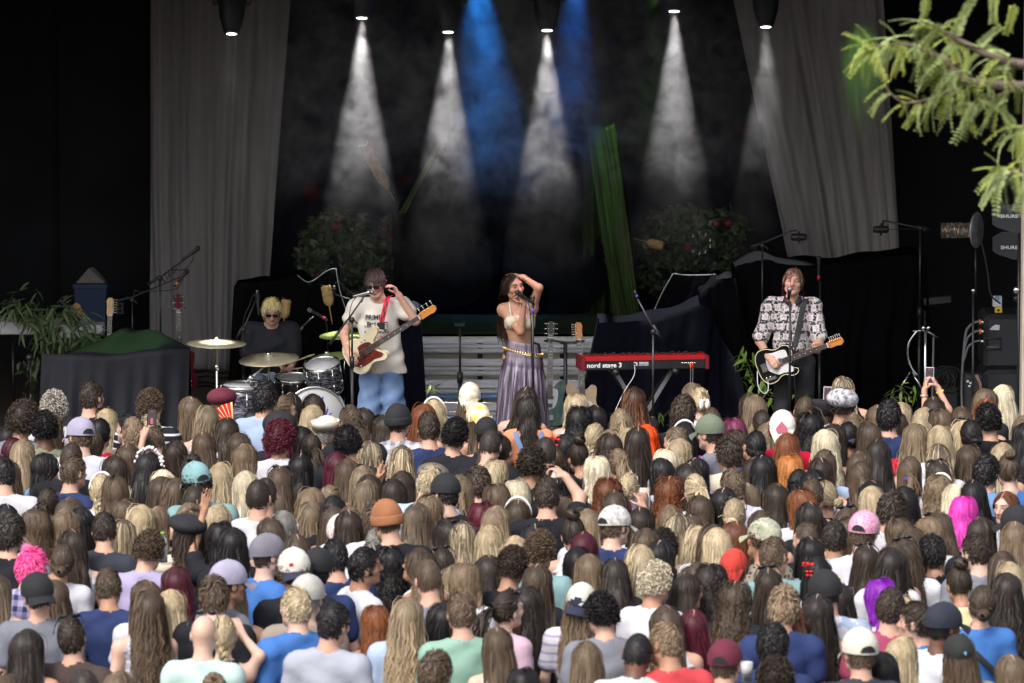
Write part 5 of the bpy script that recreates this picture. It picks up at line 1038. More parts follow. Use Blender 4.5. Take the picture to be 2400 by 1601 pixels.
    for i in range(tuners):
        if heads == 'side': p = Vector((n1 + .03 + (head_l - .05) * i / max(1, tuners - 1), .024 * up, .022)); q = Vector((p.x, .062 * up if tuners > 4 else .075 * up, .014))
        else: s_ = 1 if i % 2 else -1; p = Vector((n1 + .035 + (head_l - .06) * (i // 2) / 2, .022 * s_, .022)); q = Vector((p.x, .058 * s_, .014))
        tn = sub(h, t, MB().tube([M @ p, M @ (p + Vector((0, 0, .010)))], .006 * scale, 8).tube([M @ Vector((p.x, p.y, .012)), M @ q], .003 * scale, 6).ball(M @ q, (.010 * scale, .006 * scale, .012 * scale) if tuners > 4 else (.016 * scale, .006 * scale, .016 * scale), 8, M.to_3x3().normalized()), 'tuner', 'chrome')
    st_ = MB(); ns = tuners
    for i in range(ns): f_ = i / (ns - 1) - .5; st_.tube([M @ Vector((-.13, f_ * .052, .034)), M @ Vector((n1, f_ * .036, .033)), M @ Vector((n1 + .03, f_ * .036 + .006, .028))], .0011 if ns > 4 else .0018, 4, False)
    child(t, st_, 'strings', 'fret'); child(t, MB().box(M @ Vector((-.13, 0, .026)), (.05, .075, .012), M.to_3x3().normalized()), 'bridge', 'chrome')
    child(t, MB().box(M @ Vector((-.02, -.01 * up, .027)), (.035, .07, .012), M.to_3x3().normalized()), 'pickup', 'black_plastic'); child(t, MB().box(M @ Vector((.05, 0, .0275)), (.028, .07, .010), M.to_3x3().normalized()), 'pickup', 'chrome' if outline is TELE else 'black_plastic')
    for i in range(2): child(t, MB().lathe([(.009, .02), (.010, .034), (.008, .038)], 12, M @ Matrix.Translation((-.10 - .04 * i, -.095 * up, 0))), 'knob', 'chrome')
    return t, M
FACE = Vector((0, -1, .0))
BASSP = P(856, 824, 45.12); bass, BM = guitar('bass_guitar', 'cream bass guitar with tortoiseshell plate held by the bass player', BASSP, P(994, 737, 44.80) - P(856, 824, 45.12), (.0, -1, .12), BASS, 'ivory', .56, .20, [(-.19, -.03), (-.12, -.10), (-.02, -.11), (.06, -.105), (.13, -.12), (.165, -.10), (.11, -.03), (.11, .04), (.06, .07), (-.03, .07), (-.05, .02), (-.10, -.01), (-.16, .0)], 'tortoise', 'wood_amber', 'rosewood', 'wood_amber', tuners=4, scale=.97)
for dx_ in (.10, .14): child(bass, MB().lathe([(.008, .0202), (.009, .0215), (.001, .0218)], 12, BM @ Matrix.Translation((dx_ - .07, .09, 0))), 'sticker_dot', 'slat_blue')
TELEP = P(1822, 851, 45.25); tele, TM = guitar('electric_guitar', 'black electric guitar with white plate played by the singing guitarist', TELEP, P(1932, 812, 45.0) - TELEP, (0, -1, .1), TELE, 'guitar_black', .42, .16, [(-.10, -.02), (-.07, .10), (0, .10), (.08, .10), (.13, .085), (.135, .02), (.13, -.05), (.155, -.10), (.12, -.115), (.05, -.10), (-.01, -.10), (-.06, -.07)], 'guitar_white', 'wood_amber', 'rosewood', 'wood_amber', binding='cream_binding')
child(tele, MB().box(TM @ Vector((-.105, -.112, .0215)), (.11, .026, .004), TM.to_3x3().normalized()), 'control_plate', 'chrome')
# two guitars on a double stand behind the singer
gs = thing_at('guitar_stand', (P(1326, 900, 46.2).x, 46.2, STAGE), 'black double guitar stand right of the singer', 'guitar stand'); gx = P(1326, 900, 46.2).x
child(gs, MB().tube([(gx, 46.2, STAGE + .02), P(1325, 802, 46.2)], .018, 10), 'post', 'black_metal'); child(gs, MB().tube([P(1282, 796, 46.15), P(1300, 799, 46.2), P(1325, 803, 46.2), P(1350, 803, 46.2), P(1366, 800, 46.15)], .010, 8), 'crossbar', 'black_metal')
for cx in (1285, 1360):
    for sx in (-1, 1): child(gs, MB().tube([P(cx, 800, 46.16), P(cx + sx * 9, 799, 46.08)], .009, 8), 'yoke', 'black_plastic')
for k in range(3): a = k * 2.094 + .5; child(gs, MB().tube([(gx, 46.2, STAGE + .2), (gx + .28 * math.cos(a), 46.2 + .28 * math.sin(a), STAGE + .01)], .012, 8), 'leg', 'black_metal')
def stand_guitar(label, foot, head, Y, *a, **kw):
    A, B = P(foot[0], foot[1], Y), P(head[0], head[1], Y + .06); return guitar('electric_guitar', label, A, B - A, (.0, -1, .05), *a, **kw)
stand_guitar('dark teal electric guitar with white plate on the double stand', (1288, 945), (1291, 795), 46.08, OFFS, 'guitar_teal', .46, .15, [(-.12, -.10), (-.02, -.11), (.08, -.10), (.13, -.06), (.13, .06), (.06, .075), (-.03, .05), (-.06, .0)], 'guitar_white', 'guitar_teal', 'rosewood', 'guitar_black', up=-1, heads='both')
stand_guitar('tan electric guitar with amber neck on the double stand', (1366, 950), (1358, 806), 46.08, OFFS, 'guitar_tan', .46, .16, [(-.05, -.09), (.03, -.08), (.03, -.03), (-.05, -.03)], 'paper', 'wood_amber', 'rosewood', 'wood_amber', up=1)
def leaning(label, top, hd, Y, body, neck_m, head_m, up=1, heads='side', tn=6):
    B = P(top[0], top[1], Y); A = B - Vector((0, 0, .555)); d = (P(hd[0], hd[1], Y) - B); return guitar('electric_guitar', label, B - d.normalized() * .56, d, (0, -1, .05), OFFS, body, .42, .17, None, None, neck_m, 'rosewood', head_m, up=up, heads=heads, tuners=tn)
leaning('guitar with pale maple headstock standing behind the covered table', (258, 738), (259, 700), 47.9, 'guitar_tan', 'wood_amber', 'wood_maple', up=-1)
leaning('dark red guitar with pearl tuners standing right of the covered table', (419, 730), (418, 700), 47.9, 'guitar_red', 'rosewood', 'guitar_red', heads='both')
leaning('guitar with orange headstock slanting out of the leafy planter', (196, 745), (178, 715), 49.5, 'guitar_tan', 'wood_amber', 'wood_amber', up=1)
leaning('guitar with black headstock and bright pegs slanting behind the planter', (166, 728), (150, 706), 49.6, 'guitar_black', 'rosewood', 'guitar_black', heads='both')

# --- red stage keyboard on its folding stand
KY = 45.3; kb = thing_at('stage_keyboard', (P(1510, 900, KY).x, KY, STAGE), 'red stage keyboard with black back panel on folding stand', 'keyboard')
kl, kr = P(1357, 846, KY - .06), P(1655, 832, KY + .12); kx = (kr - kl); kx.z = 0; KL = kx.length; kx.normalize(); kyv = Vector((-kx.y, kx.x, 0)); KR = Matrix((kx, kyv, Vector((0, 0, 1)))).transposed(); kz = P(1505, 853, KY).z; kc = Vector(((kl.x + kr.x) / 2, KY + .15, kz)); KM = Matrix.Translation(kc) @ KR.to_4x4()
child(kb, MB().box(KM @ Vector((0, 0, 0)), (KL - .06, .30, .105), KR), 'chassis', 'black_plastic')
for sx in (-1, 1): child(kb, MB().box(KM @ Vector((sx * (KL / 2 - .016), 0, .006)), (.034, .325, .122), KR), 'end_cheek', 'kb_red_dark')
child(kb, MB().box(KM @ Vector((0, -.06, .060)), (KL - .066, .19, .024), KR), 'top_panel', 'kb_red')
child(kb, MB().box(KM @ Vector((0, -.148, .050)), (KL - .066, .02, .036), KR), 'back_lip', 'kb_red')
rd_ = random.Random(8)
kn = MB()
for i in range(40): u_ = -KL / 2 + .08 + (KL - .2) * i / 39 + rd_.uniform(-.006, .006); kn.lathe([(.006, .071), (.0065, .085 + rd_.uniform(0, .012)), (.004, .091)], 7, KM @ Matrix.Translation((u_, rd_.uniform(-.10, .02), 0)))
k_ = child(kb, kn, 'knobs', 'black_plastic'); k_['kind'] = 'stuff'
wk = MB()
for i in range(43): wk.box(KM @ Vector((-KL / 2 + .05 + (KL - .1) * (i + .5) / 43, .095, .040)), ((KL - .1) / 43 - .0015, .09, .014), KR)
k_ = child(kb, wk, 'keys', 'white_plastic'); k_['kind'] = 'stuff'
vs_, fs_ = text_mesh('nord stage 3', .058, .0008, True, sx=1.08); mb_ = MB().add([KM @ Vector((v[0] - KL / 2 + .205, -.1515 - v[2], v[1] - .008)) for v in vs_], fs_, False); child(kb, mb_, 'lettering', 'white_print')
for i in range(7): child(kb, MB().lathe([(.004, 0), (.009, .001), (.009, .009), (.004, .009)], 10, KM @ Matrix.Translation((KL / 2 - .24 + i * .019, -.150, .0)) @ Matrix.Rotation(R(90), 4, 'X')), 'jack', 'chrome')
child(kb, MB().box(KM @ Vector((-.09, -.152, .0)), (.035, .003, .035), KR), 'rating_label', 'sticker')
for dz in (-.01, .004, .014): child(kb, MB().box(KM @ Vector((-.015, -.152, dz)), (.085, .003, .006), KR), 'rating_label', 'sticker')
for u_ in (-.16, .22): child(kb, MB().box(KM @ Vector((u_, -.156, .0)), (.022, .012, .055), KR), 'foot_block', 'black_plastic')
for u_, cm in ((KL / 2 - .175, 'orange_tape'), (KL / 2 - .155, 'red_tape')): pl_ = child(kb, MB().tube([KM @ Vector((u_, -.155, 0)), KM @ Vector((u_ + .004, -.175, -.015)), KM @ Vector((u_ + .006, -.175, -.045))], .006, 6), 'plug', cm); sub(pl_, kb, MB().tube(catmull([KM @ Vector((u_ + .006, -.175, -.045)), KM @ Vector((u_ + .004, -.17, -.2)), KM @ Vector((u_, -.15, -.45))], 5), .004, 6), 'cable', 'cable_grey')
pc = child(kb, MB().tube([KM @ Vector((-.105, -.155, 0)), KM @ Vector((-.105, -.185, -.004))], .014, 8), 'plug', 'black_plastic'); sub(pc, kb, MB().tube(catmull([KM @ Vector((-.105, -.185, -.004)), KM @ Vector((-.11, -.19, -.1)), KM @ Vector((-.20, -.18, -.25)), KM @ Vector((-.30, -.16, -.5)), KM @ Vector((-.32, -.14, -.8))], 5), .004, 6), 'cable', 'sticker')
ks = thing_at('keyboard_stand', (kc.x, kc.y, STAGE), 'black crossed folding stand under the red keyboard', 'stand'); zt = kz - .06
for k, (a_, b_) in enumerate(((-.27, .30), (.27, -.30))):
    for dy in (-.02, .02): child(ks, MB().box((KM @ Vector((a_, dy * 3 + .05 * (k - .5), 0)) + (KM @ Vector((b_, dy * 3 + .05 * (k - .5), 0)))) * .5 + Vector((0, 0, (zt + STAGE) / 2 - kz)), (math.hypot(a_ - b_, zt - STAGE), .018, .035), frame_from(Vector((b_ - a_, 0, -(zt - STAGE))), (0, 1, 0)) if False else KR @ Matrix.Rotation(math.atan2(zt - STAGE, b_ - a_), 3, 'Y')), 'leg', 'cable_grey' if dy < 0 else 'black_metal')
    child(ks, MB().tube([KM @ Vector((a_, -.2, -.068)), KM @ Vector((a_, .16, -.068))], .026, 14), 'top_tube', 'black_plastic'); child(ks, MB().tube([KM @ Vector((b_, -.2, STAGE + .03 - kz)), KM @ Vector((b_, .16, STAGE + .03 - kz))], .02, 10), 'foot_tube', 'black_plastic')

# --- leaves
def leaf_mesh(L, wdt, m, bend=.25, n=5):
    rows = []
    for i in range(n + 1):
        u_ = i / n; w_ = wdt * (math.sin(math.pi * min(1, u_ ** .8 + .02)) ** .8) * .5 + .0008; x_ = L * u_; z_ = -bend * L * u_ * u_; rows.append([Vector((x_, -w_, z_ + w_ * .3)), Vector((x_, 0, z_)), Vector((x_, w_, z_ + w_ * .3))])
    return MB().grid(rows).mesh('leaf', m)
def add_leaf(parent, me, loc, d, rd, roll=None, sc=1.0, name='leaf'):
    o = bpy.data.objects.new(name, me); b = Vector(parent['_b']); d = Vector(d).normalized(); up_ = Vector((rd.uniform(-1, 1), rd.uniform(-1, 1), 1.2)); y_ = up_.cross(d).normalized(); z_ = d.cross(y_); o.matrix_local = Matrix.Translation(Vector(loc) - b) @ Matrix((d, y_, z_)).transposed().to_4x4() @ Matrix.Scale(sc, 4); return link(o, parent)
LV = [leaf_mesh(.17, .028, 'leaf_olive', b_) for b_ in (.1, .3, .5)]; LB = [leaf_mesh(.13, .035, 'leaf_bright', b_) for b_ in (.2, .4)]; LD = [leaf_mesh(.10, .045, 'leaf_dark', b_) for b_ in (.15, .4)]
def garland(label, path, Y, n, me, spread, seed, name='leaf_garland', cat='garland', down=.7, sc=(.8, 1.2), group=None):
    rd = random.Random(seed); pp = catmull([P(x_, y_, Y) for x_, y_ in path], 8); t = thing_at(name, Vector((pp[0].x, Y, pp[0].z)), label, cat, group); child(t, MB().tube(pp, .006, 6), 'stem', 'stem')
    for i in range(n):
        q = pp[rd.randrange(len(pp))] + Vector([rd.gauss(0, spread * .4) for _ in range(3)]); d = Vector((rd.uniform(-1, 1), rd.uniform(-1, .3), -down + rd.uniform(-.5, .8))); add_leaf(t, rd.choice(me), q, d, rd, sc=rd.uniform(*sc))
    return t
kp = thing_at('white_keyboard', (P(120, 760, 49.5).x, 49.5, STAGE), 'white shelf-like keyboard under leaf garlands at far left', 'keyboard')
child(kp, MB().box((P(70, 765, 49.4).x, 49.4, P(70, 765, 49.4).z), (.62, .30, .13)), 'case', 'white_plastic'); child(kp, MB().box((P(160, 770, 49.3).x, 49.3, P(160, 772, 49.3).z), (.32, .34, .14)), 'case', 'white_plastic'); child(kp, MB().box((P(215, 770, 49.45).x, 49.45, P(215, 770, 49.45).z), (.24, .28, .10)), 'case', 'white_plastic')
for x_ in (30, 215): child(kp, MB().tube([P(x_, 790, 49.5), (P(x_, 790, 49.5).x, 49.5, STAGE)], .02, 8), 'leg', 'black_metal')
garland('dense leaf garland over the left end of the white keyboard', [(30, 700), (70, 735), (110, 750), (130, 800), (100, 840)], 49.15, 230, LV, .22, 3, down=.6, group='garlands on the white keyboard'); garland('leaf garland draping down the right end of the white keyboard', [(150, 735), (175, 745), (190, 790), (215, 800), (160, 810)], 49.1, 150, LV, .20, 4, down=.6, group='garlands on the white keyboard'); garland('dim leaf garland trailing to the floor at far left', [(60, 850), (75, 900), (80, 950)], 49.1, 40, LD, .14, 5, group='garlands on the white keyboard')
garland('leaf garland beside the singing guitarist\'s legs', [(1745, 830), (1760, 870), (1775, 905), (1800, 935), (1850, 925)], 46.6, 46, LB, .12, 6); garland('small leaf garland at the foot of the black cover by the arms', [(2075, 930), (2110, 915), (2140, 935)], 46.9, 34, LB[:1] + LV[:1], .12, 7, sc=(.6, .9))
garland('bright leaf sprig beside the snare drum', [(720, 850), (735, 870), (725, 885)], 47.0, 16, LB, .08, 8, down=.0, sc=(.6, .9)); garland('leaf sprig at the left foot of the slatted steps', [(1010, 905), (1005, 925), (1015, 945)], 48.0, 14, LB, .08, 9, down=.1, sc=(.6, .9)); garland('tiny leaf sprig on the keyboard cover by the floor', [(1555, 975), (1570, 965), (1580, 985)], 46.0, 12, LB, .07, 10, sc=(.5, .8))
# shrubs at the back
def shrub(label, lobes, Y, n, seed):
    rd = random.Random(seed); c0 = P(lobes[0][0], lobes[0][1], Y); t = thing_at('shrub', Vector((c0.x, Y, STAGE)), label, 'shrub', 'dark shrubs at the back of the stage'); child(t, MB().tube([(c0.x, Y, STAGE), (c0.x + .03, Y, STAGE + .8), (c0.x, Y, c0.z)], [.05, .04, .02], 8), 'trunk', 'bark')
    mb_ = MB()
    for i in range(n):
        x_, y_, rx, ry = rd.choice(lobes); a = rd.uniform(0, 6.283); r_ = rd.uniform(.2, 1) ** .6; c_ = P(x_ + rx * r_ * math.cos(a), y_ + ry * r_ * math.sin(a), Y + rd.uniform(-.35, .35)); d = Vector((rd.uniform(-1, 1), rd.uniform(-1, .4), rd.uniform(-1.1, .5))).normalized(); s_ = Vector((rd.uniform(-1, 1), rd.uniform(-1, 1), rd.uniform(-1, 1))).cross(d).normalized(); L_ = rd.uniform(.06, .12); w_ = L_ * .24
        mb_.add([c_, c_ + d * L_ * .4 + s_ * w_, c_ + d * L_, c_ + d * L_ * .4 - s_ * w_], [(0, 1, 2, 3)], False)
    cr = child(t, mb_, 'crown', 'leaf_dark'); cr['kind'] = 'stuff'
    for i in range(3): x_, y_, rx, ry = rd.choice(lobes); child(t, MB().ball(P(x_ + rd.uniform(-.6, .6) * rx, y_ + rd.uniform(-.5, .5) * ry, Y - .38), (.045, .03, .04), 8), 'flower', 'flower_red')
    return t
shrub('tall dark leafy shrub behind the drummer and bass player', [(795, 520, 60, 30), (790, 560, 85, 40), (800, 610, 110, 50), (810, 660, 110, 50)], 51.8, 2600, 21); shrub('small dark leafy shrub left of the tall drape', [(920, 550, 30, 40), (910, 600, 35, 50)], 52.0, 500, 22); shrub('wide dark leafy shrub behind the tambourine', [(1600, 520, 90, 40), (1580, 570, 90, 50), (1690, 530, 60, 40), (1650, 600, 110, 50), (1560, 640, 60, 50)], 51.8, 2800, 23)
# arrows, tambourine
def arrow(label, tail, tip, Y, wdt, fl):
    a, b = P(tail[0], tail[1], Y), P(tip[0], tip[1], Y); d = (b - a).normalized(); n_ = Vector((-d.z, 0, d.x)); t = thing_at('paper_arrow', (a + b) / 2, label, 'arrow', 'feathered paper arrows'); child(t, MB().tube([a + d * fl * .3, b], .006, 6), 'shaft', 'arrow_paper')
    prof = [(0, 1.0), (.06, .55), (.12, 1), (.30, 1.0), (.33, .85), (.36, 1.0), (.55, 1.0), (.58, .85), (.61, 1.0), (.8, .95), (.92, .6), (1.0, .1)]; L_ = [a + d * fl * u_ + n_ * wdt * v_ for u_, v_ in prof]; R__ = [a + d * fl * u_ - n_ * wdt * v_ for u_, v_ in prof]; C_ = [a + d * fl * (u_ + (.12 if u_ == 0 else 0)) + Vector((0, -.012, 0)) for u_, v_ in prof]
    o = child(t, MB().grid([L_, C_, R__]), 'feather', 'arrow_paper'); o.modifiers.new('thick', 'SOLIDIFY').thickness = .004; return t
arrow('paper arrow with notched feather standing behind the drum kit', (763, 666), (779, 760), 47.9, .048, .21); arrow('paper arrow feather showing behind the drummer\'s head', (672, 698), (662, 780), 48.0, .045, .20); arrow('paper arrow lying against the wide back shrub', (1557, 578), (1484, 558), 51.1, .045, .18); arrow('long dim paper arrow hanging above the bass player', (850, 335), (925, 470), 52.5, .06, .55)
tb = thing_at('tambourine', P(1645, 605, 50.9), 'hoop of bright jingles on a thin pole before the back shrub', 'tambourine')
for a in (95, 60, 18, -18, -60, -95, 130, -130):
    c_ = P(1638 + 24 * math.cos(R(a)) * 1.0 + (4 if abs(a) < 100 else 2), 570 - 24 * math.sin(R(a)), 50.9)
    for s_ in (-1, 1): child(tb, MB().ball(c_ + Vector((0, 0, .009 * s_)), (.018, .014, .008), 10), 'jingle', 'chrome')
child(tb, MB().tube([P(1640 + 24 * math.cos(R(a)), 570 - 24 * math.sin(R(a)), 50.93) for a in range(-140, 141, 14)], .007, 6), 'rim', 'black_plastic'); child(tb, MB().tube([P(1643, 560, 50.95), (P(1643, 560, 50.95).x, 50.95, STAGE)], .01, 8), 'pole', 'black_metal')
# left wall: bin with carton, power outlet
bn_ = thing_at('recycling_bin', (P(215, 760, 53.0).x, 53.0, STAGE), 'dark blue recycling bin with a carton on top by the left wall', 'bin')
bx_ = P(215, 760, 53.0).x; zt_ = P(215, 672, 53.0).z
child(bn_, MB().add([(bx_ + sx * w_, 53.0 + sy * w_, z_) for (w_, z_) in ((.13, STAGE + .01), (.165, zt_)) for sx, sy in ((-1, -1), (1, -1), (1, 1), (-1, 1))], [(0, 1, 5, 4), (1, 2, 6, 5), (2, 3, 7, 6), (3, 0, 4, 7), (3, 2, 1, 0), (4, 5, 6, 7)], False), 'body', 'bin_blue'); child(bn_, MB().box((bx_, 53.0, zt_ + .02), (.36, .36, .05)), 'rim', 'bin_blue')
ct = thing_at('carton', (bx_, 53.0, zt_ + .05), 'grey carton with a peaked lid resting on the blue bin', 'carton'); child(ct, MB().add([(bx_ + sx * .15, 53.0 + sy * .12, zt_ + .05) for sx, sy in ((-1, -1), (1, -1), (1, 1), (-1, 1))] + [(bx_ - .02, 53.0 - .06, zt_ + .20), (bx_ + .02, 53.06, zt_ + .20)], [(0, 1, 4), (1, 2, 5, 4), (2, 3, 5), (3, 0, 4, 5), (3, 2, 1, 0)], False), 'lid', 'carton')
ot = thing_at('power_outlet', P(281, 723, 54.4), 'grey double power outlet on the black left wall', 'outlet'); wl_ = MB().box((P(255, 600, 54.5).x, 54.53, 2.6), (1.05, .1, 4.2)); child(ot, MB().box(P(281, 723, 54.46), (.075, .02, .12)), 'plate', 'carton')
for dy in (-6, 6): child(ot, MB().box(P(281, 723 + dy, 54.44), (.034, .014, .034)), 'socket', 'black_plastic')
pw_ = wl_.build('side_partition', 'wall_black'); tag(pw_, kind='structure')
# --- right side: helical antenna, paddle antennas, rack, drum hardware
ha = thing_at('helical_antenna', (P(2280, 900, 46.2).x, 46.2, STAGE), 'clear tube antenna with round metal disc on a thin stand', 'antenna'); c_ = P(2289, 539, 46.2); tl = P(2206, 541, 46.2)
child(ha, MB().lathe([(.001, -.006), (.16, -.006), (.165, 0), (.16, .006), (.001, .006)], 40, Matrix.Translation(c_) @ Matrix.Rotation(R(-27), 4, 'Z') @ Matrix.Rotation(R(90), 4, 'Y')), 'disc', 'disc_metal'); child(ha, MB().tube([tl, c_], .072, 24), 'tube', 'clear_tube'); child(ha, MB().tube([tl.lerp(c_, k / 60) + Vector((0, .055 * math.cos(k * .42), .055 * math.sin(k * .42))) for k in range(58)], .004, 6), 'helix', 'copper')
child(ha, MB().tube([P(2286, 580, 46.2), P(2287, 690, 46.2)], .008, 8), 'upper_tube', 'black_metal'); child(ha, MB().tube([P(2281, 680, 46.2), (P(2281, 900, 46.2).x, 46.2, STAGE)], .012, 8), 'lower_tube', 'black_metal'); child(ha, MB().ball(P(2281, 681, 46.2), (.022, .022, .022), 10), 'clutch', 'chrome'); cable(ha, [P(2290, 545, 46.1), P(2303, 580, 46.1), P(2315, 640, 46.1), P(2322, 690, 46.1), P(2345, 712, 46.1)], .008)
for k, (px_, py_, Y_, lb) in enumerate(((2362, 512, 45.6, 'upper dark paddle antenna lettered SHURE behind the leaves'), (2362, 575, 46.4, 'lower dark paddle antenna lettered SHURE below the other'))):
    c_ = P(px_, py_, Y_); t = thing_at('paddle_antenna', Vector((P(2384, 700, Y_).x, Y_, STAGE)), lb, 'antenna', 'paddle antennas at the right edge'); ol = [(-.135, .075), (-.135, -.05), (-.10, -.075), (.05, -.125), (.19, -.125), (.19, .12), (-.05, .12)]
    pd_ = child(t, MB().prism([(a, b) for a, b in ol][::-1] if False else ol[::-1], -.012, .012, Matrix.Translation(c_) @ Matrix.Rotation(R(90), 4, 'X'), .004), 'paddle', 'antenna_grey'); vs_, fs_ = text_mesh('SHURE', .042, .0006, True, sx=1.25); b_ = Vector(t['_b'])
    MB().add([c_ + Vector((v[0] + .012, -.0135 - v[2], v[1] + .02 - .04 * k)) - b_ for v in vs_], fs_, False).build('lettering', 'white_print', pd_); child(t, MB().tube([P(2388, py_ + 35, Y_), (P(2388, 900, Y_).x, Y_, STAGE)], .013, 8), 'stand_tube', 'black_metal'); child(t, MB().ball(P(2382, 680 + 20 * k, Y_), (.035, .03, .035), 10), 'clamp', 'chrome' if k == 0 else 'black_metal')
rk = thing_at('equipment_rack', (P(2356, 900, 46.9).x, 46.9, STAGE), 'tall black equipment rack case with recessed handle at right edge', 'rack case'); x0_, x1_ = P(2305, 800, 46.9).x, P(2420, 800, 46.9).x; zt_ = P(2350, 737, 46.9).z
zm = P(2350, 866, 46.9).z; child(rk, MB().box(((x0_ + x1_) / 2, 47.2, (zt_ + zm) / 2 + .002), (x1_ - x0_, .7, zt_ - zm - .004)), 'case', 'rack_black'); child(rk, MB().box(((x0_ + x1_) / 2, 47.2, (zm + STAGE) / 2), (x1_ - x0_, .7, zm - STAGE)), 'case', 'rack_black')
hc_ = P(2327, 806, 46.84); hb_ = child(rk, MB().tube([hc_ + Vector((sx * .075, 0, sz * .05)) for sx, sz in ((-1, -1), (1, -1), (1, 1), (-1, 1), (-1, -1))], .009, 6), 'handle_frame', 'antenna_grey'); sub(hb_, rk, MB().tube([hc_ + Vector((-.06, -.012, -.03)), hc_ + Vector((.06, -.012, -.03))], .008, 8), 'handle', 'cable_grey')
child(rk, MB().add([P(a, b, 46.84) for a, b in ((2319, 773), (2342, 774), (2343, 762), (2333, 761), (2325, 766))], [(4, 3, 2, 1, 0)], False), 'sticker', 'sticker')
for sx, py_ in ((2317, 745), (2317, 856), (2317, 875)): child(rk, MB().ball(P(sx, py_, 46.85), (.012, .006, .012), 8), 'bolt', 'antenna_grey')
for k, py_ in enumerate((755, 777, 800)):
    cbt = thing_at('power_cable', P(2258, 800, 46.7), ('thick cable with orange collar plugged highest into the rack', 'thick cable with orange collar plugged second into the rack', 'thick plain cable plugged lowest into the rack')[k], 'cable', 'cables at the rack'); cbt['_b'] = tuple(P(2258, 800, 46.7))
    cable(cbt, [P(2303, py_, 46.7), P(2288, py_, 46.7), P(2270, py_ + 12, 46.7), P(2262, py_ + 35, 46.7), P(2256, 860, 46.7), P(2254, 930, 46.7), P(2258, 975, 46.6)], .012 - .001 * k, 'cable_grey')
    if k < 2: child(cbt, MB().tube([P(2295, py_, 46.69), P(2299, py_, 46.69)], .024, 12), 'collar', 'orange_tape')
    child(cbt, MB().tube([P(2299, py_, 46.69), P(2306, py_, 46.69)], .018, 10), 'connector', 'chrome')
yb = thing_at('yellow_box', P(2339, 726, 46.9), 'small yellow box lying on top of the rack', 'box'); child(yb, MB().box(P(2340, 726, 46.95), (.065, .06, .055)), 'housing', 'yellow_plastic'); child(yb, MB().lathe([(.004, 0), (.012, 0), (.012, .006), (.004, .006)], 10, Matrix.Translation(P(2340, 727, 46.915)) @ Matrix.Rotation(R(90), 4, 'X')), 'socket', 'black_plastic')
wb = thing_at('water_carton', P(2337, 722, 47.1), 'white and blue carton standing behind the yellow box', 'carton'); child(wb, MB().box(P(2337, 706, 47.1), (.085, .06, .10)), 'body', 'sticker'); child(wb, MB().box(P(2337, 700, 47.06), (.03, .02, .05)), 'band', 'slat_blue')
rdv = thing_at('red_device', P(2392, 726, 46.9), 'flat black device with a red stripe at the rack\'s right end', 'device'); child(rdv, MB().box(P(2392, 727, 46.95), (.09, .08, .035)), 'housing', 'black_plastic'); child(rdv, MB().box(P(2392, 725, 46.90), (.07, .01, .012)), 'stripe', 'red_tape')
sb = thing_at('stage_box', (P(2280, 940, 46.5).x, 46.5, STAGE), 'low dark stage box with pale sockets left of the rack', 'box'); child(sb, MB().box((P(2282, 920, 46.5).x, 46.6, (P(2282, 878, 46.5).z + STAGE) / 2), (.17, .24, P(2282, 878, 46.5).z - STAGE)), 'housing', 'rack_black')
for a, b in ((2268, 894), (2275, 898), (2272, 905), (2280, 892)): child(sb, MB().box(P(a, b, 46.46), (.022, .01, .018)), 'socket', 'sticker')
for k, cm in enumerate(('leaf_bright', 'red_tape', 'slat_blue')): child(sb, MB().tube(catmull([P(2284 + k * 3, 878, 46.45), P(2291 + k * 2, 890, 46.42), P(2296 + k * 2, 905, 46.42), P(2298 + k, 925, 46.45)], 4), .004, 6), 'wire', cm)
dh = thing_at('drum_hardware', (P(2168, 900, 47.0).x, 47.0, STAGE), 'spare chrome drum stand with two posts beside the black cover', 'stand'); child(dh, MB().tube([P(2169, 730, 47.0), (P(2169, 900, 47.0).x, 47.0, STAGE)], .014, 10), 'tube', 'chrome'); child(dh, MB().tube([P(2188, 790, 47.0), (P(2184, 900, 47.0).x, 47.0, STAGE)], .010, 10), 'tube', 'cable_grey')
child(dh, MB().tube([P(2140, 777, 47.0), P(2168, 774, 47.0), P(2200, 792, 47.0)], .010, 8), 'arm', 'chrome')
for sx in (-6, 6): child(dh, MB().tube([P(2166 + sx, 775, 46.97), P(2172 + sx, 765, 46.95)], .017, 10), 'clamp', 'chrome')
child(dh, MB().tube(catmull([P(2150, 775, 47.0), P(2132, 800, 47.0), P(2127, 830, 47.0), P(2135, 860, 47.0), P(2150, 880, 47.0)], 5), .010, 8), 'curved_arm', 'chrome')
for sx in (-1, 1): child(dh, MB().tube([P(2135 + sx * 2, 872, 47.0), P(2135 + sx * 28, 915, 46.95)], .009, 8), 'leg', 'chrome')
am = thing_at('guitar_amplifier_mount', (P(2200, 700, 48.0).x, 48.0, STAGE), 'dark flat monitor on an arm beside the black cover', 'monitor'); child(am, MB().box(P(2197, 704, 48.0), (.26, .05, .07), Matrix.Rotation(R(-5), 3, 'Y')), 'screen', 'black_plastic'); child(am, MB().tube([P(2172, 725, 48.0), P(2180, 708, 48.0)], .012, 8), 'arm', 'black_metal'); child(am, MB().tube([P(2172, 725, 48.0), (P(2172, 725, 48.0).x, 48.0, STAGE)], .012, 8), 'post', 'black_metal')
cc = thing_at('cable_coil', (P(2215, 900, 47.3).x, 47.3, STAGE), 'tangled pile of black cables by the spare drum stand', 'cable'); rd_ = random.Random(12); mb_ = MB()
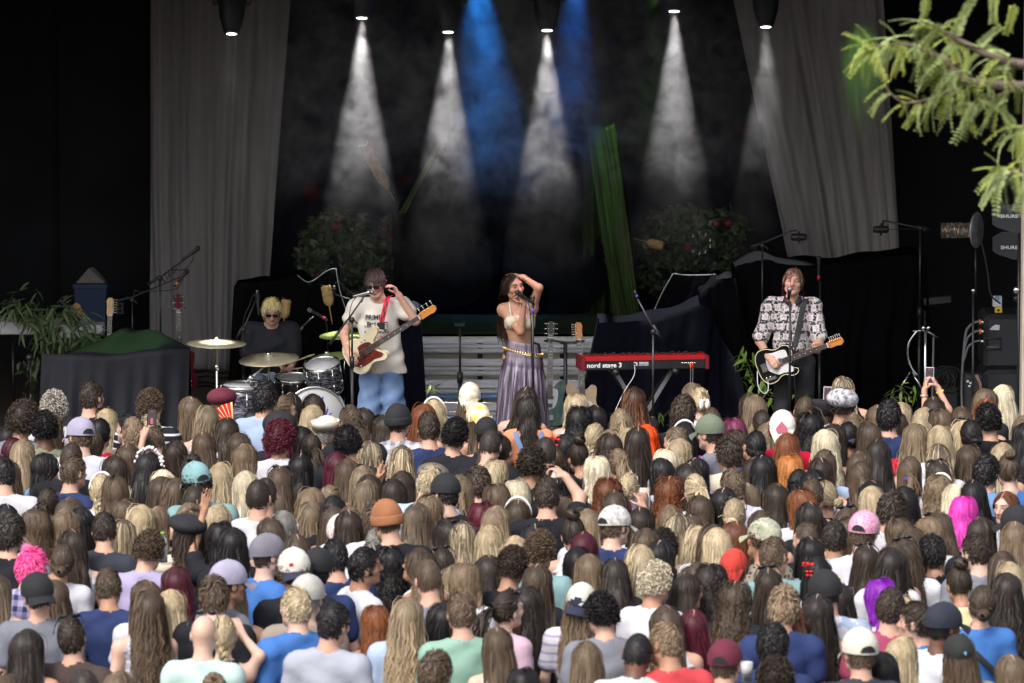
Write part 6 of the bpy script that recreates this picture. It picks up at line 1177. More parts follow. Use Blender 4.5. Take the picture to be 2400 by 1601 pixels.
for k in range(9): c0 = P(2215 + rd_.uniform(-14, 14), 890 + rd_.uniform(-12, 12), 47.3 + rd_.uniform(-.1, .1)); r0 = rd_.uniform(.06, .12); ax_ = rd_.uniform(-.6, .6); mb_.tube([c0 + Vector((r0 * math.cos(a * .5), r0 * .5 * math.sin(a * .5 + ax_), r0 * math.sin(a * .5))) for a in range(14)], .006, 6, False)
child(cc, mb_, 'loops', 'black_plastic'); child(cc, MB().box((P(2215, 900, 47.3).x, 47.35, (STAGE + P(2215, 905, 47.3).z) / 2), (.25, .2, P(2215, 905, 47.3).z - STAGE)), 'case', 'rack_black')
po_ = thing_at('post', (P(2420, 800, 44.2).x, 44.2, 0), 'pale wooden post at the right edge of the stage', 'post'); child(po_, MB().box((P(2393, 800, 44.2).x + .11, 44.2, 3.6), (.22, .22, 7.2)), 'shaft', 'post_wood'); child(po_, MB().box((P(2393, 800, 44.2).x + .11, 44.2, .12), (.32, .32, .24)), 'foot', 'post_wood')
for k, y0_ in enumerate((870, 882, 896, 905)): q = thing_at('floor_cable', G(500, y0_, STAGE + .02), 'black cable lying across the floor boards behind the hi-hat stand, %s' % ('furthest back', 'second furthest', 'second nearest', 'nearest to the crowd')[k], 'cable', 'cables on the floor boards'); cable(q, [G(450, y0_ + 3, STAGE + .012), G(485, y0_ - 1, STAGE + .012), G(510, y0_ + 4, STAGE + .012), G(560, y0_ + 1, STAGE + .012)], .010)
SK = dict(f=(.56, .34, .25), t=(.42, .235, .15), d=(.10, .05, .03), p=(.62, .42, .33))
# ------------------------------------------------------------------ the four performers (modelled facing +y, then turned to the crowd)
def rotm(ax, deg): return np.array(Matrix.Rotation(R(deg), 3, ax))
def head_rot(yaw=0, pitch=0, roll=0): return rotm('Z', yaw) @ rotm('X', -pitch) @ rotm('Y', roll)
class Perf:
    def __init__(s, px, Y): s.Y = Y; s.base = Vector((P(px, 900, Y).x, Y, STAGE))
    def r(s, px, py, dy=0.0): w_ = P(px, py, s.Y + dy) - s.base; return (-w_.x, -w_.y, w_.z)
    def root(s, me, label, skin, brow):
        o = bpy.data.objects.new('person', me); o.location = s.base; o.rotation_euler = (0, 0, math.pi); link(o); tag(o, label, 'person'); o['skin_color'] = skin; o['brow_color'] = brow; s.o = o; return o
    def part(s, me, name, **props):
        o = bpy.data.objects.new(name, me)
        for k_, v_ in props.items(): o[k_] = v_
        return link(o, s.o)
    def z(s, py): return P(1200, py, s.Y).z - STAGE
def on_front(me, x, z, tol=.03):
    V = s_verts(me); d = np.hypot(V[:, 0] - x, V[:, 2] - z); k_ = d < tol
    return V[k_, 1].max() if k_.any() else .15
_vc = {}
def s_verts(me):
    if me.name not in _vc: a = np.zeros(len(me.vertices) * 3, np.float32); me.vertices.foreach_get('co', a); _vc[me.name] = a.reshape(-1, 3)
    return _vc[me.name]
def print_on(pf, me, vs_, fs_, x0, z0, name, m, parent, lift=.004):
    """lay flat print on the front of a garment; x0, z0 in the performer's own coordinates, text runs to the viewer's right"""
    MB().add([(x0 - v[0], on_front(me, x0 - v[0], z0 + v[1]) + lift + v[2], z0 + v[1]) for v in vs_], fs_, False).build(name, m, parent)
def glasses(pf, J, m='glass_dark', w_=.026, h_=.016, wide=1.0):
    C, H = npv(J['head']), J['HR']; fr = MB(); q = lambda p: Vector(C + H @ npv(p)); Mx = Matrix([list(r_) for r_ in H])
    o = None
    for s_ in (-1, 1): ob = MB().box(q((s_ * .033, .106, .004)), (w_ * 2, .008, h_ * 2), Mx).build('lens', m, pf.o) if o is None else MB().box(q((s_ * .033, .106, .004)), (w_ * 2, .008, h_ * 2), Mx).build('lens', m, pf.o); o = ob
    fr.tube([q((-.012, .110, .010)), q((.012, .110, .010))], .004, 6)
    for s_ in (-1, 1): fr.tube([q((s_ * .058, .106, .010)), q((s_ * .078, .07, .010)), q((s_ * .083, .0, .006))], .0035, 6)
    fr.build('sunglasses_frame', 'phone_black', pf.o)
def legs(J, foot=.12, knee=0.0, h=1.0, hipw=.09, kdy=.02):
    pe = npv(J['pelvis'])
    for s_, n in ((-1, 'L'), (1, 'R')):
        J['hip' + n] = tuple(pe + npv((s_ * hipw, 0, -.03))); J['an' + n] = (pe[0] + s_ * foot, pe[1] - .02, .085); J['kn' + n] = (pe[0] + s_ * (hipw + foot) / 2, pe[1] + kdy, pe[2] * .53); J['to' + n] = (pe[0] + s_ * (foot + .02), pe[1] + .13, .035)
def shoes(pf, J, m='white_plastic'):
    for n in 'LR': a, b = Vector(J['an' + n]), Vector(J['to' + n]); a.z = b.z = .045; MB().tube([a - (b - a).normalized() * .06, a, a.lerp(b, .6), b + (b - a).normalized() * .04], [.035, .05, .048, .03], 12).build('shoe', m, pf.o)
KW = dict(step=.011, hfine=.0055)
# ---- bass player
pf = Perf(890, 45.35); r = pf.r
J = dict(male=True, head=r(880, 664, -.06), neck=r(889, 706), chest=r(888, 760), pelvis=r(894, 850), shL=r(940, 717), shR=r(838, 719), elL=r(974, 752, -.08), wrL=r(936, 694, -.12), hdL=r(927, 678, -.13), pnL=(.9, .3, 0), elR=r(806, 783, .02), wrR=r(815, 826, -.26), hdR=r(823, 838, -.32), pnR=(0, -1, -.2), HR=head_rot(-12, 16, 2), TR=np.eye(3)); legs(J, .13)
BP, BPJ = pf, J
pf.root(body_mesh('body', J, curlL=.9, curlR=.9, **KW), 'bass player in cream cut-off tee, blue jeans and dark sunglasses, hand at his ear', SK['f'], (.05, .03, .02))
sh = shirt_mesh('shirt', J, g=.020, sleeve=.42, sg=.032, hem=pf.z(874), flare=.0, boxy=.04, m='tee_cream', neckr=.066, fold=.008, seed=3); sho = pf.part(sh, 'shirt')
vs_, fs_ = text_mesh('PRIME', .062, .0006, True, sx=.9); print_on(pf, sh, vs_, fs_, r(876, 740)[0], r(876, 741)[2], 'lettering', 'black_print', sho)
def blot(x0, z0, w_, h_, n_=8, seed=1):
    rd = random.Random(seed); vs, fs = [], []
    for i in range(n_):
        for j in range(n_):
            if rd.random() < .62:
                a, b = (i / n_ - .5) * w_, (j / n_ - .5) * h_; k_ = len(vs); e = w_ / n_ * rd.uniform(.5, 1.0); f = h_ / n_ * rd.uniform(.5, 1.0); vs += [(a, b, 0), (a + e, b, 0), (a + e, b + f, 0), (a, b + f, 0)]; fs.append((k_, k_ + 3, k_ + 2, k_ + 1)[::-1])
    return vs, fs
v_, f_ = blot(0, 0, .22, .10, 10, 4); print_on(pf, sh, v_, f_, r(884, 762)[0], r(884, 764)[2], 'picture_print', 'black_print', sho); v_, f_ = blot(0, 0, .24, .03, 8, 5); print_on(pf, sh, v_, f_, r(884, 786)[0], r(884, 786)[2], 'picture_print', 'red_print', sho)
pf.part(trouser_mesh('trousers', J, g=.004, m='denim', top=pf.z(868), wide=.048, fold=.009, step=.014), 'jeans'); shoes(pf, J)
pf.part(hair_mesh('ts', J, 71, 1.3), 'hair', root_color=(.028, .018, .016), tip_color=(.06, .038, .034), streak=.2); glasses(pf, J)
# red strap with black lightning over the left shoulder, part of the bass
stp = [P(917, 692, 45.30), P(908, 700, 45.20), P(903, 720, 45.15), P(897, 745, 45.13), P(893, 764, 45.12)]; b_ = Vector(bass['_b']); sp_ = catmull(stp, 6); wv = Vector((.024, 0, .004))
so_ = child(bass, MB().grid([[p - wv for p in sp_], [p + Vector((0, -.004, 0)) for p in sp_], [p + wv for p in sp_]]), 'strap', 'strap_red'); z_ = MB(); n_ = len(sp_)
zz = [sp_[i] + Vector(((.007 if (i // 3) % 2 else -.007), -.007, 0)) for i in range(n_)]; z_.grid([[p - Vector((.006, 0, 0)) for p in zz], [p + Vector((.006, 0, 0)) for p in zz]]); sub(so_, bass, z_, 'lightning_stripe', 'strap_black')
child(bass, MB().grid([[P(x_, y_, 45.11) for x_ in (884, 893, 902)] for y_ in (756, 765, 772)]), 'strap_end', 'strap_black')
# ---- singer
pf = Perf(1222, 45.3); r = pf.r
J = dict(male=False, head=r(1203, 673, -.04), neck=r(1211, 714), chest=r(1218, 752, -.0), pelvis=r(1223, 836), shL=r(1247, 722, .0), shR=r(1180, 726), elL=r(1263, 675, -.10), wrL=r(1228, 651, -.03), hdL=r(1206, 644, -.0), pnL=(0, 0, -1), elR=r(1220, 777, -.16), wrR=r(1228, 714, -.19), hdR=r(1222, 698, -.19), pnR=(.8, -.4, 0), HR=head_rot(32, -4, 8), TR=rotm('Y', -3)); legs(J, .10, hipw=.085)
pf.root(body_mesh('body', J, curlL=.35, curlR=1.35, **KW), 'singer in cropped cream top and long purple-grey skirt, one arm over her head', SK['t'], (.02, .012, .01))
SGR = pf
def bra():
    F = Field(*[axis(a, b, .009) for a, b in zip(npv(J['chest']) - .24, npv(J['chest']) + .24)]); put_torso(F, J, .009); F.below(pf.z(737)); F.above(pf.z(770)); V, Q = F.mesh(); return np_mesh('cropped_top', V, Q, 'bra_cloth')
pf.part(bra(), 'cropped_top')
for s_ in (-1, 1): c_ = npv(J['chest']); n_ = npv(J['neck']); MB().tube(catmull([c_ + npv((s_ * .075, .105, .055)), c_ + npv((s_ * .085, .08, .11)), npv(J['shL' if s_ < 0 else 'shR']) * .55 + n_ * .45 + npv((0, .02, .048)), c_ + npv((s_ * .08, -.09, .09)), c_ + npv((s_ * .07, -.11, .04))], 5), .005, 6).build('strap', 'flower_white', pf.o)
def skirt():
    rows = []; ctr = npv(J['pelvis']); zt_ = pf.z(801); zb = .06; n = 150
    for i in range(40):
        v = i / 39; z_ = zt_ + (zb - zt_) * v; yoke = v < .17; f = (v - .17) / .83
        a, b = (.150 + .038 * v / .17, .122 + .02 * v / .17) if yoke else (.180 + .07 * f ** .8, .138 + .07 * f ** .8); row = []
        for k in range(n):
            th = 6.283 * k / n; pl = 0 if yoke else (.016 * min(1, f * 5) * (math.sin(th * 17 + 2 * math.sin(th * 3) + .8 * math.sin(6 * f)) + .5 * math.sin(th * 31 + 1.3 * f * 4)))
            if yoke: pl = .0022 * math.sin(v * 330)
            row.append(Vector((ctr[0] + (a + pl) * math.cos(th) - .012 * (1 - v), ctr[1] + (b + pl) * math.sin(th), z_ + (.02 * math.cos(th) if yoke else .02 * math.cos(th) * (1 - f)))))
        rows.append(row)
    return MB().grid(rows, close=True)
sk_ = skirt().build('skirt', 'satin', pf.o); ctr = npv(J['pelvis'])
for k in range(26):
    th = math.pi * (k + .5) / 26 * 1.1 - .15; c_ = Vector((ctr[0] + .178 * math.cos(th) - .01, ctr[1] + .145 * math.sin(th), pf.z(823) + .035 * math.cos(th) - .0)); tx = Vector((-math.sin(th), math.cos(th) * .8, -.2)).normalized(); up_ = Vector((0, 0, 1))
    hw_ = .011; ring = [c_ + tx * hw_ * a + up_ * .014 * b for a, b in ((-1, -1), (1, -1), (1, 1), (-1, 1), (-1, -1))]; MB().tube(ring, .0042, 6).build('belt_link', 'gold', pf.o)
pf.part(hair_mesh('lw', J, 88, 1.3), 'hair', root_color=(.018, .010, .008), tip_color=(.06, .032, .02), streak=.15); shoes(pf, J, 'strap_black')
for p_, d_ in ((J['wrL'], .02), ):
    for k in range(2): a = npv(J['wrL']) * (1 - .18 * k - .05) + npv(J['elL']) * (.18 * k + .05); ax_ = Vector(npv(J['elL']) - npv(J['wrL'])); MB().lathe([(.030, -.003), (.033, 0), (.030, .003)], 18, Matrix.Translation(Vector(a)) @ ax_.to_track_quat('Z', 'Y').to_matrix().to_4x4(), True).build('bracelet', 'gold', pf.o)
sm = thing_at('microphone', P(1224, 694, 45.08), 'black hand microphone held to the singer\'s mouth', 'microphone'); mic(sm, P(1213, 686, 45.06), P(1236, 702, 45.08) - P(1213, 686, 45.06), 'black_metal', L=.17); cable(sm, [P(1235, 701, 45.08), P(1241, 725, 45.05), P(1245, 770, 45.05), P(1246, 850, 45.05), P(1256, 930, 45.0), P(1262, 1000, 45.0)], .0045)
# ---- guitarist
pf = Perf(1860, 45.5); r = pf.r
J = dict(male=True, head=r(1859, 662, -.03), neck=r(1857, 705), chest=r(1857, 757), pelvis=r(1861, 842), shL=r(1905, 717), shR=r(1808, 717), elL=r(1920, 797, -.14), wrL=r(1916, 822, -.36), hdL=r(1914, 815, -.43), pnL=(.2, -.8, .5), elR=r(1781, 800, .0), wrR=r(1801, 838, -.24), hdR=r(1812, 849, -.29), pnR=(0, -1, 0), HR=head_rot(-6, -10, -5), TR=np.eye(3)); legs(J, .12)
pf.root(body_mesh('body', J, curlL=1.3, curlR=1.0, **KW), 'singing guitarist with shaggy brown hair in black and cream picture-print shirt and black trousers', SK['f'], (.05, .03, .02))
sh = shirt_mesh('shirt', J, g=.020, sleeve=.86, sg=.026, boxy=.0, hem=pf.z(822), vneck=True, m='picture_shirt', neckr=.062, fold=.008, seed=8); sho = pf.part(sh, 'shirt'); nk = npv(J['neck'])
cl = MB(); cl.grid([[Vector((nk[0] + s_ * rr * math.sin(a), nk[1] + .02 + rr * math.cos(a) * 1.0, nk[2] + dz + .015 * math.cos(a) - .06 * max(0, math.cos(a)) ** 3)) for a in [0.25 + k * (2 * math.pi - .5) / 24 for k in range(25)]] for s_, rr, dz in ((1, .062, .035), (1, .072, .045), (1, .10, .0))]); co_ = cl.build('collar', 'strap_black', sho); co_.modifiers.new('thick', 'SOLIDIFY').thickness = .004
pf.part(trouser_mesh('trousers', J, g=.014, m='trouser_black', top=pf.z(812), wide=.0, step=.014), 'trousers'); shoes(pf, J, 'strap_black')
pf.part(hair_mesh('shag', J, 93, 1.3), 'hair', root_color=(.07, .042, .025), tip_color=(.15, .095, .055), streak=.2)
sp_ = catmull([P(1893, 699, 45.42), P(1884, 712, 45.34), P(1876, 750, 45.30), P(1868, 790, 45.27), P(1862, 815, 45.22)], 6); wv = Vector((.028, 0, .004)); child(tele, MB().grid([[p - wv for p in sp_], [p + Vector((0, -.004, 0)) for p in sp_], [p + wv for p in sp_]]), 'strap', 'strap_black')
cable(tele, [P(1800, 895, 45.2), P(1800, 915, 45.15), P(1790, 922, 45.15), P(1777, 905, 45.15), P(1775, 870, 45.2)], .004, 'sticker')
# ---- drummer
pf = Perf(636, 47.4); r = pf.r
J = dict(male=True, head=r(637, 727, -.14), neck=r(636, 763, -.04), chest=r(635, 810, -.02), pelvis=r(636, 892, .06), shL=r(682, 773), shR=r(588, 776), elL=r(690, 832, -.02), wrL=r(684, 858, -.26), hdL=r(677, 866, -.32), pnL=(0, 0, -1), elR=r(578, 836, -.02), wrR=r(645, 852, -.30), hdR=r(660, 858, -.34), pnR=(0, 0, -1), HR=head_rot(4, 26, 0), TR=rotm('X', -8))
for n, sg in (('L', -1), ('R', 1)):
    J['hip' + n] = tuple(npv(J['pelvis']) + npv((sg * .10, .02, -.04))); J['kn' + n] = r(600 if n == 'R' else 712, 900, -.42); J['an' + n] = (J['kn' + n][0] + .0, J['kn' + n][1] - .05, .09); J['to' + n] = (J['an' + n][0], J['an' + n][1] + .14, .04)
pf.root(body_mesh('body', J, curlL=1.3, curlR=1.3, **KW), 'seated drummer with blond mop of hair, dark sunglasses and black tee', SK['f'], (.25, .16, .07))
sh = shirt_mesh('shirt', J, g=.020, sleeve=.8, sg=.030, boxy=.0, hem=pf.z(880), m='tee_black', fold=.009, seed=5); pf.part(sh, 'shirt'); pf.part(trouser_mesh('trousers', J, g=.025, m='denim_light', top=pf.z(865), wide=.01, step=.014), 'jeans'); shoes(pf, J)
pf.part(hair_mesh('mop', J, 97, 1.3), 'hair', root_color=(.42, .30, .13), tip_color=(.72, .58, .32), streak=.3); glasses(pf, J, 'phone_black', .024, .013)
for k, (a, b) in enumerate((((664, 856), (736, 831)), ((668, 868), (708, 862)))):
    t = thing_at('drumstick', P(a[0], a[1], 47.0), ('pale drumstick pointing up from the drummer\'s hand', 'pale drumstick held low in the drummer\'s other hand')[k], 'drumstick', 'the drummer\'s sticks'); child(t, MB().tube([P(a[0], a[1], 47.05), P(a[0], a[1], 47.05).lerp(P(b[0], b[1], 46.8), .9), P(b[0], b[1], 46.8)], [.008, .006, .004], 8), 'shaft', 'stick_wood'); child(t, MB().ball(P(b[0], b[1], 46.8), (.007, .007, .007), 8), 'tip', 'stick_wood')
# ------------------------------------------------------------------ the crowd
HC = dict(bk=((.010, .009, .010), (.016, .013, .013), 'black'), db=((.020, .013, .010), (.040, .025, .017), 'dark brown'), br=((.048, .030, .019), (.095, .058, .034), 'brown'), lb=((.10, .066, .038), (.20, .135, .075), 'light brown'),
          dl=((.12, .085, .050), (.30, .22, .125), 'dark blonde'), bl=((.25, .18, .095), (.50, .39, .22), 'blonde'), pl=((.46, .38, .25), (.66, .57, .40), 'platinum blonde'), au=((.10, .032, .013), (.24, .085, .03), 'auburn'), co=((.30, .10, .025), (.48, .20, .06), 'copper'),
          rd=((.50, .05, .008), (.75, .10, .012), 'bright orange'), bg=((.045, .007, .013), (.11, .012, .028), 'burgundy'), pk=((.55, .03, .16), (.85, .10, .30), 'hot pink'), mg=((.55, .02, .30), (.80, .08, .50), 'magenta pink'), pu=((.17, .01, .30), (.30, .03, .50), 'purple'),
          pr=((.13, .018, .06), (.22, .04, .10), 'plum'), gr=((.16, .15, .14), (.28, .27, .25), 'grey'), hi=((.045, .030, .020), (.40, .30, .17), 'highlighted brown'), om=((.016, .011, .010), (.24, .10, .045), 'black to copper'), ba=((.035, .024, .017), (.22, .155, .095), 'brown to blonde'), sv=((.05, .035, .025), (.45, .42, .36), 'silver tipped brown'), dk=((.022, .016, .014), (.03, .022, .018), 'very dark brown'))
TC = dict(w=((.60, .60, .65), 'white'), k=((.014, .015, .020), 'black'), n=((.025, .04, .12), 'navy'), gy=((.20, .21, .25), 'grey'), lg=((.38, .40, .47), 'light grey'), ch=((.035, .040, .055), 'charcoal'), r=((.42, .006, .03), 'red'), co=((.55, .06, .07), 'coral red'), pk=((.62, .20, .40), 'pink'), lp=((.66, .45, .56), 'pale pink'), hp=((.58, .05, .19), 'hot pink'),
          lb=((.36, .45, .62), 'light blue'), b=((.05, .15, .42), 'blue'), dn=((.13, .23, .40), 'denim blue'), gn=((.27, .45, .36), 'sage green'), tl=((.22, .36, .38), 'dusty teal'), mt=((.50, .66, .62), 'mint'), cr=((.62, .55, .44), 'cream'), be=((.40, .33, .25), 'beige'), ol=((.24, .25, .17), 'olive'), og=((.70, .27, .14), 'peach orange'), lv=((.38, .34, .52), 'lavender'), pu=((.42, .03, .30), 'magenta'), ye=((.72, .66, .36), 'pale yellow'), rb=((.34, .06, .12), 'raspberry'), bn=((.07, .05, .045), 'dark brown'), pg=((.50, .56, .38), 'pale green'), tp=((.27, .22, .18), 'taupe'), gs=((.55, .58, .58), 'pale grey'))
STY = dict(ls='long straight', lw='long wavy', lc='long curly', md='shoulder-length', sh='short', ts='tousled', cu='short curly', af='big rounded curly', bn='low-bun', bh='high-bun', po='ponytailed', br='braided', hu='half-up', cw='clipped-up', bz='buzzed', bd='bald', no='covered')
LONG = ('ls', 'lw', 'lc', 'hu', 'br', 'po', 'md', 'bn', 'bh', 'cw')
# each row: x, y of the top of the head in an enlarged tile, hair style, hair colour, garment kind + colour, options
#   garment: t tee, k sleeveless, s collared shirt, l long sleeves;  options: yaw, skin, hat, extra
T = {}
T['A1'] = (0, 870, '''210 345 af db t.gy sk=t|745 225 cu sv t.w|1280 135 sh db t.k yaw=35|1880 195 cu br t.k pat=1:w|530 500 cu bk t.ol yaw=-18,sk=d|720 540 lw br k.k|1390 470 ls bl t.gy x=shades|1110 575 sh br t.w hat=capb:lv|1600 545 po bk k.k|1800 600 sh lb t.lg|2130 545 sh dl t.k|2095 665 sh br t.ol|1310 625 bn bk k.r yaw=15|1070 790 md br k.w yaw=22|900 925 bz db t.k|2270 870 ls db t.w|150 860 bn bg t.w yaw=45,sk=p|345 870 ls dl k.w|560 1070 md bk s.dn yaw=55|130 1110 sh bk t.w|80 1155 ls br t.pk|1000 1105 sh br t.n yaw=45|1800 1030 ls bk t.ol x=flowers|1590 1085 ls db k.k|1680 935 ls br t.k x=phone_black|20 690 ls bk t.k|1380 1340 br bl t.w x=ribbon|1600 1360 md br t.k|2120 1270 ls pl t.k|2170 1365 lw br k.lp''')
T['A2'] = (400, 870, '''240 315 ls lb k.k|330 415 lw dl k.w yaw=-20|690 180 ls br t.w yaw=35,hat=news:mar|1150 130 ts bk s.lb yaw=28,sk=t|1430 265 ls db t.k|1500 325 po lb k.k yaw=50,sk=p|1920 285 ls bk t.k|1990 310 po db t.gy yaw=12|1780 410 ls bl k.w|1960 520 sh gr k.w yaw=38,hat=sailor:cream|1370 510 ls bg t.k hat=beretf:bk|1500 605 af bg s.w sk=t|670 590 ls db t.w|430 785 ls br t.w x=phone_red|1000 790 lw br k.w|1810 690 ls bk t.k|1840 810 po db t.w|1000 930 ls lb k.w yaw=22|230 1060 cw db t.k|480 1150 cu db t.tl hat=capb:teal|700 1180 lw bl t.w|1700 1070 ls bk t.w|1430 1220 ls br k.n x=shades|1000 1290 ls pl t.w|1235 1405 bz db t.w|2260 1030 ls bg t.k|60 1375 lw br k.k|1000 465 ls bk t.k''')
T['A3'] = (800, 870, '''160 440 sh br t.k|340 450 ls db t.k|30 690 cu bk t.k|210 690 lw br k.k|560 545 ls db t.w x=shades|840 410 bz db s.gy pat=2:w,hat=beanie:bk,yaw=15|990 395 lw au k.k yaw=25|1230 345 ls bl k.w x=band|1610 140 ls br k.k hat=scarf:white|1880 410 ls br k.k hat=scarf:sun|1870 580 sh bk k.k hat=capb:bk|1200 520 sh db t.n x=print_flags|1520 595 cu bk t.k x=print_arc|1910 755 bz dk t.k|1900 845 ls br t.k|2130 770 bh db t.lv yaw=30,x=clip|310 905 ls hi k.k|760 960 ls hi t.w|170 1115 ls br t.k|1010 1215 sh bl t.lb|1160 1160 sh bk k.k hat=news:ol|1440 1310 sh bk t.k hat=capb:bk|1580 1335 hu lb k.w|1760 1245 ts db k.w|2020 1125 md bl k.k|280 1225 ls dl k.k x=clap|230 1400 ls dl t.w|335 1345 ls db t.w|780 1280 ls db k.w|680 1390 ls db k.k|2230 1410 md pl k.w x=shades|2050 1455 md br t.k''')
T['A4'] = (1200, 870, '''90 185 ls db k.k|210 300 md dk t.og x=straps|800 270 md bl k.w|810 400 lc bk k.k|1040 425 ls bk t.k|1640 180 lw om t.k|2200 290 ts db t.k|2250 425 bn db k.k x=band|1480 490 hu dl k.k|1810 675 lw rd k.k|1640 710 ls db t.k|1590 730 lw bl t.pu pat=3:k|1130 690 br bl k.w|1400 740 lw dl k.w|1220 790 ls db t.w|600 790 ls bk k.k x=bows|2200 505 ls bk t.k|2190 635 ls bk t.pu x=band|2240 720 bn lb k.w|2190 860 lw bl t.lg|2110 1010 md pl k.k|470 865 bz dk t.k|270 935 cu db t.k yaw=22|930 820 bh db k.k|600 960 md br k.w|640 1200 lc bk t.k|1060 1090 md pl k.k|1390 1020 po lb k.lb|2000 1110 ls bk t.w|2300 1110 ls bk t.k|2330 1180 ls db t.k|1230 1350 lc au k.k pat=3:w|1450 1330 bn bl t.lb|2030 1330 lc au t.w|460 1385 sh db t.k x=camera''')
T['A5'] = (1600, 870, '''210 125 ls lb k.k|210 205 cw bl k.w yaw=-12,x=claw|450 470 bn br t.k|890 260 ls db k.k|920 295 ls dl t.k|520 550 bz db t.gy hat=capf:olv,yaw=-50|730 590 md pr t.k|700 735 md br t.k|1130 510 bn db t.k yaw=-18|1130 640 ls lb t.k|1490 340 po br t.k|1340 500 cu au t.r hat=scarf:heart|1620 480 lc bk t.pu|1830 340 ls br k.k hat=mil:bk,yaw=-40|2110 190 cu db t.w hat=news:plaid,x=strap|2210 50 ls hi k.k|2270 560 ls lb t.w|1990 670 lw db t.k|1840 735 lw pl k.k|530 830 ts db s.cr|830 775 bn bk t.n yaw=-28,sk=t|1330 795 ls au k.w|1490 1080 md co k.k|840 1100 ls db t.k|1050 1090 ls bk t.w|1750 1120 ls db k.k|1870 1030 hu br t.lb|120 1105 ls bk t.w|170 1175 ls dk t.w|220 1330 po bl t.w|700 1265 sh br s.w pat=3:lb|1430 1295 po bk t.k|1690 1265 ls bk t.lv|1600 1395 bn br k.k x=shades''')
T['A6'] = (1980, 870, '''150 665 bn bk k.lp yaw=-18,sk=t,x=bow|370 430 ls lb k.w|640 360 ts bk t.n|770 385 ls bl k.w|780 500 ls br k.w|1030 450 ls bl t.w|920 595 ls bl k.r|1170 320 ls db t.w x=phone_up|1350 470 md br t.k x=shades|1610 445 ls br t.k|1740 195 md lb t.k|1730 340 ls au k.w|1880 390 cu bk t.k yaw=-30|2110 160 ls pl k.bn yaw=-15,sk=p|1560 620 lw bl t.w x=shades|1720 640 bn bk t.w|1380 690 ls bl t.w|860 665 lw dl t.r|410 640 ls br k.w|460 880 ls dk k.k|150 1040 ls br k.w|265 1175 hu br k.k|1220 940 ls hi t.w|1950 915 ls bl k.w|1700 940 lw br t.n|2290 560 ls lb t.w yaw=-25|2310 660 ls bk t.k yaw=-22,sk=t|2270 1020 bh br k.b sk=p|1920 1080 ts bk s.dn yaw=30|890 1095 hu br k.n x=clip|1280 1160 ls db t.w x=shades|1230 1310 lc lb t.w x=band''')
T['B1'] = (0, 1100, '''640 230 po db s.w yaw=12|920 350 ls br t.n|380 485 md br t.w yaw=-58|860 500 ls lb k.w|1090 480 ls bk t.k|690 615 ls bk t.k yaw=48,sk=t|1280 550 sh db t.ch|1665 370 md br k.w|1690 445 lw bl k.w|2040 455 ls lb k.w|70 560 ts dk t.k|140 700 cw lb k.w x=claw|330 1000 ts pk s.lv pat=2:n|1000 775 ls db k.w|700 970 bn br t.w|1570 635 ls hi k.w|1890 770 cu br s.lv|430 1315 bz db t.gy hat=capk:bk|1520 1290 sh br t.n|50 1340 ls ba k.w|15 430 ls bk t.pk''')
T['B2'] = (400, 1100, '''220 180 ls db k.w|220 410 ls dl t.k|300 490 md br t.k|150 565 lw db l.cr pat=1:be,hat=beret:bk|650 675 md bk t.k x=hand_up,sk=t|600 430 ls bl t.w|1130 210 bh lb k.w|1235 120 bz dk t.w|1220 300 lw bl t.w|1420 510 ls gr t.gy|1440 600 ls br k.k|1740 190 lw lb k.n|1990 190 po dl t.gy|1780 395 lw dl t.w|2220 325 ls bk t.k|2220 450 ls br k.w|850 750 lw bk t.k sk=t|1370 825 bz db t.b hat=capf:gry,yaw=58|1640 825 ls br t.w|1740 1020 cu br t.k hat=capk:wht|1950 985 sh bk t.n hat=capb:bk|1430 1040 po db t.lp|1650 1370 bz gr t.tp hat=capb:lgr|700 1175 bz db t.gy hat=capf:lv,yaw=58|170 1262 lw bg t.k|2250 890 sh bk t.n''')
T['B3'] = (800, 1100, '''1160 310 md lb k.k|840 420 ls ba k.k|570 470 md br t.k x=shades|740 385 bz br t.k hat=beanie:rust|340 410 ts br t.w yaw=30|50 460 bn lb t.w|200 510 ls db t.w|120 575 md br t.w hat=bonnet:floral,yaw=-18|390 755 po gr t.w|1400 615 ls dk k.k|1610 650 ls hi k.w x=shades|1790 430 md bg t.k|2010 470 ls dl k.w|2010 715 ls bl t.n|240 990 sh bk t.w yaw=68|540 950 lc bk t.k|900 1015 lw br k.w yaw=-62|1400 1020 bn db t.k x=shades|1140 1170 bz br t.gy|2100 960 cu db t.k|1990 1105 ls dk t.k|1610 1190 md lb t.w|1480 1235 md dl t.w yaw=-66''')
T['B4'] = (1200, 1100, '''90 385 ls br k.k x=band|1390 260 ls br t.k|1510 330 ls bg t.k|840 340 lw lb k.w|1330 440 sh br t.n hat=capb:prt,x=print_ch|870 530 bh db k.w|1000 500 ls dl t.w|930 790 ls bg t.w|370 770 cu br t.tl sk=t,x=print_card|200 690 ls bk t.ch|90 870 ls bl t.k|1690 480 ls db t.w x=hand_paper|2060 450 ls lb t.w|2100 550 ls hi t.w|1670 740 ls br t.k|1930 740 cu dk k.k|820 985 ls bk t.cr|990 1090 ls lb k.k|1540 950 lw bl t.n|1880 915 ls bk t.w|2290 720 lw bl k.w|1420 1150 ls dk t.k|1910 1190 cu pl t.w yaw=42|170 1225 ls br t.k|2235 1245 lw br t.k|2255 1350 ls db k.w yaw=55''')
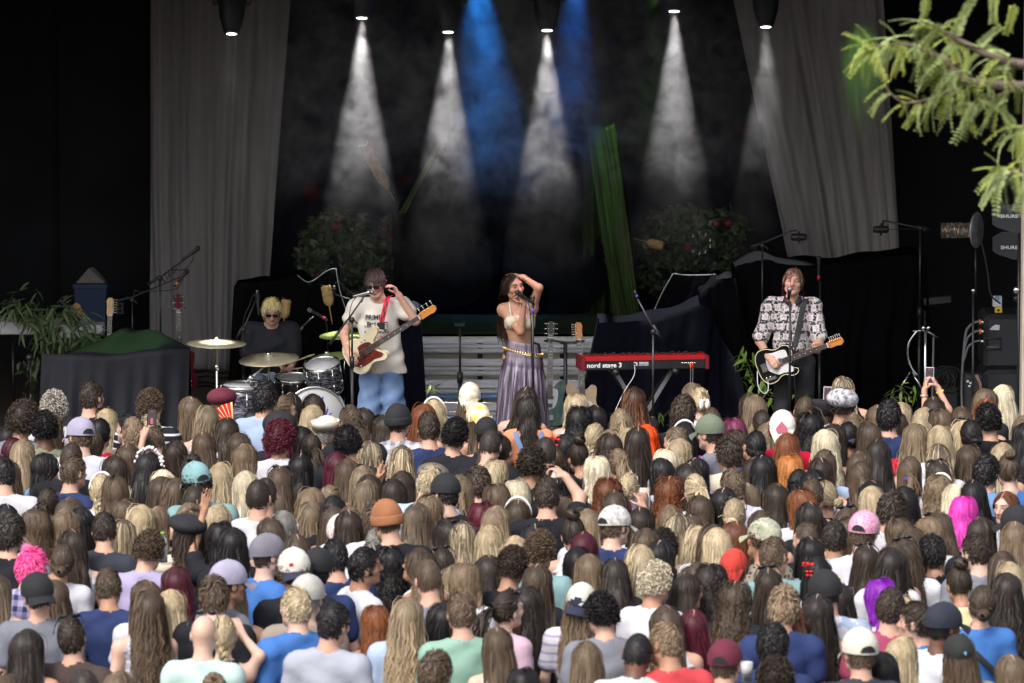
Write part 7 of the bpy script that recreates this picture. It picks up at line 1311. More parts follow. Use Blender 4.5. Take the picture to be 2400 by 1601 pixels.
T['B5'] = (1600, 1100, '''180 320 ls br t.w|1150 155 ls db t.lv|890 150 ls dl t.w|470 200 ls bk t.w|800 370 bn bl t.n x=shades|1640 240 md au t.w|1910 160 bn bl t.k yaw=-48|1650 395 ls dk t.k|1080 510 ls br k.k|190 580 md br t.w|270 680 lw br t.w|540 735 ls bl t.w|670 650 ls au t.k|1020 630 cu br t.be pat=3:bn,hat=capf:camo,yaw=-48|1230 870 sh br t.tl|2060 665 sh dk s.gs sk=t|1760 700 bn br t.k|1750 880 ls bk s.w pat=1:lb|2200 490 ls br k.w x=shades|1710 1110 ls bk t.w x=bows|1870 1275 bz bk s.lb pat=4:w,hat=visor:bk|560 1045 md br t.w hat=scarf:red|430 1190 lc dk t.w|1110 1290 ls db t.tl x=shades|80 1230 po br t.w''')
T['B6'] = (1980, 1100, '''370 120 ls bk t.k|370 210 ls bl k.k yaw=-20|540 280 ts db t.w|900 190 ls bk k.k|1420 185 ls pl t.w|1560 325 md mg k.pk|1780 120 ls bk t.k|2130 265 ls au k.w yaw=-140,sk=p|2270 455 bz db t.k hat=capf:bk,yaw=-55,sk=t|2335 680 ls lb k.k|1400 540 ls br k.k x=shades|1700 615 ls db t.k|870 625 md br t.k|1050 600 md lb t.w|1000 720 lw br k.w|130 620 md br t.w yaw=55,x=shades|330 520 sh br t.w hat=capb:pnk|210 970 ls db t.w x=shades|540 1010 lw dk t.w|670 930 lw br k.k|900 905 lw br t.w x=shades|1270 850 ts bk k.k yaw=-18,sk=t|1750 840 sh db t.gy sk=p|1490 1150 bh db t.ye sk=t|2050 1070 ls br t.k|2240 1200 ls bl t.w''')
T['C1'] = (0, 1321, '''790 200 lw br t.w|1900 180 ls br t.w|1850 340 lw br k.lg pat=1:w,yaw=-18|2170 315 ls bl k.k|950 680 sh db t.bn x=shades|380 820 ls dk k.w|1500 1370 ls lb k.k|1250 1390 bz dk t.k|60 1420 md br k.w''')
T['C2'] = (400, 1321, '''490 130 ts br t.k|880 185 ls dl k.k|420 660 bd dl t.mt sk=p,x=shades|690 680 br bl k.k yaw=58,sk=p,x=hand_brow|1480 290 sh bl s.b yaw=-35|2060 480 sh bk t.lg|560 1420 cw lb t.w''')
T['C3'] = (800, 1321, '''400 515 md au k.hp|770 425 lw dl t.lb|1210 475 lw bk t.k|1600 350 sh br t.gn|1180 90 ls lb t.w|1130 1140 ts br t.pg yaw=25|2200 360 po db t.lp yaw=48,x=shades|2150 800 ls br k.w''')
T['C4'] = (1200, 1321, '''240 250 lw dk k.w|790 210 lw lb t.w pat=1:lv,hat=capk:trk|1200 355 cu bk t.gy|1500 905 bz bk s.gs sk=d|980 1010 ls lb t.k|2150 750 sh lb t.co|2160 530 ls br k.w|130 1345 md bk k.k''')
T['C5'] = (1600, 1321, '''180 555 ls bg k.k|600 195 lc br t.k|1280 240 ts lb t.n|1380 520 po au k.lg pat=3:w|1770 370 ls dk k.k|620 1000 bz br t.w hat=capb:mar,yaw=18|1090 780 ts bk t.n|1180 1190 cu db t.w|2100 220 lw dk t.lb|2220 835 sh br s.ch hat=capb:crm,yaw=-18''')
T['C6'] = (1980, 1321, '''510 300 sh db t.rb yaw=15|570 175 md pu t.w|900 390 lw bl t.w|1000 465 sh db s.b yaw=-66|1220 480 bz bk t.w hat=capf:nvy,yaw=55,sk=d|1810 260 bn br t.b x=strap|2190 100 lw dk t.k|630 910 ls bl t.w|380 1110 lw bk t.k|1660 910 lw br t.ol hat=capb:bkd|2335 1150 ls lb k.k''')
HATC = dict(lv=((.33, .31, .42), 'lavender-grey'), teal=((.20, .36, .38), 'teal'), bk=((.012, .013, .016), 'black'), mar=((.12, .012, .03), 'maroon'), cream=((.72, .68, .58), 'cream'), ol=((.13, .12, .10), 'olive-grey'), olv=((.13, .16, .11), 'olive'), gry=((.17, .16, .20), 'grey'), wht=((.66, .62, .55), 'white'), lgr=((.42, .41, .38), 'light grey'), rust=((.30, .12, .05), 'rust'), prt=((.66, .63, .60), 'white printed'), camo=((.42, .42, .30), 'camouflage'), pnk=((.62, .20, .34), 'pink sequin'), trk=((.62, .60, .53), 'cream and navy'), crm=((.62, .58, .50), 'cream'), nvy=((.016, .02, .035), 'navy'), bkd=((.016, .018, .016), 'black blue-dotted'), plaid=((.45, .46, .50), 'grey plaid'), white=((.78, .74, .66), 'white paisley'), sun=((.80, .75, .62), 'yellow flowered'), heart=((.80, .78, .74), 'white heart-printed'), red=((.55, .04, .03), 'red'), floral=((.75, .70, .66), 'flowery'))
HATN = dict(capb='backward cap', capk='backward cap', capf='cap', news='newsboy cap', sailor='sailor hat', beret='beret', beretf='fluffy beret', beanie='beanie', scarf='headscarf', mil='military cap', bonnet='bonnet', visor='running cap')
EXN = dict(shades='sunglasses on head', flowers='flower crown', ribbon='white ribbon', band='headband', clip='hair clip', claw='claw clip', bows='red bows', straps='denim overall straps', strap='black shoulder strap', bow='pink neck bow')
for k_, a_, b_ in (('db', (.024, .0165, .0125), (.052, .035, .025)), ('br', (.050, .034, .023), (.125, .083, .053)), ('lb', (.105, .073, .046), (.26, .182, .112)), ('dl', (.12, .088, .057), (.38, .285, .175)), ('bl', (.28, .215, .13), (.56, .46, .30)), ('dk', (.020, .0155, .0135), (.036, .027, .022)), ('hi', (.06, .044, .032), (.48, .38, .24)), ('ba', (.05, .037, .028), (.29, .215, .14)), ('pl', (.46, .39, .27), (.70, .62, .47))): HC[k_] = (a_, b_, HC[k_][2])
def mat_c(name, c, **kw):
    return name if name in MATS else (mat(name, c, .8, **kw) and name)
crng = random.Random(5)
# shared bodies, garments and hair
BJ = {True: std_joints(True), False: std_joints(False)}
# five ways of carrying the head: yaw, nod, lean
POSES = [(0, 0, 0), (22, 3, 5), (-14, 10, -4), (6, -6, 9), (34, 6, -6)]
PIV = npv((0, -.015, 1.47))
def posed(J, k_):
    y_, p_, r_ = POSES[k_]; Rm = np.array(Matrix.Rotation(R(-y_), 3, 'Z') @ Matrix.Rotation(R(-p_), 3, 'X') @ Matrix.Rotation(R(r_), 3, 'Y')); J = dict(J); J['head'] = tuple(PIV + Rm @ (npv(J['head']) - PIV)); J['HR'] = Rm; return J
PJ = {(g_, k_): posed(BJ[g_], k_) for g_ in (True, False) for k_ in range(5)}
def pose_matrix(k_): return Matrix.Translation(Vector(PIV)) @ Matrix([list(r_) for r_ in PJ[False, k_]['HR']]).to_4x4() @ Matrix.Translation(-Vector(PIV))
BODY = {(g_, k_): body_mesh('body', PJ[g_, k_], step=.02, hfine=.009, fine=False) for g_ in (True, False) for k_ in range(5)}
SHIRT = {}
for g_ in (True, False):
    for k_, kw in dict(t=dict(sleeve=.6), k=dict(tank=True, g=.012, sg=0), s=dict(sleeve=.75, g=.03, neckr=.06), l=dict(sleeve=1.9, g=.024)).items():
        for v_ in range(2): SHIRT[g_, k_, v_] = shirt_mesh('shirt', BJ[g_], step=.018, seed=v_ * 2.3 + (1 if g_ else 0), **kw)
PANTS = {g_: trouser_mesh('trousers', BJ[g_], step=.026) for g_ in (True, False)}
NVAR = dict(ls=10, lw=7, lc=4, md=6, sh=6, ts=5, cu=5, af=2, bn=5, bh=3, po=5, br=2, hu=4, cw=3, bz=3)
HAIRM = {(s_, v_): hair_mesh(s_, PJ[False, v_ % 5], 100 + 17 * v_ + len(s_) * 3 + ord(s_[0]) + 7 * ord(s_[1])) for s_, n_ in NVAR.items() for v_ in range(n_)}
# hats, in the coordinates of a standing 1.70 m person
HCN = Vector(BJ[False]['head'])
def hat_dome(mb, rx, ry, rz, c, zlo=-.15, n=24, rings=9, wob=0.0, M=None):
    rows = []
    for i in range(rings + 1):
        b = (math.pi / 2 + abs(math.asin(max(-1, zlo)))) * (1 - i / rings) if zlo < 0 else math.acos(zlo) * (1 - i / rings)
        rows.append([Vector(c) + Vector((rx * math.sin(b) * math.cos(a_ * 2 * math.pi / n) * (1 + wob * math.sin(a_ * 3)), ry * math.sin(b) * math.sin(a_ * 2 * math.pi / n), rz * math.cos(b))) for a_ in range(n)])
    mb.grid(rows, close=True); return mb
def hat_bill(mb, c, r, L, wdt=1.0, droop=.02, dirn=1, n=14):
    rows = []
    for j in range(6):
        f = j / 5; row = []
        for i in range(n + 1):
            a = (i / n - .5) * 2.0 * wdt; row.append(Vector(c) + Vector((math.sin(a) * r[0] * (1 + .05 * f), dirn * (math.cos(a) * r[1] + f * L * math.cos(a * .85)), -droop * f - .02 * f * (a ** 2) - .012 * a * a)))
        rows.append(row)
    mb.grid(rows); rows2 = [[p + Vector((0, 0, -.005)) for p in r_] for r_ in rows]; mb.grid(rows2[::-1]); return mb
def hat_parts(kind):
    c = HCN + Vector((0, -.006, .036)); out = []
    if kind in ('capb', 'capf', 'capk'):
        d = hat_dome(MB(), .101, .121, .112, c, -.22); out.append(('crown', d, 0))
        out.append(('button', MB().ball(c + Vector((0, 0, .112)), (.008, .008, .005), 8), 0)); dirn = -1 if kind == 'capk' else 1
        out.append(('bill', hat_bill(MB(), c + Vector((0, 0, -.018)), (.098, .115), .075, .95, .03, dirn), 1))
        if kind == 'capb':
            ar = [c + Vector((.045 * math.cos(k_ * .35), -.1225 - .003, .012 * 0 + .040 * math.sin(k_ * .35) - .012)) for k_ in range(10)]
            out.append(('rear_opening', MB().grid([[p + Vector((0, .012 * abs(p.x) / .045 + .0, 0)) for p in ar], [Vector((p.x, p.y + .012 * abs(p.x) / .045, c.z - .012)) for p in ar]]), 2))
    elif kind == 'news':
        out.append(('crown', hat_dome(MB(), .128, .142, .082, c + Vector((0, -.012, .022)), -.7, wob=.03), 0)); out.append(('bill', hat_bill(MB(), c + Vector((0, .02, -.015)), (.09, .10), .05, .8, .03), 0)); out.append(('button', MB().ball(c + Vector((0, -.012, .106)), (.011, .011, .006), 8), 0))
    elif kind in ('beret', 'beretf'):
        out.append(('crown', hat_dome(MB(), .142 if kind == 'beret' else .132, .142, .068 if kind == 'beret' else .105, c + Vector((-.012, -.02, .03)), -.75, wob=.04), 0))
    elif kind == 'beanie':
        out.append(('crown', hat_dome(MB(), .098, .118, .118, c + Vector((0, 0, -.008)), -.3), 0)); out.append(('cuff', MB().lathe([(1.0, -.03), (1.04, -.02), (1.04, .02), (1.0, .03)], 28, Matrix.Translation(c + Vector((0, 0, -.022))) @ Matrix.Diagonal((.099, .119, 1, 1))), 0))
    elif kind == 'sailor':
        out.append(('crown', hat_dome(MB(), .096, .116, .085, c + Vector((0, 0, .02)), -.1), 0)); out.append(('brim', MB().lathe([(1.0, -.03), (1.14, .045), (1.10, .05), (.97, -.02)], 30, Matrix.Translation(c + Vector((0, 0, .018))) @ Matrix.Diagonal((.102, .122, 1, 1)), True), 0))
    elif kind == 'scarf':
        out.append(('crown', hat_dome(MB(), .103, .122, .125, c + Vector((0, -.004, -.012)), -.25), 0))
        rows = [[c + Vector((f * (.095 * (1 - .82 * v)), -.118 - .012 * math.sin(v * 3.1) + .025 * f * f, -.02 - .20 * v)) for f in (-1, -.5, 0, .5, 1)] for v in (0, .25, .5, .75, 1)]; out.append(('tail', MB().grid(rows), 0))
    elif kind == 'bonnet':
        out.append(('crown', hat_dome(MB(), .112, .128, .128, c + Vector((0, -.01, -.02)), -.5, wob=.02), 0)); out.append(('tie', MB().tube([c + Vector((.09, .02, -.08)), c + Vector((.07, .06, -.15)), c + Vector((.02, .07, -.19))], .012, 6), 2))
    elif kind == 'mil':
        out.append(('crown', MB().lathe([(.9, -.05), (1.0, -.045), (1.06, .062), (1.03, .074), (.2, .078)], 30, Matrix.Translation(c + Vector((0, 0, .03))) @ Matrix.Diagonal((.104, .124, 1, 1))), 0)); out.append(('bill', hat_bill(MB(), c + Vector((0, 0, -.012)), (.1, .118), .06, .85, .03), 0))
    elif kind == 'visor':
        out.append(('crown', hat_dome(MB(), .101, .121, .115, c, -.3), 0)); out.append(('bill', hat_bill(MB(), c + Vector((0, 0, -.018)), (.098, .115), .07, .95, .03, 1), 0)); out.append(('trim', MB().tube([c + Vector((-.1, -.02 + .03 * math.sin(k_), -.03 + .11 * k_ / 4)) for k_ in range(4)], .008, 6), 2))
    return out
HATMESH = {}
def hat_mats(kind, cc):
    rgb, nm = HATC[cc]; k0 = 'hat_' + cc
    if k0 not in MATS:
        if cc in ('camo',): mat(k0, (.20, .22, .14), .9, c2=(.50, .48, .38), nscale=28)
        elif cc == 'plaid': mat(k0, (.10, .10, .12), .9, c2=(.62, .62, .66), nscale=26, stretch=(1.6, .5, 1.6))
        elif cc == 'white': mat(k0, (.78, .76, .70), .85, c2=(.55, .44, .24), nscale=24)
        elif cc == 'sun': mat(k0, (.80, .78, .74), .85, c2=(.80, .50, .03), nscale=16)
        elif cc == 'heart': mat(k0, (.80, .78, .74), .85, noise=.05)
        elif cc == 'floral': mat(k0, (.78, .74, .72), .85, c2=(.55, .35, .36), nscale=40)
        elif cc == 'prt': mat(k0, (.72, .70, .68), .85, c2=(.30, .28, .27), nscale=34)
        elif cc == 'pnk': mat(k0, (.55, .12, .25), .3, c2=(.80, .5, .62), nscale=90)
        else: mat(k0, rgb, .85, noise=.15, nscale=8, bump=.2, bscale=30)
        mat(k0 + '_two', (.016, .022, .05) if cc in ('wht', 'trk') else ((.05, .055, .08) if kind == 'capk' else tuple(x * .8 for x in rgb)), .85)
    return k0, k0 + '_two', {'visor': 'yellow_band', 'bonnet': 'flower_white'}.get(kind, 'trouser_black')
def shades_mesh():
    c = HCN; fr = MB()
    for s_ in (-1, 1):
        fr.ball(c + Vector((s_ * .038, .055, .118)), (.030, .012, .018), 10, Matrix.Rotation(R(35), 3, 'X')); fr.tube([c + Vector((s_ * .066, .05, .116)), c + Vector((s_ * .092, .0, .085)), c + Vector((s_ * .096, -.05, .05))], .004, 6)
    fr.tube([c + Vector((-.012, .068, .118)), c + Vector((.012, .068, .118))], .004, 6); return fr.mesh('sunglasses', 'phone_black')
def band_mesh(m='flower_white'):
    return MB().tube([HCN + Vector((.098 * math.cos(a), .015 + .02 * math.sin(a), .135 * math.sin(a) - .0)) for a in [math.pi * k_ / 16 for k_ in range(17)]], .010, 8).mesh('headband', m)
def claw_mesh():
    mb = MB()
    for s_ in (-1, 1): mb.ball(HCN + Vector((s_ * .026 + .0, -.165, .01)), (.02, .012, .045), 10)
    return mb.mesh('claw_clip', 'flower_white')
def clip_mesh(): return MB().box(HCN + Vector((-.02, -.135, -.01)), (.055, .012, .016)).mesh('hair_clip', 'purple_tape')
def flower_mesh():
    mb = MB(); rd = random.Random(3)
    for k_ in range(30):
        a = math.pi * (k_ + .5) / 30; p = HCN + Vector((.115 * math.cos(a), .01 - .03 * math.sin(a), .125 * math.sin(a) + .02)) + Vector([rd.uniform(-.012, .012) for _ in range(3)]); mb.ball(p, (rd.uniform(.009, .016),) * 3, 6)
    return mb.mesh('flower_crown', 'flower_white')
def bows_mesh():
    mb = MB(); rd = random.Random(4)
    for k_ in range(6):
        p = HCN + Vector((rd.choice((-1, 1)) * rd.uniform(.04, .085), rd.uniform(-.13, -.11), rd.uniform(-.02, .1)))
        for s_ in (-1, 1): mb.ball(p + Vector((s_ * .013, -.004, .003)), (.013, .006, .008), 6)
    return mb.mesh('hair_bows', 'red_tape')
def straps_mesh(m='denim', cross=False):
    mb = MB()
    J = BJ[False]; 
    for s_ in ((-1,) if cross else (-1, 1)):
        ps = [Vector((s_ * .10, .05, 1.41)), Vector((s_ * .115, -.045, 1.425)), Vector((s_ * .11, -.115, 1.36)), Vector((s_ * (.075 if not cross else .03), -.150, 1.27)), Vector((s_ * (.03 if not cross else -.08), -.158, 1.15)), Vector((s_ * (.0 if not cross else -.15), -.13, 1.0))]
        ps = catmull(ps, 5); mb.grid([[p + Vector((-.024, 0, 0)) for p in ps], [p + Vector((0, -.006, 0)) for p in ps], [p + Vector((.024, 0, 0)) for p in ps]])
    return mb.mesh('straps', m)
EXM = dict(shades=shades_mesh(), band=band_mesh(), claw=claw_mesh(), clip=clip_mesh(), flowers=flower_mesh(), bows=bows_mesh(), straps=straps_mesh(), strap=straps_mesh('strap_black', True), ribbon=band_mesh(), bow=clip_mesh())
EXPART = dict(shades='sunglasses', band='headband', claw='claw_clip', clip='hair_clip', flowers='flower_crown', bows='hair_bows', straps='overall_straps', strap='shoulder_strap', ribbon='headband', bow='hair_clip')
# read the table
PEOPLE = []
for key, (x0, y0, rows) in T.items():
    for r_ in rows.split('|'):
        f = r_.split(); X, Y = x0 + float(f[0]) / 5.598, y0 + float(f[1]) / 5.598
        opt = dict(kv.split('=') for kv in f[5].split(',')) if len(f) > 5 else {}
        PEOPLE.append(dict(px=X, py=Y, st=f[2], hc=f[3], gk=f[4][0], gc=f[4][2:], **opt))
EXTRA_H = dict(ls=.014, lw=.018, lc=.03, md=.018, sh=.010, ts=.024, cu=.035, af=.065, bn=.012, bh=.06, po=.012, br=.012, hu=.016, cw=.02, bz=.006, bd=.0)
HAT_H = dict(capb=.036, capf=.036, capk=.036, news=.045, sailor=.06, beret=.03, beretf=.06, beanie=.03, scarf=.03, bonnet=.03, mil=.055, visor=.04)
def male(p): return p['st'] in ('sh', 'ts', 'cu', 'bz', 'bd', 'af') and p['gk'] != 'k'
for p in PEOPLE:
    p['male'] = male(p); p['sc'] = (1.045 if p['male'] else .975) + crng.uniform(-.025, .025)
    top = 1.705 + max(EXTRA_H[p['st']], HAT_H.get(p.get('hat', '').split(':')[0], 0)); p['top'] = top * p['sc']
    p['loc'] = G(p['px'], p['py'], p['top']); p['loc'].z = 0; p['loc'].y += .02
# push apart anyone standing inside somebody else
for it in range(12):
    for i, a in enumerate(PEOPLE):
        for b in PEOPLE[i + 1:]:
            d = b['loc'] - a['loc']
            if abs(d.x) < .3 and abs(d.y) < .3 and d.length < .30:
                s_ = (.30 - d.length) * .5 * (1 if d.y >= 0 else -1); a['loc'].y -= s_ * .5; b['loc'].y += s_ * .5
for p in PEOPLE:      # keep the head at its height in the picture after the push
    d_ = ray(p['px'], p['py']); p['loc'].x = d_.x / d_.y * p['loc'].y; z_ = CAMZ + d_.z / d_.y * p['loc'].y; p['sc'] *= max(.9, min(1.12, z_ / p['top']))
SPECIAL = {'phone_black': None, 'phone_red': ('R', (488, 1078, .05), (478, 1063, .28)), 'phone_up': None, 'camera': None, 'hand_up': None, 'hand_paper': None, 'clap': None, 'hand_brow': None}
def arm_pose(p, base, sc):
    """joints for the few people whose raised arms are in the picture (pixels of the photograph; depth ahead of the body)"""
    J = {k_: (v.copy() if isinstance(v, np.ndarray) else v) for k_, v in BJ[p['male']].items()}
    def q(px, py, dy): return tuple((P(px, py, base.y + dy) - base) / sc)
    x = p.get('x'); cu = dict(curlL=.6, curlR=.6)
    def arm(n, e, wv, hv, pn, curl):
        J['el' + n] = q(*e); J['wr' + n] = q(*wv); J['hd' + n] = q(*hv); J['pn' + n] = pn; cu['curl' + n] = curl
    if x == 'phone_red': arm('R', (512, 1105, .22), (500, 1072, .34), (492, 1052, .36), (-.6, .8, 0), 1.1)
    if x == 'phone_black': arm('R', (322, 1088, .08), (336, 1028, .2), (344, 1004, .22), (.6, .7, 0), .9)
    if x == 'phone_up': arm('L', (2168, 985, .12), (2166, 918, .2), (2170, 893, .22), (.9, .3, 0), .9); arm('R', (2222, 960, .12), (2200, 912, .2), (2190, 892, .22), (-.9, .3, 0), .9)
    if x == 'camera': arm('R', (1358, 1165, .15), (1326, 1118, .2), (1310, 1105, .22), (-.7, .5, -.2), 1.2)
    if x == 'hand_up': arm('L', (452, 1290, .05), (478, 1198, .1), (482, 1172, .1), (.3, -.9, 0), .25)
    if x == 'hand_paper': arm('R', (1522, 1232, .1), (1508, 1192, .15), (1502, 1172, .17), (-.7, .6, 0), 1.0)
    if x == 'clap': arm('L', (866, 1150, .25), (884, 1128, .4), (888, 1112, .42), (.9, .3, 0), .1); arm('R', (884, 1152, .25), (890, 1130, .42), (900, 1112, .44), (-.9, .3, 0), .15)
    if x == 'hand_brow': arm('R', (612, 1538, -.02), (572, 1492, .1), (552, 1456, .14), (-.5, .8, 0), .6)
    return J, cu
LANDM = []
def describe(p):
    hat = p.get('hat'); h = HC[p['hc']][2]; s_ = STY[p['st']]
    if p['st'] == 'bd': hd = 'bald head'
    elif hat: hk, hcx = hat.split(':'); hd = '%s %s%s' % (HATC[hcx][1], HATN[hk], ' over long %s hair' % h if p['st'] in LONG else '')
    else: hd = '%s %s hair' % (s_, h)
    return hd
GN = dict(t='tee', k='sleeveless top', s='collared shirt', l='knit sweater')
people_objs = []
for i, p in enumerate(PEOPLE):
    g_ = p['male']; sc = p['sc']; base = p['loc']; yaw = -float(p.get('yaw', crng.uniform(-16, 16))); spec = p.get('x') in SPECIAL
    hv = 0 if spec or p['st'] == 'bd' else (i * 7 + 3) % NVAR[p['st']]; mir = -1 if (crng.random() < .5 and not spec and not str(p.get('x')).startswith('print')) else 1
    if 'yaw' in p and hv % 5 in (1, 2, 4): hv = 0; mir = 1
    PM = pose_matrix(hv % 5)
    if spec: J, cu_ = arm_pose(p, base, sc); yaw = 0.0 if p['x'] != 'hand_brow' else 0.0; bm = body_mesh('body', J, step=.016, hfine=.009, **cu_)
    else: bm = BODY[g_, hv % 5]
    o = bpy.data.objects.new('person', bm); o.location = base; o.rotation_euler = (0, 0, R(yaw)) if spec else (R(crng.uniform(-2.2, 2.2)), R(crng.uniform(-2.2, 2.2)), R(yaw)); o.scale = (mir * sc * crng.uniform(.95, 1.02), sc, sc); link(o)
    sk = SK[p.get('sk', crng.choice('fffftp'))]; j_ = crng.uniform(.88, 1.08); o['skin_color'] = tuple(x * j_ for x in sk); rc = HC[p['hc']]; o['brow_color'] = tuple(x * .8 for x in rc[0])
    p['o'] = o; people_objs.append(o)
    sm = SHIRT[g_, p['gk'], i % 2] if not spec else shirt_mesh('shirt', J, step=.018, seed=i, sleeve=.6 if p['gk'] != 'k' else .2, tank=p['gk'] == 'k', g=.02 if p['gk'] != 'k' else .012)
    so = bpy.data.objects.new('shirt' if p['gk'] != 'k' else 'sleeveless_top', sm); link(so, o); c1 = TC[p['gc']][0]; j_ = crng.uniform(.85, 1.12); so['color_one'] = tuple(x * j_ for x in c1); pt = p.get('pat')
    so['color_two'] = TC[pt.split(':')[1]][0] if pt else c1; so['pattern'] = float(pt.split(':')[0]) if pt else 0.0
    po = bpy.data.objects.new('trousers', PANTS[g_]); link(po, o); jc = crng.choice(['dn', 'k', 'be', 'b', 'k', 'n']); po['color_one'] = TC[jc][0]; po['color_two'] = TC[jc][0]; po['pattern'] = 0.0
    if p['st'] != 'bd':
        ho = bpy.data.objects.new('hair', HAIRM[p['st'], hv]); link(ho, o); j_ = crng.uniform(.8, 1.2); ho['root_color'] = tuple(min(.9, x * j_) for x in rc[0]); ho['tip_color'] = tuple(min(.95, x * j_) for x in rc[1]); ho['streak'] = .75 if p['hc'] in ('hi', 'sv') else crng.choice((.0, .12, .3))
    if p.get('hat'):
        hk, hcx = p['hat'].split(':')
        if hk not in HATMESH: HATMESH[hk] = [(n_, mb_.mesh(n_, None), s_) for n_, mb_, s_ in hat_parts(hk)]
        mm = hat_mats(hk, hcx); first = None
        for n_, me_, slot in HATMESH[hk]:
            me2 = me_.copy(); me2.materials.append(MATS[mm[slot]]); ob = bpy.data.objects.new('hat' if first is None else n_, me2); link(ob, o if first is None else first); ob.matrix_local = PM if first is None else Matrix(); first = first or ob
        if hcx == 'heart':
            hp_ = [(16 * math.sin(a) ** 3, 13 * math.cos(a) - 5 * math.cos(2 * a) - 2 * math.cos(3 * a) - math.cos(4 * a)) for a in [k_ * 6.283 / 30 for k_ in range(30)]]
            mb_ = MB(); mb_.add([HCN + Vector((x_ * .0028, -.135 + .0 + (x_ * .0028) ** 2 * 3, .03 - y_ * .0034)) for x_, y_ in hp_] , [tuple(range(29, -1, -1))]); ob = mb_.build('heart_print', 'flower_pink', first)
        if hcx == 'bkd': MB().ball(HCN + Vector((0, -.127, .055)), (.012, .004, .014), 8).build('badge', 'slat_blue', first)
        if hcx == 'wht': MB().ball(HCN + Vector((.03, -.120, .06)), (.016, .006, .012), 8).build('emblem', 'red_print', first)
        if hcx == 'trk':
            mb_ = hat_dome(MB(), .1035, .1235, .1145, HCN + Vector((0, -.006, .036)), -.15, n=24); keep = [k_ for k_, f_ in enumerate(mb_.f) if all(mb_.v[q_][1] < HCN.y - .045 and mb_.v[q_][2] < HCN.z + .11 - abs(mb_.v[q_][0]) * .9 for q_ in f_)]
            mb_.f = [mb_.f[k_] for k_ in keep]; mb_.smooth = [True] * len(keep); mb_.build('front_panel', 'hat_trk_two', first); mb2 = MB().ball(HCN + Vector((.03, -.128, .045)), (.024, .003, .006), 8, Matrix.Rotation(R(-30), 3, 'Y')).ball(HCN + Vector((.03, -.128, .04)), (.008, .003, .012), 8); mb2.build('emblem', 'sticker', first)
    x = p.get('x')
    if x in EXM:
        ob = bpy.data.objects.new(EXPART[x], EXM[x]); link(ob, o)
        if x not in ('straps', 'strap'): ob.matrix_local = PM
    def tprint(body, size, z, m_, xx=0.0, y=-.150, par=so):
        vs_, fs_ = text_mesh(body, size, .0008, True); MB().add([(xx + v[0], y - v[2], z + v[1]) for v in vs_], fs_, False).build('lettering', m_, par)
    if x == 'print_ch': tprint('CH', .115, 1.23, 'white_print', .02, -.148); tprint('L', .09, 1.10, 'white_print', -.02, -.15)
    if x == 'print_arc': MB().tube([(.085 * math.cos(a), -.147, 1.20 + .075 * math.sin(a)) for a in [math.pi * k_ / 14 for k_ in range(15)]], [.022] * 15, 6).build('arc_print', 'sticker', so)
    if x == 'print_flags':
        for k_, (dx, mm_) in enumerate(((-.04, 'white_print'), (0, 'flower_white'), (.045, 'red_print'), (-.07, 'white_print'))): MB().box((dx + .02, -.149, 1.26), (.018, .004, .022)).build('flag_print', mm_, so)
    if x == 'print_card':
        MB().tube([(-.03, -.150, 1.27), (.06, -.150, 1.27), (.06, -.152, 1.12), (-.03, -.152, 1.12), (-.03, -.150, 1.27)], .004, 4).build('card_print', 'paper', so); MB().ball((.015, -.150, 1.2), (.02, .003, .035), 8).build('card_print', 'paper', so)
# ---- labels that single each person out
def cat_dir(a, b):
    dx, dy = a['px'] - b['px'], a['py'] - b['py']
    if abs(dx) > abs(dy) * 1.2: return 'just left of' if dx < 0 else 'just right of'
    return 'just behind' if dy < 0 else 'just in front of'
for p in PEOPLE: p['d'] = describe(p); p['g'] = '%s %s' % (TC[p['gc']][1], GN[p['gk']])
cnt = {}
for p in PEOPLE: cnt[p['d']] = cnt.get(p['d'], 0) + 1
land = [p for p in PEOPLE if cnt[p['d']] == 1]
used = {}
def words(s): return len(s.split())
for p in PEOPLE:
    ex = EXN.get(p.get('x'))
    act = {'phone_black': 'filming with a black phone', 'phone_red': 'filming with a red phone', 'phone_up': 'holding a phone up in both hands', 'camera': 'raising a small camera', 'hand_up': 'with one hand raised', 'hand_paper': 'raising a hand with paper', 'clap': 'clapping hands', 'hand_brow': 'shading the eyes with a hand', 'print_ch': 'CH on the back', 'print_arc': 'pale arc on the back', 'print_flags': 'small flags on the back', 'print_card': 'card print on the back'}.get(p.get('x'))
    l0 = 'person with %s, %s' % (p['d'], p['g'])
    cands = []
    if cnt[p['d']] == 1: cands.append(l0)
    if act: cands.append('person with %s, %s' % (p['d'], act))
    ls_ = sorted((q for q in land if q is not p), key=lambda q: (q['px'] - p['px']) ** 2 + 2.2 * (q['py'] - p['py']) ** 2)
    if ex: cands += ['person with %s and %s, %s %s' % (p['d'], ex, cat_dir(p, q), q['d']) for q in ls_[:3]]
    cands += ['%s, %s, %s %s' % (p['d'], p['g'], cat_dir(p, q), q['d']) for q in ls_[:6]]
    for c_ in cands:
        if c_ not in used and words(c_) <= 16: break
    used[c_] = 1; tag(p['o'], c_, 'person', 'crowd in front of the stage')
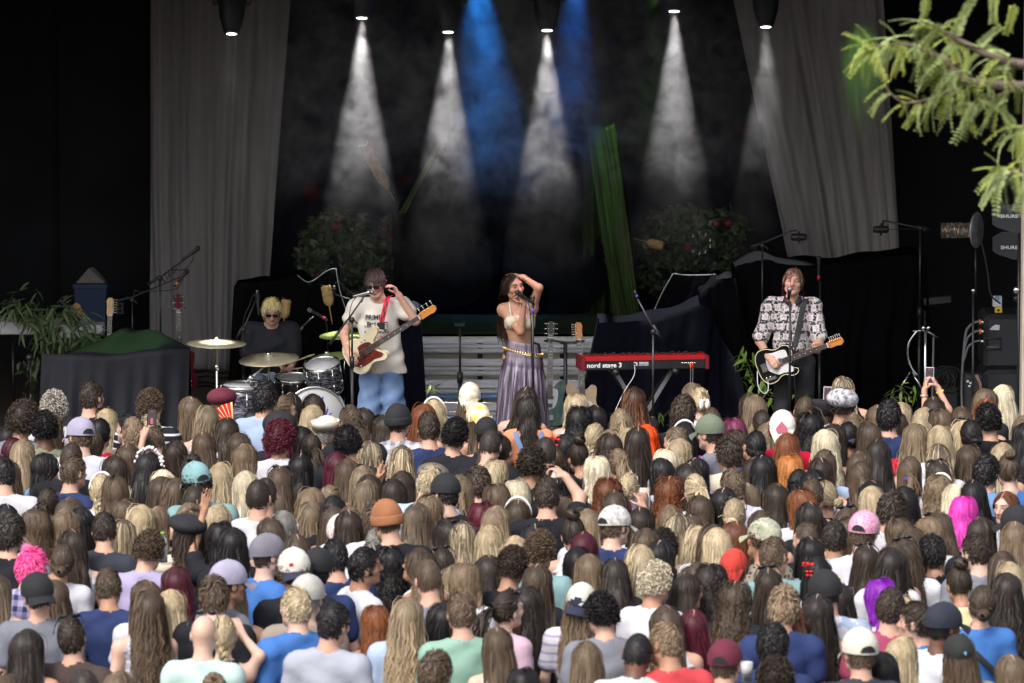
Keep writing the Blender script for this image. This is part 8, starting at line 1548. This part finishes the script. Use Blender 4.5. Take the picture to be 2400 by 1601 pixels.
# ------------------------------------------------------------------ things held in the crowd
def phone(label, px, py, Y, h, m, tilt=0, yawd=0, screen=True, py2=None):
    c_ = P(px, py, Y); t = thing_at('phone', c_, label, 'phone', 'phones held up in the crowd'); M = Matrix.Rotation(R(tilt), 3, 'Y') @ Matrix.Rotation(R(yawd), 3, 'Z'); w_ = h * .49
    child(t, MB().box(c_, (w_, .011, h), M), 'case', m); s_ = child(t, MB().box(c_ + M @ Vector((0, -.0065, 0)), (w_ * .86, .003, h * .93), M), 'screen', 'screen_dark')
    sub(s_, t, MB().box(c_ + M @ Vector((0, -.0085, -h * .12)), (w_ * .25, .001, h * .3), M), 'picture', 'flower_pink'); sub(s_, t, MB().box(c_ + M @ Vector((0, -.0085, h * .36)), (w_ * .3, .001, h * .03), M), 'picture', 'red_tape'); return t
def pers(px, py): return min(PEOPLE, key=lambda p: (p['px'] - px) ** 2 + (p['py'] - py) ** 2)
yb_ = lambda px, py, d: pers(px, py)['loc'].y + d
phone('phone in a red case filming the stage', 482, 1043, yb_(477, 1010, .36), .15, 'phone_red', -3); phone('phone in a lilac case held high in both hands', 2178, 882, yb_(2189, 927, .22), .15, 'phone_lilac', 2); phone('black phone held above the striped black tee', 356, 981, yb_(300, 1037, .24), .15, 'phone_black', 3); phone('phone with white edge beside the plaid newsboy cap', 1939, 925, yb_(1977, 904, .35), .13, 'white_plastic', 2)
# hand and forearm holding the black phone belongs to the person in front of it
fn = thing_at('hand_fan', P(535, 990, yb_(523, 902, -.12)), 'open red hand fan held beside the maroon newsboy cap', 'fan'); fc = P(548, 1008, yb_(523, 902, -.12))
for k in range(9):
    a0, a1 = R(96 + k * 9.5), R(96 + (k + 1) * 9.5); p0, p1, p2, p3 = [fc + Vector((rr * math.cos(a), -.004 * (k % 2), rr * math.sin(a))) for rr, a in ((.08, a0), (.23, a0), (.23, a1), (.08, a1))]; child(fn, MB().add([p0, p1, p2, p3], [(0, 1, 2, 3)], False), 'pleat', 'fan_red')
    child(fn, MB().tube([fc + Vector((0, -.004, 0)), fc + Vector((.23 * math.cos(a0), -.008, .23 * math.sin(a0)))], .004, 5), 'rib', 'fan_stick')
child(fn, MB().tube([fc, fc + Vector((.235 * math.cos(R(94)), -.01, .235 * math.sin(R(94))))], .008, 6), 'guard', 'fan_stick')
cm_ = thing_at('camera', P(1299, 1112, yb_(1282, 1117, .24)), 'small white camera held up over the dark haired man', 'camera'); cq = P(1299, 1112, yb_(1282, 1117, .24)); child(cm_, MB().box(cq, (.03, .07, .06), Matrix.Rotation(R(20), 3, 'Y')), 'body', 'white_plastic'); child(cm_, MB().tube([cq + Vector((.02, -.03, -.03)), cq + Vector((.03, -.04, -.12)), cq + Vector((.035, -.04, -.16))], .003, 6), 'wrist_cord', 'lens_ring')
pq = P(1506, 1148, yb_(1502, 1186, .17)); pp_ = thing_at('paper_slip', pq, 'crumpled white paper slip in a raised hand', 'paper'); child(pp_, MB().grid([[pq + Vector((a * .02, -.01 * math.sin(a + b), b * .02)) for a in (-1, 0, 1.2)] for b in (-1, 0, .8)]), 'sheet', 'paper')
for lb, px, py, d_, m_ in (('yellow paper band on the raised arm holding the lilac phone', 2203, 918, .2, 'yellow_band'), ('pale cord bracelet on the raised arm under the lilac phone', 2166, 928, .19, 'bracelet')):
    q = P(px, py, yb_(2189, 927, d_)); t = thing_at('wristband', q, lb, 'wristband', 'wristbands on the raised arms'); child(t, MB().lathe([(.030, -.010), (.033, -.008), (.033, .008), (.030, .010)], 18, Matrix.Translation(q) @ Matrix.Rotation(R(-22 if m_ == 'yellow_band' else 2), 4, 'Y'), True), 'band', m_)
q = P(1750, 1572, yb_(1711, 1500, -.1)); t = thing_at('beer_cup', q - Vector((0, 0, .06)), 'plastic cup of beer with a white foam top beside the maroon cap', 'cup'); child(t, MB().lathe([(.028, -.06), (.036, .05), (.034, .05), (.027, -.055)], 20, Matrix.Translation(q), True), 'cup', 'cup'); child(t, MB().lathe([(.001, -.055), (.027, -.055), (.032, .02), (.001, .02)], 20, Matrix.Translation(q)), 'beer', 'beer'); child(t, MB().lathe([(.001, .02), (.032, .021), (.033, .045), (.001, .05)], 20, Matrix.Translation(q)), 'foam', 'flower_white')
q = P(382, 1283, yb_(365, 1260, .25)); t = thing_at('water_bottle', q - Vector((0, 0, .1)), 'clear bottle with green cap held beside the black beret', 'bottle'); child(t, MB().lathe([(.03, -.1), (.032, .0), (.028, .05), (.012, .075), (.012, .085)], 18, Matrix.Translation(q)), 'body', 'cup'); child(t, MB().lathe([(.001, .084), (.015, .084), (.015, .105), (.001, .106)], 14, Matrix.Translation(q)), 'cap', 'leaf_bright')
# ------------------------------------------------------------------ locust tree reaching in from the right
TY = 26.0; rd = random.Random(77)
tr_ = thing_at('locust_tree', (P(2830, 800, TY).x, TY, 0), 'yellow-green feathery locust branch hanging into the top corner', 'tree'); bx_ = P(2830, 800, TY).x
child(tr_, MB().tube(catmull([(bx_, TY, 0), (bx_ + .05, TY, 2.5), (bx_ - .05, TY + .1, 5.0), (bx_ + .1, TY, 8.0)], 5), [.17 - .005 * i for i in range(16)], 12), 'trunk', 'bark')
def limb(pp, r0, r1): q = catmull([P(x_, y_, TY + dy) for x_, y_, dy in pp], 7); child(tr_, MB().tube(q, [r0 + (r1 - r0) * i / (len(q) - 1) for i in range(len(q))], 8), 'branch', 'bark'); return q
Bq = [limb([(2830, 250, 0), (2600, 170, 0), (2400, 152, -.1), (2330, 135, -.2), (2250, 95, -.25), (2180, 55, -.3)], .04, .006), limb([(2830, 300, 0), (2600, 230, .1), (2400, 204, .15), (2270, 190, .1), (2210, 140, .05), (2130, 105, 0), (2040, 110, -.05)], .04, .005), limb([(2830, 420, 0), (2600, 330, .05), (2450, 290, 0), (2385, 300, -.05)], .03, .006), limb([(2830, 560, 0), (2560, 430, 0), (2420, 410, -.05), (2340, 400, -.1)], .03, .005), limb([(2270, 190, .1), (2200, 225, .05), (2120, 240, 0), (2075, 205, 0)], .008, .004), limb([(2400, 204, .15), (2320, 230, .1), (2260, 245, .05)], .008, .004)]
def pinnate(m, L, npair, curve, seed):
    r_ = random.Random(seed); mb = MB(); ax = [Vector((L * u_, 0, -curve * L * u_ * u_)) for u_ in [i / npair for i in range(npair + 1)]]; mb.tube(ax, .0016, 4)
    for i in range(1, npair + 1):
        for s_ in (-1, 1):
            p = ax[i]; l_ = L * .20 * (1 - .35 * (i / npair)) * r_.uniform(.85, 1.1); d = Vector((.25, s_, -.25 + r_.uniform(-.2, .2))).normalized(); n_ = Vector((1, -s_ * .25, 0)).normalized() * l_ * .15
            mb.add([p, p + d * l_ * .35 + n_, p + d * l_ * .8 + n_ * .8, p + d * l_, p + d * l_ * .8 - n_ * .8, p + d * l_ * .35 - n_], [(0, 1, 2, 3, 4, 5)], False)
    return mb.mesh('leaf', m)
PN = [pinnate(m_, L_, n_, c_, i) for i, (m_, L_, n_, c_) in enumerate((('leaf_locust', .20, 13, .5), ('leaf_locust_pale', .22, 14, .7), ('leaf_locust', .17, 11, .3), ('leaf_locust_pale', .18, 12, .9)))]
def put_leaf(q, d, sc): add_leaf(tr_, rd.choice(PN), q, d, rd, sc=sc)
for bi, (q, lo, n_, up_) in enumerate(((Bq[0], .45, 50, .25), (Bq[1], .42, 95, .1), (Bq[2], .5, 26, -.1), (Bq[3], .5, 40, -.1), (Bq[4], .1, 24, -.35), (Bq[5], .1, 22, -.45))):
    for i in range(n_):
        p = q[min(len(q) - 1, int(len(q) * rd.uniform(lo, 1.0)))]; put_leaf(p + Vector([rd.gauss(0, .015) for _ in range(3)]), (rd.uniform(-1.1, .35), rd.uniform(-.7, .7), rd.uniform(-1.0, .55) + up_), rd.uniform(.6, .95))
for px_, py_ in ((2170, 5), (2330, 0), (2380, 20)):
    for k in range(2): put_leaf(P(px_ + rd.uniform(-8, 8), py_ - 10, TY), (rd.uniform(-.5, .5), 0, -1), .8)
